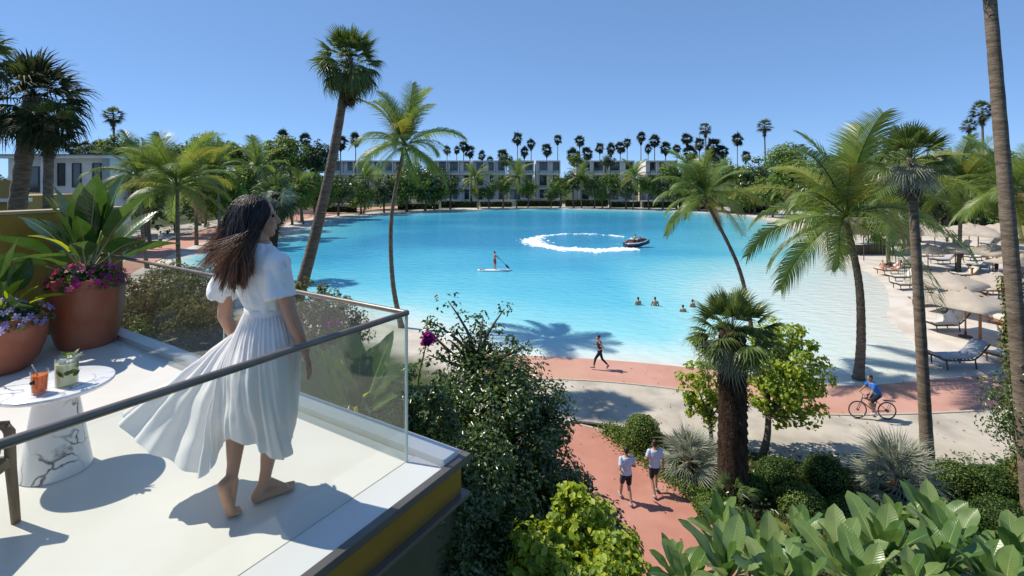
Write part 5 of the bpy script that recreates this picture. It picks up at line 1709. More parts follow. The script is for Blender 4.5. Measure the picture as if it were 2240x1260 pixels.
flower_mound('pink and magenta petunias spilling from the tall pot', BIG + Vector((0, 0, 0.66)), 0.34, 0.20, lambda p, r: 'm' if (p.x + p.y * 0.3 > 0.03 and r.random() < 0.85) else 'p', 120, 7, L_dark, 0.030)
flower_mound('violet and lilac petunias filling the low bowl pot', SML + Vector((0, 0, 0.46)), 0.35, 0.17, lambda p, r: 'v', 120, 8, L_dark, 0.030)


# ---- marble table
def marble():
    m, N, L, P = base_mat('veined_marble')
    tc = N.new('ShaderNodeTexCoord')
    n1 = N.new('ShaderNodeTexNoise'); n1.inputs['Scale'].default_value = 2.6; n1.inputs['Detail'].default_value = 7
    L.new(tc.outputs['Object'], n1.inputs['Vector'])
    mx = N.new('ShaderNodeMix'); mx.data_type = 'RGBA'; mx.inputs[0].default_value = 0.30
    L.new(tc.outputs['Object'], mx.inputs[6]); L.new(n1.outputs['Color'], mx.inputs[7])
    vo = N.new('ShaderNodeTexVoronoi'); vo.feature = 'DISTANCE_TO_EDGE'; vo.inputs['Scale'].default_value = 9.5
    L.new(mx.outputs[2], vo.inputs['Vector'])
    r1 = N.new('ShaderNodeValToRGB'); r1.color_ramp.elements[0].position = 0.0; r1.color_ramp.elements[1].position = 0.06
    r1.color_ramp.elements[0].color = (1, 1, 1, 1); r1.color_ramp.elements[1].color = (0, 0, 0, 1)
    L.new(vo.outputs['Distance'], r1.inputs['Fac'])
    n2 = N.new('ShaderNodeTexNoise'); n2.inputs['Scale'].default_value = 3.2; n2.inputs['Detail'].default_value = 3
    L.new(tc.outputs['Object'], n2.inputs['Vector'])
    r2 = N.new('ShaderNodeValToRGB'); r2.color_ramp.elements[0].position = 0.42; r2.color_ramp.elements[1].position = 0.56
    L.new(n2.outputs['Fac'], r2.inputs['Fac'])
    ml = N.new('ShaderNodeMath'); ml.operation = 'MULTIPLY'
    L.new(r1.outputs['Color'], ml.inputs[0]); L.new(r2.outputs['Color'], ml.inputs[1])
    n3 = N.new('ShaderNodeTexNoise'); n3.inputs['Scale'].default_value = 4; n3.inputs['Detail'].default_value = 8
    L.new(tc.outputs['Object'], n3.inputs['Vector'])
    r3 = N.new('ShaderNodeValToRGB'); r3.color_ramp.elements[0].color = (0.72, 0.71, 0.70, 1); r3.color_ramp.elements[1].color = (0.80, 0.79, 0.77, 1)
    L.new(n3.outputs['Fac'], r3.inputs['Fac'])
    m2 = N.new('ShaderNodeMix'); m2.data_type = 'RGBA'
    L.new(ml.outputs[0], m2.inputs[0]); L.new(r3.outputs['Color'], m2.inputs[6]); m2.inputs[7].default_value = (0.045, 0.045, 0.055, 1)
    L.new(m2.outputs[2], P.inputs['Base Color'])
    P.inputs['Roughness'].default_value = 0.22
    return m


M_marble = marble()
TAB = Vector((-2.80, 3.09, DECK + 0.001))
tb = thing('marble_side_table', 'round white marble side table with cone pedestal', 'table', TAB)
MB().lathe([(0.001, 0.505), (0.274, 0.505), (0.285, 0.512), (0.289, 0.522), (0.285, 0.532), (0.279, 0.535), (0.001, 0.535)], 64, cap=False).build('table_top', M_marble, tb, True, auto=40)
MB().lathe([(0.001, 0.0), (0.172, 0.0), (0.176, 0.006), (0.10, 0.504), (0.001, 0.504)], 48, cap=False).build('pedestal', M_marble, tb, True, auto=40)

M_tumbler = glassmat('tumbler_glass', (0.94, 0.96, 0.95))
M_juice = pmat('orange_juice', (0.88, 0.22, 0.012), 0.25, 0.4, c2=(0.92, 0.28, 0.02), scale=20, trans=0.45)
M_lemon = pmat('lemonade', (0.84, 0.82, 0.58), 0.15, 0.5, c2=(0.86, 0.85, 0.66), scale=25, trans=0.45)
M_ice = pmat('ice', (0.82, 0.84, 0.82), 0.1, 0.6, trans=0.4)
M_mint = leafmat('mint', [(0.05, 0.10, 0.012), (0.09, 0.15, 0.02), (0.14, 0.19, 0.03)], 0.3)
M_straw = pmat('straw', (0.55, 0.50, 0.46), 0.4)


def tumbler(t, r0, r1, h, liq_h, liq, mat):
    MB().lathe([(0.001, 0.0), (r0, 0.0), (r1, h), (r1 - 0.002, h), (r0 - 0.002, 0.010), (0.001, 0.010)], 28, cap=False).build('glass', M_tumbler, t, True, auto=40)
    rl_ = r0 + (r1 - r0) * liq_h / h
    return MB().lathe([(0.001, 0.0115), (r0 - 0.0032, 0.0115), (rl_ - 0.0032, liq_h), (0.001, liq_h)], 28, cap=False).build(liq, mat, t, True, auto=40)


def tpos(px, py):
    d = (1.8 - 0.536) * F / (py - HY)
    return Vector(((px - CX) / F * d, d, DECK + 0.5365))


gj = thing('juice_glass', 'small tumbler of orange juice with straw on the marble table', 'drink', tpos(86, 860))
tumbler(gj, 0.036, 0.043, 0.135, 0.108, 'juice', M_juice)
MB().tube([(0.012, 0.02, 0.02), (-0.038, -0.005, 0.168)], 0.0035, 6).build('straw', M_straw, gj)
MB().lathe([(0.001, -0.012), (0.012, -0.008), (0.014, 0.0), (0.008, 0.01), (0.001, 0.012)], 8).build('berry', pmat('dark_berry', (0.03, 0.012, 0.01), 0.5), gj, True, loc=(-0.004, -0.038, 0.075))
gl = thing('lemonade_glass', 'tall tumbler of iced lemonade with mint on the marble table', 'drink', tpos(146, 842))
lq = tumbler(gl, 0.056, 0.058, 0.175, 0.135, 'lemonade', M_lemon)
rnd = random.Random(4)
for i in range(7):
    a = i * 0.9
    MB().box((0, 0, 0), (0.028, 0.028, 0.028)).build('ice_cube', M_ice, gl, bevel=0.003, loc=(math.cos(a) * 0.026, math.sin(a) * 0.026, 0.135 + 0.008 * (i % 3)), rot=(i, i * 0.7, i * 1.3))
MINT = blade_mesh('mint_leaf', M_mint, 0.045, 0.013, 0.3, 0.2, n=4, petiole=0.008)
for i in range(9):
    a = rnd.uniform(0, 6.28)
    obj('mint_leaf', MINT, gl, (0.02 + math.cos(a) * 0.02, math.sin(a) * 0.02, 0.165 + rnd.uniform(0, 0.02)), (rnd.uniform(-0.6, 0.6), rnd.uniform(-1.0, 0.1), a))
for i in range(6):
    a = R(-120 + i * 24)
    obj('mint_leaf', MINT, gl, (math.cos(a) * 0.0535, math.sin(a) * 0.0535, rnd.uniform(0.05, 0.11)), (R(90), rnd.uniform(-1.3, 1.3), a + R(90)))
MB().tube([(0.03, 0.0, 0.15), (0.085, 0.01, 0.195)], 0.003, 5).build('stirrer', M_straw, gl)

# ---- chair cut by the left edge
M_chairw = pmat('weathered_wood', (0.13, 0.085, 0.05), 0.6, 0.4, c2=(0.22, 0.15, 0.09), scale=6, stretch=(4, 4, 1), bump=0.15)
ch = thing('wooden_chair', 'weathered wooden armchair cut by the left picture edge', 'chair', (-2.785, 2.33, DECK + 0.001), R(14))
for x, y in ((0.25, 0.22), (0.25, -0.22), (-0.25, 0.22), (-0.25, -0.22)):
    MB().tube([(x * 1.06, y * 1.06, 0), (x, y, 0.3), (x * 0.98, y, 0.48), (x * 0.90, y, 0.515)], [0.020, 0.024, 0.024, 0.02], 8).build('leg', M_chairw, ch, True)
for y in (0.22, -0.22):
    MB().tube([(0.235, y, 0.515), (-0.25, y, 0.53)], 0.024, 8).build('armrest', M_chairw, ch, True)
MB().box((0, 0, 0.33), (0.52, 0.46, 0.05)).build('seat_frame', M_chairw, ch, bevel=0.006)
MB().box((-0.02, 0, 0.392), (0.48, 0.44, 0.07)).build('cushion', M_cushion, ch, True, bevel=0.03, auto=60)
MB().box((-0.27, 0, 0.58), (0.05, 0.46, 0.42)).build('backrest', M_chairw, ch, bevel=0.01)

# ---- planting beyond the balustrade
def hill(px, d, dz=0.0):
    x = (px - CX) / F * d
    return Vector((x, d, mound_h(x, d) + dz - 0.05))


M_rock = pmat('grey_rock', (0.22, 0.21, 0.20), 0.9, 0.2, c2=(0.36, 0.34, 0.31), scale=3, bump=0.8, bscale=9, c3=(0.46, 0.42, 0.36), scale3=2, amt3=0.5)


def rock(label, loc, r, seed):
    rng = random.Random(seed)
    bm = bmesh.new()
    bmesh.ops.create_icosphere(bm, subdivisions=3, radius=1)
    sx, sy, sz = rng.uniform(0.8, 1.3), rng.uniform(0.7, 1.1), rng.uniform(0.5, 0.8)
    for v in bm.verts:
        n = mnoise.noise(v.co * 1.4 + Vector((seed * 3.1, 0, 0))) * 0.45 + mnoise.noise(v.co * 3.6 + Vector((0, seed, 0))) * 0.18
        v.co *= (1 + n)
        v.co = Vector((v.co.x * sx * r, v.co.y * sy * r, max(v.co.z, -0.5) * sz * r))
    me = bpy.data.meshes.new('rock'); bm.to_mesh(me); bm.free()
    me.materials.append(M_rock)
    o = obj('rock', me, None, loc, (0, 0, rng.uniform(0, 6)))
    return tag(o, label, 'rock', 'rocks beyond the balustrade')


for i, (px, d, r, lab) in enumerate(((355, 6.75, 0.34, 'large grey rock below the olive shrub'), (425, 6.5, 0.28, 'grey rock in the middle beyond the glass'), (475, 6.3, 0.22, 'pale rock close to the skirt'),
                                     (300, 7.3, 0.3, 'rock at the wall end'), (505, 6.9, 0.2, 'small rock beside the woman'), (400, 7.2, 0.26, 'rock behind the large grey one'))):
    rock(lab, hill(px, d, 0.12), r, i + 1)


def low_shrub(label, px, d, r, h, mat, leaf, seed, nc=85, per=60, name='shrub', aspect=0.5):
    b = hill(px, d)
    return broad_tree(name, label, 'shrub', b, h, (0, 0, h * 0.55), (r, r * 0.8, h * 0.5), nc, per, r * 0.28, leaf, mat, 0.03, None, seed=seed, nlimb=8, inner=0.25, aspect=aspect)


low_shrub('olive shrub by the wall end beyond the glass', 335, 8.2, 0.70, 1.15, L_olive, 0.06, 801)
low_shrub('yellowish olive shrub beside the woman, left', 440, 7.9, 0.55, 1.0, L_olive, 0.055, 802)
low_shrub('dry olive shrub behind the two left shrubs', 395, 9.2, 0.75, 1.25, L_olive, 0.06, 803)
low_shrub('small flowering shrub below the left handrail', 300, 7.4, 0.35, 0.75, L_mid, 0.05, 804, 26)
low_shrub('olive shrub right of the woman under the handrail', 672, 7.0, 0.48, 1.35, L_olive, 0.055, 805)
low_shrub('reddish tipped shrub behind the paddle-leaf plant', 735, 7.4, 0.45, 1.2, L_olive, 0.055, 806)
low_shrub('green shrub at the left foot of paddle-leaf plant', 690, 5.9, 0.40, 0.55, L_mid, 0.05, 807, 30)
low_shrub('green shrub at the right foot of paddle-leaf plant', 850, 5.4, 0.40, 0.55, L_dark, 0.05, 808, 36)
low_shrub('low twiggy shrub below the balustrade corner', 800, 4.9, 0.38, 0.45, L_olive, 0.045, 809, 30)
low_shrub('green shrub hidden behind the woman\'s skirt', 560, 6.2, 0.5, 0.8, L_mid, 0.05, 810)
low_shrub('dark shrub under the far deck edge', 930, 5.2, 0.45, 0.9, L_dark, 0.05, 811, 46)
pp = hill(775, 5.35)
paddle_plant('paddle_leaf_plant', 'big paddle-leaf plant growing behind the glass balustrade', (pp.x, pp.y, pp.z), 30, 12, 1.12, lo=8, hi=86, bright=0.25)
pp = hill(700, 5.9)
paddle_plant('paddle_leaf_plant', 'smaller paddle-leaf plant left of the big one', (pp.x, pp.y, pp.z), 12, 13, 0.9, lo=15, hi=80, bright=0.15)
# bougainvillea
bg = thing('bougainvillea', 'magenta bougainvillea spray right of the balustrade corner', 'plant', atd(935, 742, 5.6))
rng = np.random.default_rng(9)
P, Nn, C = clumps(rng, (0, 0, 0), (0.10, 0.07, 0.08), 12, 26, 0.045, 0.1)
foliage('bracts', rng, P, Nn, 0.045, M_fmag, bg, 0.8)
MB().tube([(0, 0, 0), (-0.1, 0.05, -0.4), (-0.2, 0.1, -1.2)], [0.006, 0.01, 0.015], 6).build('stem', M_stalk, bg)
bg2 = thing('bougainvillea', 'magenta bougainvillea spray behind the paddle-leaf plant', 'plant', atd(722, 700, 6.9))
P, Nn, C = clumps(rng, (0, 0, 0), (0.12, 0.07, 0.10), 10, 20, 0.05, 0.1)
foliage('bracts', rng, P, Nn, 0.045, M_fmag, bg2, 0.8)
MB().tube([(0, 0, 0), (0.05, 0.05, -0.4), (0.1, 0.1, -1.0)], [0.006, 0.01, 0.015], 6).build('stem', M_stalk, bg2)
# ================================================================== PEOPLE
M_skin = pmat('skin_tan', (0.40, 0.20, 0.125), 0.5, 0.35, c2=(0.44, 0.225, 0.145), scale=12)
M_skinf = pmat('skin_fair', (0.50, 0.27, 0.18), 0.5, 0.35, c2=(0.53, 0.29, 0.20), scale=12)
M_hair = pmat('dark_hair', (0.018, 0.011, 0.008), 0.5, 0.4, c2=(0.04, 0.022, 0.014), scale=40, stretch=(3, 3, 1))
CL = {}


def cloth(name, c, c2=None):
    if name not in CL:
        CL[name] = pmat('cloth_' + name, c, 0.85, 0.15, c2=c2 or tuple(min(1, x * 1.15) for x in c), scale=9, sheen=0.2)
    return CL[name]


def capsule(mb, p, q, r1, r2, n=10):
    p, q = Vector(p), Vector(q)
    t = (q - p)
    t = t.normalized() if t.length > 1e-6 else Vector((0, 0, 1))
    path = []; rad = []
    for k in (-0.92, -0.65, -0.3):
        path.append(p + t * r1 * k); rad.append(r1 * math.sqrt(1 - k * k))
    path.append(p); rad.append(r1)
    path.append(p.lerp(q, 0.5)); rad.append((r1 + r2) / 2)
    path.append(q); rad.append(r2)
    for k in (0.3, 0.65, 0.92):
        path.append(q + t * r2 * k); rad.append(r2 * math.sqrt(1 - k * k))
    mb.tube(path, rad, n)


def ellip(mb, c, r, n=14, m=9, M=None):
    c = Vector(c)
    rings = []
    for i in range(m):
        a = -PI / 2 + PI * (i + 0.5) / m
        ring = []
        for j in range(n):
            v = Vector((math.cos(a) * math.cos(2 * PI * j / n) * r[0], math.cos(a) * math.sin(2 * PI * j / n) * r[1], math.sin(a) * r[2]))
            ring.append(c + (M @ v if M is not None else v))
        rings.append(ring)
    mb.ring_loft(rings)


J0 = dict(pelvis=(0, 0, 0.94), waist=(0, 0, 1.10), chest=(0, 0.01, 1.30), neck=(0, 0, 1.47), head=(0, 0.02, 1.63),
          shL=(-0.18, 0, 1.42), elL=(-0.235, -0.03, 1.14), wrL=(-0.24, 0.06, 0.90), shR=(0.18, 0, 1.42), elR=(0.235, -0.03, 1.14), wrR=(0.24, 0.06, 0.90),
          hipL=(-0.09, 0, 0.91), knL=(-0.10, 0.02, 0.50), anL=(-0.10, -0.02, 0.09), hipR=(0.09, 0, 0.91), knR=(0.10, 0.02, 0.50), anR=(0.10, -0.02, 0.09),
          toeL=None, toeR=None, headrot=0.0, headtilt=0.0)


def person(label, loc, rz, pose=None, shirt=None, shorts=None, skin=None, hair='short', shoes=None, female=False, height=1.75, sleeves=True, legs='shorts', voxel=0.012, group=None):
    J = dict(J0); J.update(pose or {})
    V = {k: (Vector(v) if isinstance(v, tuple) else v) for k, v in J.items()}
    for s in 'LR':
        if V['toe' + s] is None:
            V['toe' + s] = V['an' + s] + Vector((0, 0.15, -0.055))
    t = thing('person', label, 'person', loc, rz, group)
    k = height / 1.75
    t.scale = (k, k, k)
    b = MB()
    sw = 0.86 if female else 1.0
    up = (V['neck'] - V['pelvis']).normalized()
    side = (V['shR'] - V['shL']).normalized()
    fw = up.cross(side).normalized() * -1
    if fw.y < 0 and abs(up.z) > 0.5: fw = -fw
    M = Matrix((side, fw, up)).transposed()

    def torso(mb, inf=0.0, lo=0.0):
        rg = []
        for c, a, d in ((V['pelvis'] - up * 0.09, 0.13, 0.09), (V['pelvis'], 0.165, 0.115), (V['waist'], 0.135 * (0.92 if female else 1), 0.098), (V['chest'], 0.17 * sw, 0.12), (V['chest'].lerp(V['neck'], 0.55), 0.185 * sw, 0.10),
                        (V['neck'] - up * 0.015, 0.10 * sw, 0.075), (V['neck'] + up * 0.02, 0.055, 0.055)):
            rg.append([c + side * math.cos(2 * PI * j / 16) * (a + inf) + fw * math.sin(2 * PI * j / 16) * (d + inf) for j in range(16)])
        return rg
    b.ring_loft(torso(b))
    capsule(b, V['neck'] - up * 0.03, V['head'] - Vector((0, 0, 0.03)), 0.055, 0.052)
    H = Matrix.Rotation(V['headrot'], 3, 'Z') @ Matrix.Rotation(V['headtilt'], 3, 'X')
    hc = V['head']
    ellip(b, hc + H @ Vector((0, -0.005, 0.025)), (0.074, 0.092, 0.10), M=H)
    ellip(b, hc + H @ Vector((0, 0.03, -0.045)), (0.055, 0.062, 0.07), M=H)
    capsule(b, hc + H @ Vector((0, 0.085, 0.01)), hc + H @ Vector((0, 0.108, -0.022)), 0.011, 0.015, 8)
    for s in (-1, 1):
        ellip(b, hc + H @ Vector((s * 0.078, -0.005, 0.0)), (0.012, 0.022, 0.032), 8, 6, M=H)
    for s in 'LR':
        capsule(b, V['sh' + s], V['el' + s], 0.052 * sw, 0.040 * sw)
        capsule(b, V['el' + s], V['wr' + s], 0.041 * sw, 0.028 * sw)
        d = (V['wr' + s] - V['el' + s]).normalized()
        w = d.cross(Vector((0, 1, 0.2))).normalized()
        n2 = d.cross(w)
        capsule(b, V['wr' + s], V['wr' + s] + d * 0.075, 0.026, 0.034, 8)
        for q in range(4):
            o_ = w * (0.024 - 0.016 * q)
            L = (0.062, 0.072, 0.068, 0.052)[q]
            a = V['wr' + s] + d * 0.08 + o_
            capsule(b, a, a + d * L * 0.55 + n2 * 0.004, 0.0095, 0.009, 6)
            capsule(b, a + d * L * 0.55 + n2 * 0.004, a + d * L + n2 * 0.016, 0.009, 0.008, 6)
        capsule(b, V['wr' + s] + d * 0.03 + w * 0.028, V['wr' + s] + d * 0.085 + w * 0.055, 0.011, 0.009, 6)
        capsule(b, V['hip' + s], V['kn' + s], 0.085, 0.055)
        capsule(b, V['kn' + s], V['an' + s].lerp(V['kn' + s], 0.55), 0.054, 0.056)
        capsule(b, V['an' + s].lerp(V['kn' + s], 0.6), V['an' + s], 0.056, 0.034)
        capsule(b, V['an' + s] + Vector((0, 0, -0.03)), V['toe' + s], 0.042, 0.032, 8)
    obj('body', blob(b, voxel, 'body', skin or M_skin, 3), t)
    if shirt:
        c = MB()
        rg = torso(c, 0.022)
        if female: rg = rg[2:6]
        else:
            rg = rg[1:6]
            rg[0] = [p - up * 0.02 for p in rg[0]]
        c.ring_loft(rg)
        if sleeves:
            for s in 'LR':
                q = V['sh' + s].lerp(V['el' + s], 0.62)
                capsule(c, V['sh' + s] - Vector((0, 0, 0.005)), q, 0.066, 0.066)
        obj('shirt', blob(c, 0.013, 'shirt', shirt, 2), t)
    if shorts:
        c = MB()
        rg = torso(c, 0.020)[:2] + [[V['waist'].lerp(V['pelvis'], 0.45) + side * math.cos(2 * PI * j / 16) * 0.162 + fw * math.sin(2 * PI * j / 16) * 0.118 for j in range(16)]]
        c.ring_loft(rg)
        for s in 'LR':
            if legs == 'long':
                capsule(c, V['hip' + s], V['kn' + s], 0.096, 0.066); capsule(c, V['kn' + s], V['an' + s].lerp(V['kn' + s], 0.25), 0.066, 0.048)
            elif legs == 'brief':
                capsule(c, V['hip' + s], V['hip' + s].lerp(V['kn' + s], 0.12), 0.098, 0.095)
            else:
                q = V['hip' + s].lerp(V['kn' + s], 0.72)
                capsule(c, V['hip' + s], q, 0.100, 0.088)
        obj('trousers' if legs == 'long' else 'shorts', blob(c, 0.013, 'shorts', shorts, 2), t)
    if shoes:
        for s in 'LR':
            c = MB()
            f0 = V['an' + s] + Vector((0, 0, -0.045)); dd = (V['toe' + s] - f0)
            capsule(c, f0 - dd * 0.15, V['toe' + s] + dd * 0.05, 0.052, 0.043)
            obj('shoe', blob(c, 0.013, 'shoe', shoes, 2), t)
    hb = MB()
    ellip(hb, hc + H @ Vector((0, -0.018, 0.045)), (0.083, 0.094, 0.092), M=H)
    if hair == 'short':
        ellip(hb, hc + H @ Vector((0, -0.05, -0.01)), (0.068, 0.055, 0.075), M=H)
    elif hair == 'bun':
        ellip(hb, hc + H @ Vector((0, -0.05, 0.0)), (0.070, 0.055, 0.075), M=H)
        ellip(hb, hc + H @ Vector((0, -0.09, 0.10)), (0.045, 0.045, 0.045), M=H)
    elif hair == 'pony':
        ellip(hb, hc + H @ Vector((0, -0.05, 0.0)), (0.070, 0.055, 0.075), M=H)
        capsule(hb, hc + H @ Vector((0, -0.09, 0.06)), hc + H @ Vector((0.03, -0.20, 0.02)), 0.034, 0.02)
        capsule(hb, hc + H @ Vector((0.03, -0.20, 0.02)), hc + H @ Vector((0.04, -0.24, -0.10)), 0.022, 0.01)
    obj('hair', blob(hb, 0.010, 'hair', M_hair, 2), t)
    return t


# walkers on the winding path
walk1 = dict(knL=(-0.09, 0.16, 0.52), anL=(-0.08, 0.26, 0.13), toeL=(-0.08, 0.41, 0.10), knR=(0.09, 0.02, 0.50), anR=(0.07, -0.22, 0.12), toeR=(0.07, -0.10, 0.03),
             elL=(-0.25, -0.12, 1.16), wrL=(-0.20, 0.12, 1.04), elR=(0.26, -0.06, 1.16), wrR=(0.20, 0.14, 1.08))
walk2 = dict(knR=(0.10, 0.20, 0.54), anR=(0.10, 0.12, 0.16), toeR=(0.10, 0.27, 0.12), knL=(-0.09, 0.02, 0.50), anL=(-0.06, -0.20, 0.13), toeL=(-0.06, -0.08, 0.03),
             elL=(-0.27, -0.02, 1.18), wrL=(-0.24, 0.18, 1.08), elR=(0.24, -0.12, 1.16), wrR=(0.24, -0.10, 0.92))
SH_pale = cloth('pale_blue', (0.50, 0.54, 0.64)); SH_nav = cloth('navy', (0.012, 0.014, 0.025)); SHOE = cloth('shoe_grey', (0.28, 0.27, 0.27))
person('man in pale tee and navy shorts jogging, left of the pair', at(1370, 1102) + Vector((0, 0, 0.026)), R(10), walk1, SH_pale, SH_nav, shoes=SHOE, height=1.62)
person('man in pale tee and navy shorts jogging, right of the pair', at(1432, 1085) + Vector((0, 0, 0.026)), R(4), walk2, SH_pale, SH_nav, shoes=SHOE, height=1.64)
# jogger on the promenade, seen from the side (running left)
jog = dict(knL=(-0.08, 0.22, 0.56), anL=(-0.08, 0.30, 0.17), toeL=(-0.08, 0.45, 0.12), knR=(0.08, -0.12, 0.52), anR=(0.08, -0.42, 0.22), toeR=(0.08, -0.34, 0.08),
           elL=(-0.22, -0.20, 1.20), wrL=(-0.14, 0.02, 1.26), elR=(0.22, -0.02, 1.14), wrR=(0.12, 0.24, 1.24), chest=(0, 0.03, 1.30), neck=(0, 0.05, 1.47), head=(0, 0.09, 1.63))
person('woman in dark sportswear jogging on the shore promenade', at(1312, 809) + Vector((0, 0, 0.018)), R(78), jog, cloth('dark_top', (0.02, 0.018, 0.03)), cloth('legging', (0.012, 0.012, 0.022)), skin=M_skinf, hair='bun', shoes=SHOE, female=True, height=1.68, sleeves=False, legs='long')
# people on the left promenade
person('person in red shirt and shorts standing on left promenade', at(303, 553) + Vector((0, 0, 0.014)), R(200), dict(wrL=(-0.08, 0.2, 1.15), wrR=(0.08, 0.2, 1.15)), cloth('red', (0.42, 0.03, 0.03)), cloth('red', (0.42, 0.03, 0.03)), height=2.25)
person('person in white shirt standing on left promenade', at(351, 543) + Vector((0, 0, 0.014)), R(170), None, cloth('white', (0.62, 0.60, 0.60)), cloth('olive', (0.09, 0.07, 0.045)), legs='long', height=2.3)

# paddleboarder
PB = at(1082, 592, -0.10)
brd = thing('paddleboard', 'white paddleboard on the blue water', 'paddleboard', PB)
rings = []
for i in range(13):
    s = i / 12
    x = -1.75 + 3.5 * s
    w = 0.40 * max(0.02, math.sin(PI * (0.03 + 0.94 * s))) ** 0.55
    zz = 0.10 * max(0, s - 0.75) ** 2 * 8
    rings.append([Vector((x, w * c, zz + dz)) for c, dz in ((-0.85, -0.02), (-1.0, 0.05), (-0.9, 0.11), (0, 0.125), (0.9, 0.11), (1.0, 0.05), (0.85, -0.02))])
MB().ring_loft(rings).build('hull', pmat('board_white', (0.80, 0.80, 0.78), 0.3, 0.5), brd, True)
MB().box((-1.25, 0, 0.128), (0.55, 0.4, 0.012)).build('deck_pad', pmat('deck_pad', (0.25, 0.09, 0.08), 0.9), brd)
pad = dict(elL=(-0.28, 0.12, 1.16), wrL=(-0.05, 0.30, 1.25), elR=(0.28, 0.14, 1.20), wrR=(0.22, 0.34, 1.00), knL=(-0.13, 0.05, 0.50), anL=(-0.14, 0, 0.09), knR=(0.13, 0.05, 0.5), anR=(0.14, 0, 0.09))
person('paddler in red shorts standing on the paddleboard', PB + Vector((0, 0, 0.135)), R(-60), pad, None, cloth('red', (0.42, 0.03, 0.03)), height=1.85)
pdl = thing('paddle', 'dark paddle held by the paddler', 'paddle', PB)
MB().tube([(0.27, 0.26, 1.46), (1.10, 0.0, 0.62)], 0.02, 6).build('shaft', M_dark, pdl)
rg = [[Vector((1.08 + u * 0.46, 0.0 + 0.03 * math.cos(a) - 0.15 * u * 0, 0.64 - 0.46 * u)) + Vector((0.7, 0, 0.7)) * 0.11 * math.sin(PI * (0.1 + 0.85 * u)) * math.sin(a) for a in [j * PI / 4 for j in range(8)]] for u in [i / 6 for i in range(7)]]
MB().ring_loft(rg).build('blade', M_dark, pdl, True)

# jet ski and rider
JS = at(1392, 541, -0.12)
jk = thing('jet_ski', 'dark and white jet ski turning at the end of its foam ring', 'jet ski', JS, R(8))
M_jw = pmat('jet_white', (0.70, 0.70, 0.72), 0.25, 0.5); M_jd = pmat('jet_dark', (0.03, 0.028, 0.035), 0.3, 0.5); M_jr = pmat('jet_red', (0.22, 0.05, 0.04), 0.4)
rings = []
for i in range(14):
    s = i / 13
    x = -1.7 + 3.6 * s
    w = 0.62 * (1 - max(0, (s - 0.45) / 0.55) ** 2.2) + 0.02
    kz = 0.10 + 0.55 * max(0, (s - 0.35) / 0.65) ** 1.6
    dk = 0.62 + 0.42 * max(0, (s - 0.3) / 0.7) ** 1.2
    rings.append([Vector((x, w * c, z)) for c, z in ((0, kz - 0.15), (0.7, kz), (1.0, kz + 0.25), (0.95, dk), (0.5, dk + 0.06), (-0.5, dk + 0.06), (-0.95, dk), (-1.0, kz + 0.25), (-0.7, kz))])
MB().ring_loft(rings).build('hull', M_jd, jk, True)
for sy in (-1, 1):
    MB().tube([(-1.6, sy * 0.60, 0.58), (0.0, sy * 0.62, 0.62), (1.0, sy * 0.48, 0.82), (1.75, sy * 0.12, 1.03)], [0.06, 0.07, 0.07, 0.04], 6).build('rub_rail', M_jw, jk, True)
rings = [[Vector((x, w * math.cos(a), z + 0.16 * math.sin(a))) for a in [j * PI / 5 for j in range(10)]] for x, w, z in ((-1.5, 0.12, 0.82), (-1.3, 0.22, 0.90), (-0.6, 0.24, 0.92), (0.1, 0.22, 0.90), (0.5, 0.24, 1.05), (0.9, 0.2, 1.12), (1.4, 0.1, 1.0))]
MB().ring_loft(rings).build('seat', M_jr, jk, True)
MB().tube([(0.35, -0.42, 1.38), (0.55, 0, 1.40), (0.35, 0.42, 1.38)], 0.03, 6).build('handlebar', M_jd, jk)
MB().tube([(0.7, 0, 1.1), (0.52, 0, 1.40)], 0.07, 6).build('steering_column', M_jd, jk)
ride = dict(pelvis=(0, 0, 0.94), waist=(0, 0.04, 1.08), chest=(0, 0.13, 1.27), neck=(0, 0.20, 1.42), head=(0, 0.24, 1.58), shL=(-0.18, 0.19, 1.37), shR=(0.18, 0.19, 1.37), elL=(-0.34, 0.34, 1.20), wrL=(-0.38, 0.58, 1.26), elR=(0.34, 0.34, 1.20), wrR=(0.38, 0.58, 1.26),
            knL=(-0.30, 0.36, 0.84), anL=(-0.36, 0.22, 0.50), knR=(0.30, 0.36, 0.84), anR=(0.36, 0.22, 0.50))
person('rider in yellow vest sitting on the jet ski', JS + Vector((-0.35, -0.05, 0.10)), R(8 - 90), ride, cloth('yellow_vest', (0.40, 0.25, 0.05)), cloth('navy', (0.012, 0.014, 0.025)), sleeves=False, group=None)

# foam ring behind the jet ski
rng = np.random.default_rng(15)
cc = at(1280, 527, -0.12)
N_ = 9500
ang = rng.uniform(0, 2 * PI, N_)
rx, ry = 8.3, 10.0
near = 0.5 - 0.5 * np.sin(ang)          # 1 on the near side
wid = 0.20 + 0.75 * near + 0.8 * np.exp(-((ang - PI) / 0.5) ** 2)
keep = rng.uniform(0, 1, N_) < np.where(np.cos(ang) > 0.80, 0.12, 1.0) * (0.16 + 0.7 * near ** 0.9 + 0.5 * np.exp(-((ang - PI) / 0.5) ** 2))
ang = ang[keep]; wid = wid[keep]; near = near[keep]
brk = 0.5 + 0.5 * np.sin(ang * 7 + 1.0) * np.sin(ang * 17 + 0.4)
k2 = rng.uniform(0, 1, len(ang)) < 0.35 + 0.65 * brk
ang = ang[k2]; wid = wid[k2]; near = near[k2]
rr_ = 1 + rng.normal(size=len(ang)) * wid * 0.062 - np.abs(rng.normal(size=len(ang))) * 0.05 + 0.02 * np.sin(ang * 11) + 0.015 * np.sin(ang * 23)
X = cc.x + np.cos(ang) * rx * rr_ + 0.0; Y = cc.y + np.sin(ang) * ry * rr_
s = rng.uniform(0.03, 1.0, len(ang)) ** 2.2 * 0.21 * (0.5 + 0.8 * near) + 0.03
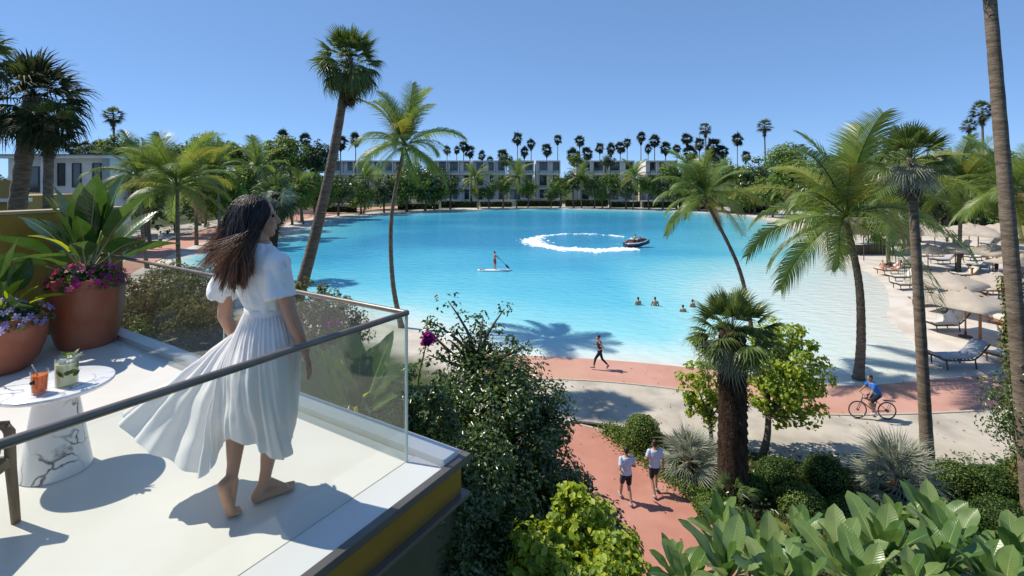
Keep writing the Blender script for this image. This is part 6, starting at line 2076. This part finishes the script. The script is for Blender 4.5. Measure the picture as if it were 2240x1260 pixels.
base = np.stack([X, Y, np.full(len(X), -0.12)], 1)
oct_ = np.array([[1, 0, 0], [0.3, 0.95, 0], [-0.8, 0.6, 0], [-0.8, -0.6, 0], [0.3, -0.95, 0], [0.1, 0.05, 0.75]])
V = (base[:, None, :] + oct_[None] * s[:, None, None] * np.stack([np.full(len(s), 1.5), np.full(len(s), 1.2), rng.uniform(0.25, 0.8, len(s))], 1)[:, None, :]).reshape(-1, 3)
k6 = np.arange(len(s))[:, None] * 6
T = np.concatenate([k6 + np.array([[i, (i + 1) % 5, 5]]) for i in range(5)], 1).reshape(-1, 3)
o = obj('wake_foam', np_mesh('wake_foam', V, T, pmat('white_foam', (0.74, 0.79, 0.81), 0.7, 0.3), True))
tag(o, 'white ring of foam churned by the jet ski', 'foam', kind='stuff')

# swimmers
swim = dict(elL=(-0.27, 0.02, 1.16), wrL=(-0.14, 0.22, 1.02), elR=(0.27, 0.02, 1.16), wrR=(0.14, 0.22, 1.02))
for px, py, zc, rz, h, hr, lab in ((1396, 667, -1.16, 20, 1.75, 'short', 'leftmost of the four swimmers, pale back above water'), (1433, 669, -1.12, -10, 1.78, 'short', 'swimmer second from left standing chest-deep'),
                                   (1494, 682, -1.20, 5, 1.7, 'short', 'nearest swimmer, in front of the right pair'), (1515, 671, -1.16, 25, 1.7, 'pony', 'rightmost swimmer, beside the fan palm crown')):
    person(lab, at(px, py, -0.12) + Vector((0, 0, zc)), R(rz), swim, None, cloth('navy', (0.012, 0.014, 0.025)), hair=hr, height=h, legs='brief', group='swimmers in the shallows')

# beach people
reclL = dict(pelvis=(0, 0, 0.62), waist=(0, -0.1, 0.72), chest=(0, -0.22, 0.90), neck=(0, -0.32, 1.06), head=(0, -0.34, 1.20), shL=(-0.18, -0.28, 1.0), shR=(0.18, -0.28, 1.0), elL=(-0.26, -0.30, 0.76), wrL=(-0.22, -0.1, 0.66),
             elR=(0.26, -0.30, 0.76), wrR=(0.22, -0.1, 0.66), hipL=(-0.09, 0.02, 0.60), knL=(-0.10, 0.40, 0.72), anL=(-0.10, 0.78, 0.56), hipR=(0.09, 0.02, 0.6), knR=(0.10, 0.42, 0.66), anR=(0.10, 0.82, 0.56), toeL=(-0.1, 0.85, 0.66), toeR=(0.1, 0.89, 0.66))
L0 = at(1945, 600)
person('bather in orange sitting at left on the teak lounger', L0 + Vector((-0.55, 0.05, 0.02)), R(150), reclL, None, cloth('orange', (0.42, 0.12, 0.05)), legs='brief', group=None)
person('dark clothed bather sitting upright in the lounger middle', L0 + Vector((0.15, -0.05, 0.06)), R(170), reclL, cloth('dark_top', (0.02, 0.018, 0.03)), cloth('navy', (0.012, 0.014, 0.025)), legs='brief')
person('bather in pink at the lounger head end', L0 + Vector((0.75, 0.1, 0.08)), R(60), reclL, cloth('pink', (0.45, 0.16, 0.14)), cloth('pink', (0.45, 0.16, 0.14)), legs='brief', female=True)
person('bather in blue shorts standing under wide umbrella', at(2180, 603), R(20), None, None, cloth('blue_shorts', (0.03, 0.04, 0.10)), height=1.95)
for px, py, rz, sh, lab in ((2072, 537, 90, 'dark_top', 'far beachgoer in dark clothes walking, left one'), (2086, 540, 200, 'dark_top', 'far beachgoer in dark clothes, right one'), (2105, 575, 40, None, 'far bather standing beside the left umbrella'),
                            (2173, 560, 10, None, 'far bather among the back umbrellas'), (2196, 563, 30, None, 'far bather right of the back umbrellas'), (2210, 563, 60, None, 'rightmost far bather by the tall trunk')):
    person(lab, at(px, py), R(rz), walk2 if px % 2 else None, cloth(sh, (0.02, 0.018, 0.03)) if sh else None, cloth('navy', (0.012, 0.014, 0.025)), group='people on the far beach', voxel=0.018)

# ---- bicycle and cyclist
M_tyre = pmat('tyre', (0.02, 0.02, 0.02), 0.8); M_metal = pmat('bike_metal', (0.40, 0.40, 0.40), 0.3, 0.5, 0.8); M_frame = pmat('bike_frame', (0.10, 0.10, 0.085), 0.35, 0.5)


def torus(mb, c, Rm, r, n=36, m=8):
    c = Vector(c)
    rings = []
    for i in range(n + 1):
        a = 2 * PI * i / n
        d = Vector((math.cos(a), 0, math.sin(a)))
        rings.append([c + d * (Rm + r * math.cos(2 * PI * j / m)) + Vector((0, r * math.sin(2 * PI * j / m), 0)) for j in range(m)])
    mb.ring_loft(rings, cap=False)


BK = at(1908, 917) + Vector((0, 0, 0.012))
bk = thing('bicycle', 'dark city bicycle with rear rack ridden along the plaza edge', 'bicycle', BK, R(174))
for x in (-0.54, 0.54):
    w = MB(); torus(w, (x, 0, 0.345), 0.325, 0.02); wo = w.build('wheel', M_tyre, bk, True)
    r = MB(); torus(r, (x, 0, 0.345), 0.302, 0.010, 36, 6); r.build('rim', M_metal, wo, True)
    sp = MB()
    for i in range(18):
        a = 2 * PI * i / 18
        sp.tube([(x, 0.012 * (-1) ** i, 0.345), (x + 0.3 * math.cos(a), 0, 0.345 + 0.3 * math.sin(a))], 0.0022, 4)
    so = sp.build('spokes', M_metal, wo); so['kind'] = 'stuff'
    MB().tube([(x, -0.05, 0.345), (x, 0.05, 0.345)], 0.03 if x > 0 else 0.055, 10).build('hub', M_frame, wo)
fr = MB()
st = Vector((-0.18, 0, 0.80)); bb = Vector((-0.08, 0, 0.30)); hd_ = Vector((0.36, 0, 0.86)); hd2 = Vector((0.40, 0, 0.68)); rear = Vector((-0.54, 0, 0.345)); front = Vector((0.54, 0, 0.345))
for a, b_, r_ in ((st, bb, 0.017), (bb, hd2, 0.021), (st * 0.75 + bb * 0.25, hd_ * 0.7 + hd2 * 0.3, 0.017), (hd_, hd2, 0.022)):
    fr.tube([a, b_], r_, 8)
for sy in (-0.04, 0.04):
    o_ = Vector((0, sy, 0))
    fr.tube([rear + o_, bb + o_ * 0.5], 0.011, 6); fr.tube([rear + o_, st * 0.8 + bb * 0.2 + o_ * 0.4], 0.010, 6)
fr.build('frame', M_frame, bk, True)
fk = MB()
for sy in (-0.045, 0.045):
    fk.tube([hd2 + Vector((0, sy * 0.5, 0)), hd2 + Vector((0.03, sy, -0.08)), front + Vector((0, sy, 0))], 0.013, 6)
fk.build('fork', M_frame, bk, True)
MB().tube([st, st + Vector((-0.04, 0, 0.12))], 0.013, 6).build('seat_post', M_metal, bk)
MB().ring_loft([[st + Vector((x, w * math.cos(a), 0.14 + 0.03 * math.sin(a))) for a in [j * PI / 4 for j in range(8)]] for x, w in ((-0.17, 0.05), (-0.14, 0.09), (-0.04, 0.075), (0.06, 0.03), (0.11, 0.015))]).build('saddle', M_tyre, bk, True)
MB().tube([hd_, hd_ + Vector((-0.02, 0, 0.12))], 0.014, 6).build('stem', M_metal, bk)
MB().tube([hd_ + Vector((-0.14, -0.30, 0.16)), hd_ + Vector((0.0, -0.16, 0.13)), hd_ + Vector((0.02, 0, 0.12)), hd_ + Vector((0.0, 0.16, 0.13)), hd_ + Vector((-0.14, 0.30, 0.16))], 0.013, 6).build('handlebar', M_frame, bk, True)
rk = MB()
rk.box((-0.62, 0, 0.74), (0.42, 0.13, 0.018)); rk.tube([(-0.54, 0.05, 0.345), (-0.72, 0.05, 0.735)], 0.007, 5); rk.tube([(-0.54, -0.05, 0.345), (-0.72, -0.05, 0.735)], 0.007, 5)
rk.build('rear_rack', M_frame, bk)
MB().tube([bb + Vector((0, -0.03, 0)), bb + Vector((0, 0.03, 0))], 0.085, 16).build('chainring', M_metal, bk)
for sy, dx, dz in ((0.07, 0.05, -0.155), (-0.07, -0.05, 0.155)):
    c = MB(); c.tube([bb + Vector((0, sy * 0.6, 0)), bb + Vector((dx, sy, dz))], 0.011, 5); c.box(bb + Vector((dx, sy * 1.6, dz)), (0.10, 0.08, 0.025)); c.build('crank', M_frame, bk)
cyc = dict(pelvis=(0, 0, 0.98), waist=(0, 0.04, 1.12), chest=(0, 0.15, 1.30), neck=(0, 0.24, 1.44), head=(0, 0.29, 1.60), shL=(-0.18, 0.22, 1.39), shR=(0.18, 0.22, 1.39), elL=(-0.26, 0.34, 1.16), wrL=(-0.29, 0.44, 1.03), elR=(0.26, 0.34, 1.16), wrR=(0.29, 0.44, 1.03),
           hipL=(-0.09, 0.02, 0.96), knL=(-0.10, 0.36, 0.66), anL=(-0.12, 0.15, 0.30), hipR=(0.09, 0.02, 0.96), knR=(0.10, 0.38, 0.80), anR=(0.12, 0.08, 0.56), toeL=(-0.12, 0.29, 0.23), toeR=(0.12, 0.22, 0.50))
fwd = Vector((math.cos(R(174)), math.sin(R(174)), 0))
person('cyclist in bright blue tee and dark shorts riding bicycle', BK + fwd * (-0.20), R(174 - 90), cyc, cloth('bright_blue', (0.02, 0.13, 0.42)), SH_nav, shoes=cloth('shoe_white', (0.45, 0.45, 0.5)), height=1.75)
# ================================================================== THE WOMAN
WR = Vector((-1.40, 2.76, DECK))


def wp(px, py, d):
    return atd(px, py, d) - WR


wo = thing('person', 'woman in flowing white dress with long brown hair walking barefoot', 'person', WR)
M_wskin = pmat('warm_skin', (0.46, 0.235, 0.15), 0.45, 0.4, c2=(0.50, 0.265, 0.175), scale=14, bump=0.02, bscale=120)
M_linen = pmat('white_linen', (0.90, 0.875, 0.84), 0.85, 0.1, c2=(0.92, 0.90, 0.87), scale=6, trans=0.2, bump=0.03, bscale=30)
M_cotton = pmat('white_cotton', (0.90, 0.875, 0.84), 0.85, 0.1, c2=(0.92, 0.90, 0.87), scale=8, trans=0.12, bump=0.3, bscale=9)
sA = Vector((0.89, -0.45, 0)).normalized(); fA = Vector((0.45, 0.89, 0)).normalized()
Z = Vector((0, 0, 1))


def oring(c, a, b, n=24):
    return [c + sA * math.cos(2 * PI * j / n) * a + fA * math.sin(2 * PI * j / n) * b for j in range(n)]


def zc(px, z, d=2.76):
    p = wp(px, 400, d); return Vector((p.x, p.y, z))


b = MB()
# torso
b.ring_loft([oring(zc(588, 0.80), 0.14, 0.11), oring(zc(587, 0.92), 0.145, 0.11), oring(zc(584, 1.06), 0.112, 0.085), oring(zc(575, 1.20), 0.135, 0.10), oring(zc(568, 1.33), 0.16, 0.08), oring(zc(568, 1.40), 0.085, 0.06), oring(zc(570, 1.45), 0.046, 0.046)])
hd0 = wp(565, 476, 2.775)                                   # head centre
neck0 = zc(569, 1.40); neck1 = hd0 + Vector((0.0, 0, -0.06))
capsule(b, neck0, neck1, 0.047, 0.045, 14)
face = Vector((0.86, 0.51, 0)).normalized(); fside = Vector((face.y, -face.x, 0))
HM = Matrix((fside, face, Z)).transposed()


def hp(x, y, z): return hd0 + HM @ Vector((x, y, z))


ellip(b, hp(0, -0.012, 0.025), (0.070, 0.092, 0.092), 20, 14, HM)
ellip(b, hp(0, 0.030, -0.035), (0.056, 0.058, 0.072), 18, 12, HM)
ellip(b, hp(0, 0.060, -0.088), (0.030, 0.026, 0.022), 14, 9, HM)       # chin
capsule(b, hp(0, 0.084, 0.012), hp(0, 0.104, -0.024), 0.008, 0.012, 10)  # nose
capsule(b, hp(0, 0.098, -0.028), hp(0, 0.088, -0.030), 0.012, 0.014, 10)
ellip(b, hp(0, 0.086, -0.052), (0.020, 0.010, 0.006), 10, 7, HM)       # upper lip
ellip(b, hp(0, 0.084, -0.064), (0.018, 0.010, 0.007), 10, 7, HM)       # lower lip
for s in (-1, 1):
    ellip(b, hp(s * 0.034, 0.066, -0.026), (0.022, 0.02, 0.022), 12, 8, HM)  # cheek
    ellip(b, hp(s * 0.072, -0.006, -0.008), (0.008, 0.018, 0.030), 10, 8, HM)  # ear
    ellip(b, hp(s * 0.030, 0.076, 0.024), (0.022, 0.012, 0.007), 10, 7, HM)  # brow


def hand(mb, wr, d, w, nrm, curl=0.3, thumb=1):
    """palm, four unequal fingers with two bends, thumb from the side of the palm"""
    d = d.normalized(); w = (w - d * w.dot(d)).normalized(); nrm = d.cross(w) * thumb
    for q in range(4):
        o_ = w * (0.026 - 0.0175 * q)
        capsule(mb, wr + o_ * 0.55 + d * 0.01, wr + o_ + d * 0.078, 0.0135, 0.0115, 8)
        L = (0.066, 0.074, 0.070, 0.054)[q]
        a = wr + o_ + d * 0.082
        m1 = a + (d + nrm * curl * 0.4).normalized() * L * 0.45
        m2 = m1 + (d + nrm * curl * 1.2).normalized() * L * 0.32
        m3 = m2 + (d + nrm * curl * 2.2).normalized() * L * 0.26
        capsule(mb, a, m1, 0.0088, 0.0082, 8); capsule(mb, m1, m2, 0.0082, 0.0074, 8); capsule(mb, m2, m3, 0.0074, 0.0062, 8)
    t0 = wr + d * 0.022 + w * 0.018
    t1 = t0 + (d * 0.75 + w * 0.75 + nrm * 0.2).normalized() * 0.038
    t2 = t1 + (d * 0.95 + w * 0.35 + nrm * 0.35).normalized() * 0.030
    capsule(mb, t0, t1, 0.0135, 0.0105, 8); capsule(mb, t1, t2, 0.0100, 0.0075, 8)


# arms
shR, elR, wrR = wp(607, 578, 2.68), wp(636, 690, 2.665), wp(668, 768, 2.72)
shL, elL, wrL = wp(505, 585, 2.84), wp(490, 690, 2.90), wp(530, 765, 3.00)
for a, e, w in ((shR, elR, wrR), (shL, elL, wrL)):
    capsule(b, a, e, 0.046, 0.036, 12); capsule(b, e, e.lerp(w, 0.35), 0.036, 0.036, 12); capsule(b, e.lerp(w, 0.35), w, 0.036, 0.0235, 12)
hand(b, wrR, (wrR - elR) * 0.6 + Vector((0.02, 0.02, -0.16)), fA * -0.4 + sA * 0.6, None, 0.35, 1)
hand(b, wrL, (wrL - elL), fA, None, 0.35, -1)
# legs
hipR, knR, anR = zc(605, 0.86, 2.72), wp(607, 905, 2.80), wp(577, 1058, 2.80)
hipL, knL, anL = zc(566, 0.86, 2.80), wp(528, 905, 2.78), wp(507, 1044, 2.655)
for h, k_, a in ((hipR, knR, anR), (hipL, knL, anL)):
    capsule(b, h, k_, 0.075, 0.052, 14)
    cf = k_.lerp(a, 0.34) - fA * 0.012
    capsule(b, k_, cf, 0.050, 0.053, 14); capsule(b, cf, k_.lerp(a, 0.78), 0.052, 0.034, 14); capsule(b, k_.lerp(a, 0.75), a, 0.034, 0.030, 12)


def foot(mb, ankle, heel, ball, toe, w):
    capsule(mb, ankle, heel + Vector((0, 0, 0.012)), 0.030, 0.027, 12)
    capsule(mb, heel, ball, 0.027, 0.026, 12)
    capsule(mb, ankle + (ball - heel) * 0.15, ball + Vector((0, 0, 0.006)), 0.029, 0.020, 12)
    for s in (-0.02, 0.018):
        capsule(mb, heel.lerp(ball, 0.55) + w * s * 0.5, ball + w * s, 0.020, 0.019, 10)
    td = (toe - ball)
    for i in range(5):
        o_ = w * (0.030 - 0.0155 * i)
        L = (1.05, 0.98, 0.88, 0.76, 0.62)[i]
        capsule(mb, ball + o_ + td * 0.1, ball + o_ + td * L, 0.0125 if i == 0 else 0.010, 0.0105 if i == 0 else 0.0075, 8)


# right foot flat, pointing ahead-right; left foot pushing off on its toes
hR = Vector((anR.x - 0.028, anR.y - 0.025, 0.028)); dirR = Vector((0.74, 0.67, 0)).normalized()
foot(b, anR, hR, hR + dirR * 0.145 + Vector((0, 0, -0.004)), hR + dirR * 0.205 + Vector((0, 0, -0.012)), Vector((-dirR.y, dirR.x, 0)))
tL = wp(508, 1122, 2.675); tL.z = 0.016
hL = wp(488, 1066, 2.60)
bL = hL.lerp(tL, 0.80); bL.z = 0.030
foot(b, anL, hL, bL, bL + (fA * 0.8 + sA * 0.3) * 0.062 + Vector((0, 0, -0.014)), sA * -1)
# fingertips and toes sit on the deck
obj('body', blob(b, 0.0045, 'body', M_wskin, 2), wo)
# eyes
for s in (-1, 1):
    e = MB(); ellip(e, hp(s * 0.030, 0.0725, 0.008), (0.013, 0.009, 0.007), 10, 7, HM)
    e.build('eye', pmat('eye', (0.03, 0.02, 0.015), 0.15) if 'eye' not in MATS else MATS['eye'], wo, True)

# blouse
c = MB()
c.ring_loft([oring(zc(583, 1.075), 0.124, 0.096), oring(zc(580, 1.12), 0.136, 0.106), oring(zc(574, 1.20), 0.156, 0.116), oring(zc(568, 1.28), 0.172, 0.112), oring(zc(566, 1.345), 0.178, 0.092), oring(zc(567, 1.395), 0.125, 0.075), oring(zc(568, 1.425), 0.074, 0.064), oring(zc(568, 1.44), 0.06, 0.056)])
seR = wp(614, 652, 2.655); seL = wp(486, 642, 2.90)
for sh, se, r0, r1 in ((shR, seR, 0.066, 0.082), (shL, seL, 0.066, 0.086)):
    path = [sh + Vector((0, 0, 0.012)), sh.lerp(se, 0.35), sh.lerp(se, 0.7), se]
    c.tube(path, [r0 * 0.96, r0 * 1.06, r1 * 0.95, r1], 18)
for sh in (shR, shL):
    capsule(c, zc(568, 1.36), sh + Vector((0, 0, 0.0)), 0.070, 0.070, 16)
me = blob(c, 0.0065, 'blouse', M_cotton, 3)
# creases
for v in me.vertices:
    p = v.co
    n = abs(mnoise.noise(Vector((p.x * 10, p.y * 10, p.z * 5 + p.x * 4)))) * 0.026 - 0.006 + mnoise.noise(Vector((p.x * 22, p.y * 22, p.z * 9 + 4))) * 0.006
    if p.z < 1.2: n += 0.004 * math.sin(p.x * 90 + p.y * 60) * sstep(1.2, 1.08, p.z) if p.z < 1.2 else 0
    v.co = p + Vector(v.normal) * n
obj('blouse', me, wo)
MB().ring_loft([oring(zc(583, 1.045), 0.124, 0.098, 40), oring(zc(583, 1.05), 0.128, 0.101, 40), oring(zc(583, 1.085), 0.128, 0.101, 40), oring(zc(583, 1.09), 0.124, 0.098, 40)]).build('waistband', M_linen, wo, True)

# skirt: gathered at the waist, blown to the left
hem_ctl = [(636, 962, 2.84), (618, 948, 2.96), (560, 940, 3.02), (470, 930, 3.04), (370, 905, 2.99), (295, 893, 2.90), (266, 918, 2.80), (305, 968, 2.72), (375, 1014, 2.66), (440, 1040, 2.62), (468, 1022, 2.62), (484, 976, 2.64),
           (505, 955, 2.62), (545, 975, 2.57), (585, 1000, 2.58), (612, 1003, 2.64), (632, 985, 2.72)]
NS = 220
hem = catmull([wp(*h) for h in hem_ctl], 24, True)
# resample by index to NS points, start angle matched to the waist ring
hm = [hem[int(i * len(hem) / NS)] for i in range(NS)]
wc = zc(583, 1.055)
ANG0 = 0.0
rows = 46
V = []
for r in range(rows + 1):
    v = r / rows
    for i in range(NS):
        u = i / NS
        a = 2 * PI * u
        w0 = wc + sA * math.cos(a) * 0.124 + fA * math.sin(a) * 0.098
        p1 = hm[i]
        # cloth first drops from the waist over the hips, then flies out to the hem
        hipv = wc + sA * math.cos(a) * 0.235 + fA * math.sin(a) * 0.205 + Vector((0, 0, -0.24))
        kL = max(0.0, -math.cos(a)) ** 0.5 * 0.95
        hipv = hipv.lerp((w0 + p1) * 0.5 + Vector((-0.03, 0, 0.06)), kL)
        t = v
        q = w0 * (1 - t) ** 2 + hipv * 2 * t * (1 - t) + p1 * t * t
        # soft flutter
        out = Vector((math.cos(a) * sA.x + math.sin(a) * fA.x, math.cos(a) * sA.y + math.sin(a) * fA.y, 0))
        bil = 0.04 * math.sin(PI * v) * (1 if math.cos(a) < 0 else 0.35) * abs(math.cos(a))
        V.append(tuple(q + out * bil))
G = np.array(V).reshape(rows + 1, NS, 3)
du = np.roll(G, -2, axis=1) - np.roll(G, 2, axis=1)
dv = np.gradient(G, axis=0)
NN = np.cross(du, dv)
NN /= np.maximum(np.linalg.norm(NN, axis=2, keepdims=True), 1e-9)
vv = (np.arange(rows + 1) / rows)[:, None]; aa = (2 * PI * np.arange(NS) / NS)[None]
ridge = lambda x: 1 - 2 * np.abs(np.sin(x)) ** 0.8
fold = 0.006 * np.sin(aa * 40) * (1 - vv) ** 1.6 + 0.017 * vv ** 0.8 * ridge(aa * 9.5 + 0.8 * np.sin(2.2 * vv) + 0.5 * np.sin(3 * aa)) + 0.010 * vv * np.sin(aa * 23 + 2.4 * vv + np.sin(5 * aa)) + 0.022 * vv ** 1.6 * np.sin(aa * 6 + 1.0 + 1.6 * vv)
wr = np.array([[mnoise.noise(Vector((p[0] * 7, p[1] * 7, p[2] * 6))) * 0.022 + mnoise.noise(Vector((p[0] * 19, p[1] * 19, p[2] * 15))) * 0.006 for p in row] for row in G]) * vv
G = G + NN * (fold + wr)[:, :, None]
V = G.reshape(-1, 3)
Fq = []
for r in range(rows):
    for i in range(NS):
        k_ = (i + 1) % NS
        Fq.append((r * NS + i, r * NS + k_, (r + 1) * NS + k_, (r + 1) * NS + i))
obj('skirt', np_mesh('skirt', V, Fq, M_linen, True), wo)

# hair: cap close to the skull plus long strands, blown left
m, N, L, P = base_mat('brown_hair')
att = N.new('ShaderNodeAttribute'); att.attribute_name = 'tip'
geo = N.new('ShaderNodeNewGeometry')
rp = N.new('ShaderNodeValToRGB'); e = rp.color_ramp.elements
e[0].color = (0.012, 0.007, 0.005, 1); e[1].color = (0.25, 0.10, 0.038, 1); e[0].position = 0.30; e[1].position = 1.0
q = e.new(0.62); q.color = (0.040, 0.017, 0.009, 1)
rj = N.new('ShaderNodeMath'); rj.operation = 'MULTIPLY_ADD'; rj.inputs[1].default_value = 0.5; rj.inputs[2].default_value = -0.32
L.new(geo.outputs['Random Per Island'], rj.inputs[0])
aj = N.new('ShaderNodeMath'); aj.operation = 'ADD'; L.new(att.outputs['Fac'], aj.inputs[0]); L.new(rj.outputs[0], aj.inputs[1])
L.new(aj.outputs[0], rp.inputs['Fac']); L.new(rp.outputs['Color'], P.inputs['Base Color'])
P.inputs['Roughness'].default_value = 0.42; P.inputs['Specular IOR Level'].default_value = 0.5
M_long = m
rnd = random.Random(12)
cap = MB()
ellip(cap, hp(0, -0.024, 0.034), (0.079, 0.096, 0.094), 20, 14, HM)
ellip(cap, hp(-0.01, -0.055, -0.03), (0.068, 0.056, 0.085), 18, 12, HM)
capm = blob(cap, 0.007, 'hair_cap', M_long, 3)
a = capm.attributes.new('tip', 'FLOAT', 'POINT'); a.data.foreach_set('value', [0.25] * len(capm.vertices))
hb = obj('hair', capm, wo)
V = []; Fs = []; TIP = []


def strand(p0, p1, p2, p3, r, seg_=16, wob=0.0025):
    b0 = len(V)
    ph = rnd.uniform(0, 6); f = rnd.uniform(4, 9)
    prev = None
    pts = []
    for i in range(seg_ + 1):
        t = i / seg_
        q = p0 * (1 - t) ** 3 + p1 * 3 * t * (1 - t) ** 2 + p2 * 3 * t * t * (1 - t) + p3 * t ** 3
        q = q + Vector((math.sin(ph + f * t), math.cos(ph + f * t * 1.2), math.sin(ph * 2 + f * t * 0.7))) * wob * t * 2
        pts.append(q)
    for i, q in enumerate(pts):
        t = i / seg_
        d = (pts[min(i + 1, seg_)] - pts[max(i - 1, 0)]).normalized()
        u = d.cross(Vector((0.3, -1, 0.2))).normalized(); w = d.cross(u)
        rr = r * (1 - 0.8 * t ** 2.2) * (0.3 + 0.7 * min(1.0, t * 5))
        for j in range(4):
            an = j * PI / 2
            V.append(tuple(q + u * math.cos(an) * rr + w * math.sin(an) * rr * 0.55)); TIP.append(0.18 + 0.82 * t ** 1.3)
    for i in range(seg_):
        for j in range(4):
            k_ = (j + 1) % 4
            Fs.append((b0 + i * 4 + j, b0 + i * 4 + k_, b0 + (i + 1) * 4 + k_, b0 + (i + 1) * 4 + j))


def scalp(az, el):
    """az 0 = face side, +-pi = back of the head"""
    return hp(math.sin(az) * math.cos(el) * 0.080, math.cos(az) * math.cos(el) * 0.098 - 0.024, math.sin(el) * 0.096 + 0.034)


back = -fA
FALL = [(474 + 74 * g + rnd.gauss(0, 3), 616 - 34 * abs(g - 0.45) + rnd.gauss(0, 10), 2.60 + rnd.uniform(-0.02, 0.05), g) for g in [i / 13 for i in range(14)]]
BLOW = [(432 + 72 * rnd.random(), 532 + 66 * rnd.random(), 2.64 + rnd.uniform(-0.03, 0.10)) for i in range(17)]
for i in range(2500):
    u = rnd.random()
    az = rnd.uniform(0.55, PI * 1.55) if u < 0.75 else rnd.uniform(PI * 0.6, PI * 1.4)
    az = az if rnd.random() < 0.6 else -az
    el = rnd.uniform(-0.15, 1.35)
    p0 = scalp(az, el)
    mode = rnd.random()
    drop = hp(math.sin(az) * 0.072, -0.095 + 0.02 * math.cos(az), -0.06 + 0.05 * el)
    if mode < 0.70:                       # heavy fall down the back
        fx, fy, fd, g = rnd.choice(FALL)
        p3 = wp(fx + rnd.gauss(0, 3.5), fy + rnd.gauss(0, 9), fd + rnd.gauss(0, 0.008))
        p1 = p0 + (p0 - hp(0, -0.02, 0.0)) * 0.35 + Vector((0, 0, -0.03)) + back * 0.03
        p2 = wp(508 + 40 * g, 545, 2.62 + rnd.uniform(-0.01, 0.04))
        strand(p0, p1, p2, p3, rnd.uniform(0.0016, 0.0040))
    elif mode < 0.92:                     # blown out to the left
        fx, fy, fd = rnd.choice(BLOW)
        g = (fx - 428) / 72
        p3 = wp(fx + rnd.gauss(0, 3.5), fy + rnd.gauss(0, 3.5), fd + rnd.gauss(0, 0.008))
        p1 = p0 + (p0 - hp(0, -0.02, 0.0)) * 0.30 + back * 0.02 + Vector((-0.03, 0, -0.01))
        p2 = wp(500 + 20 * g + rnd.gauss(0, 5), 508 + (fy - 522) * 0.35 + rnd.gauss(0, 6), 2.65 + rnd.uniform(0, 0.05))
        strand(p0, p1, p2, p3, rnd.uniform(0.0010, 0.0026), wob=0.006)
    else:                                 # lighter front locks swept across the ear to the left
        p0 = scalp(rnd.uniform(0.6, 1.0), rnd.uniform(0.2, 0.7))
        p3 = wp(470 + rnd.uniform(-20, 45), 556 + rnd.uniform(-25, 45), 2.60 + rnd.uniform(-0.02, 0.04))
        p1 = p0 + fside * 0.03 + Vector((-0.02, -0.02, -0.05))
        p2 = wp(545 + rnd.uniform(-10, 6), 515 + rnd.uniform(-6, 10), 2.60)
        strand(p0, p1, p2, p3, rnd.uniform(0.0010, 0.0024), wob=0.004)
me = np_mesh('strands', V, Fs, M_long, True)
a = me.attributes.new('tip', 'FLOAT', 'POINT'); a.data.foreach_set('value', TIP[:len(me.vertices)])
o = obj('strands', me, hb)
o['kind'] = 'stuff'
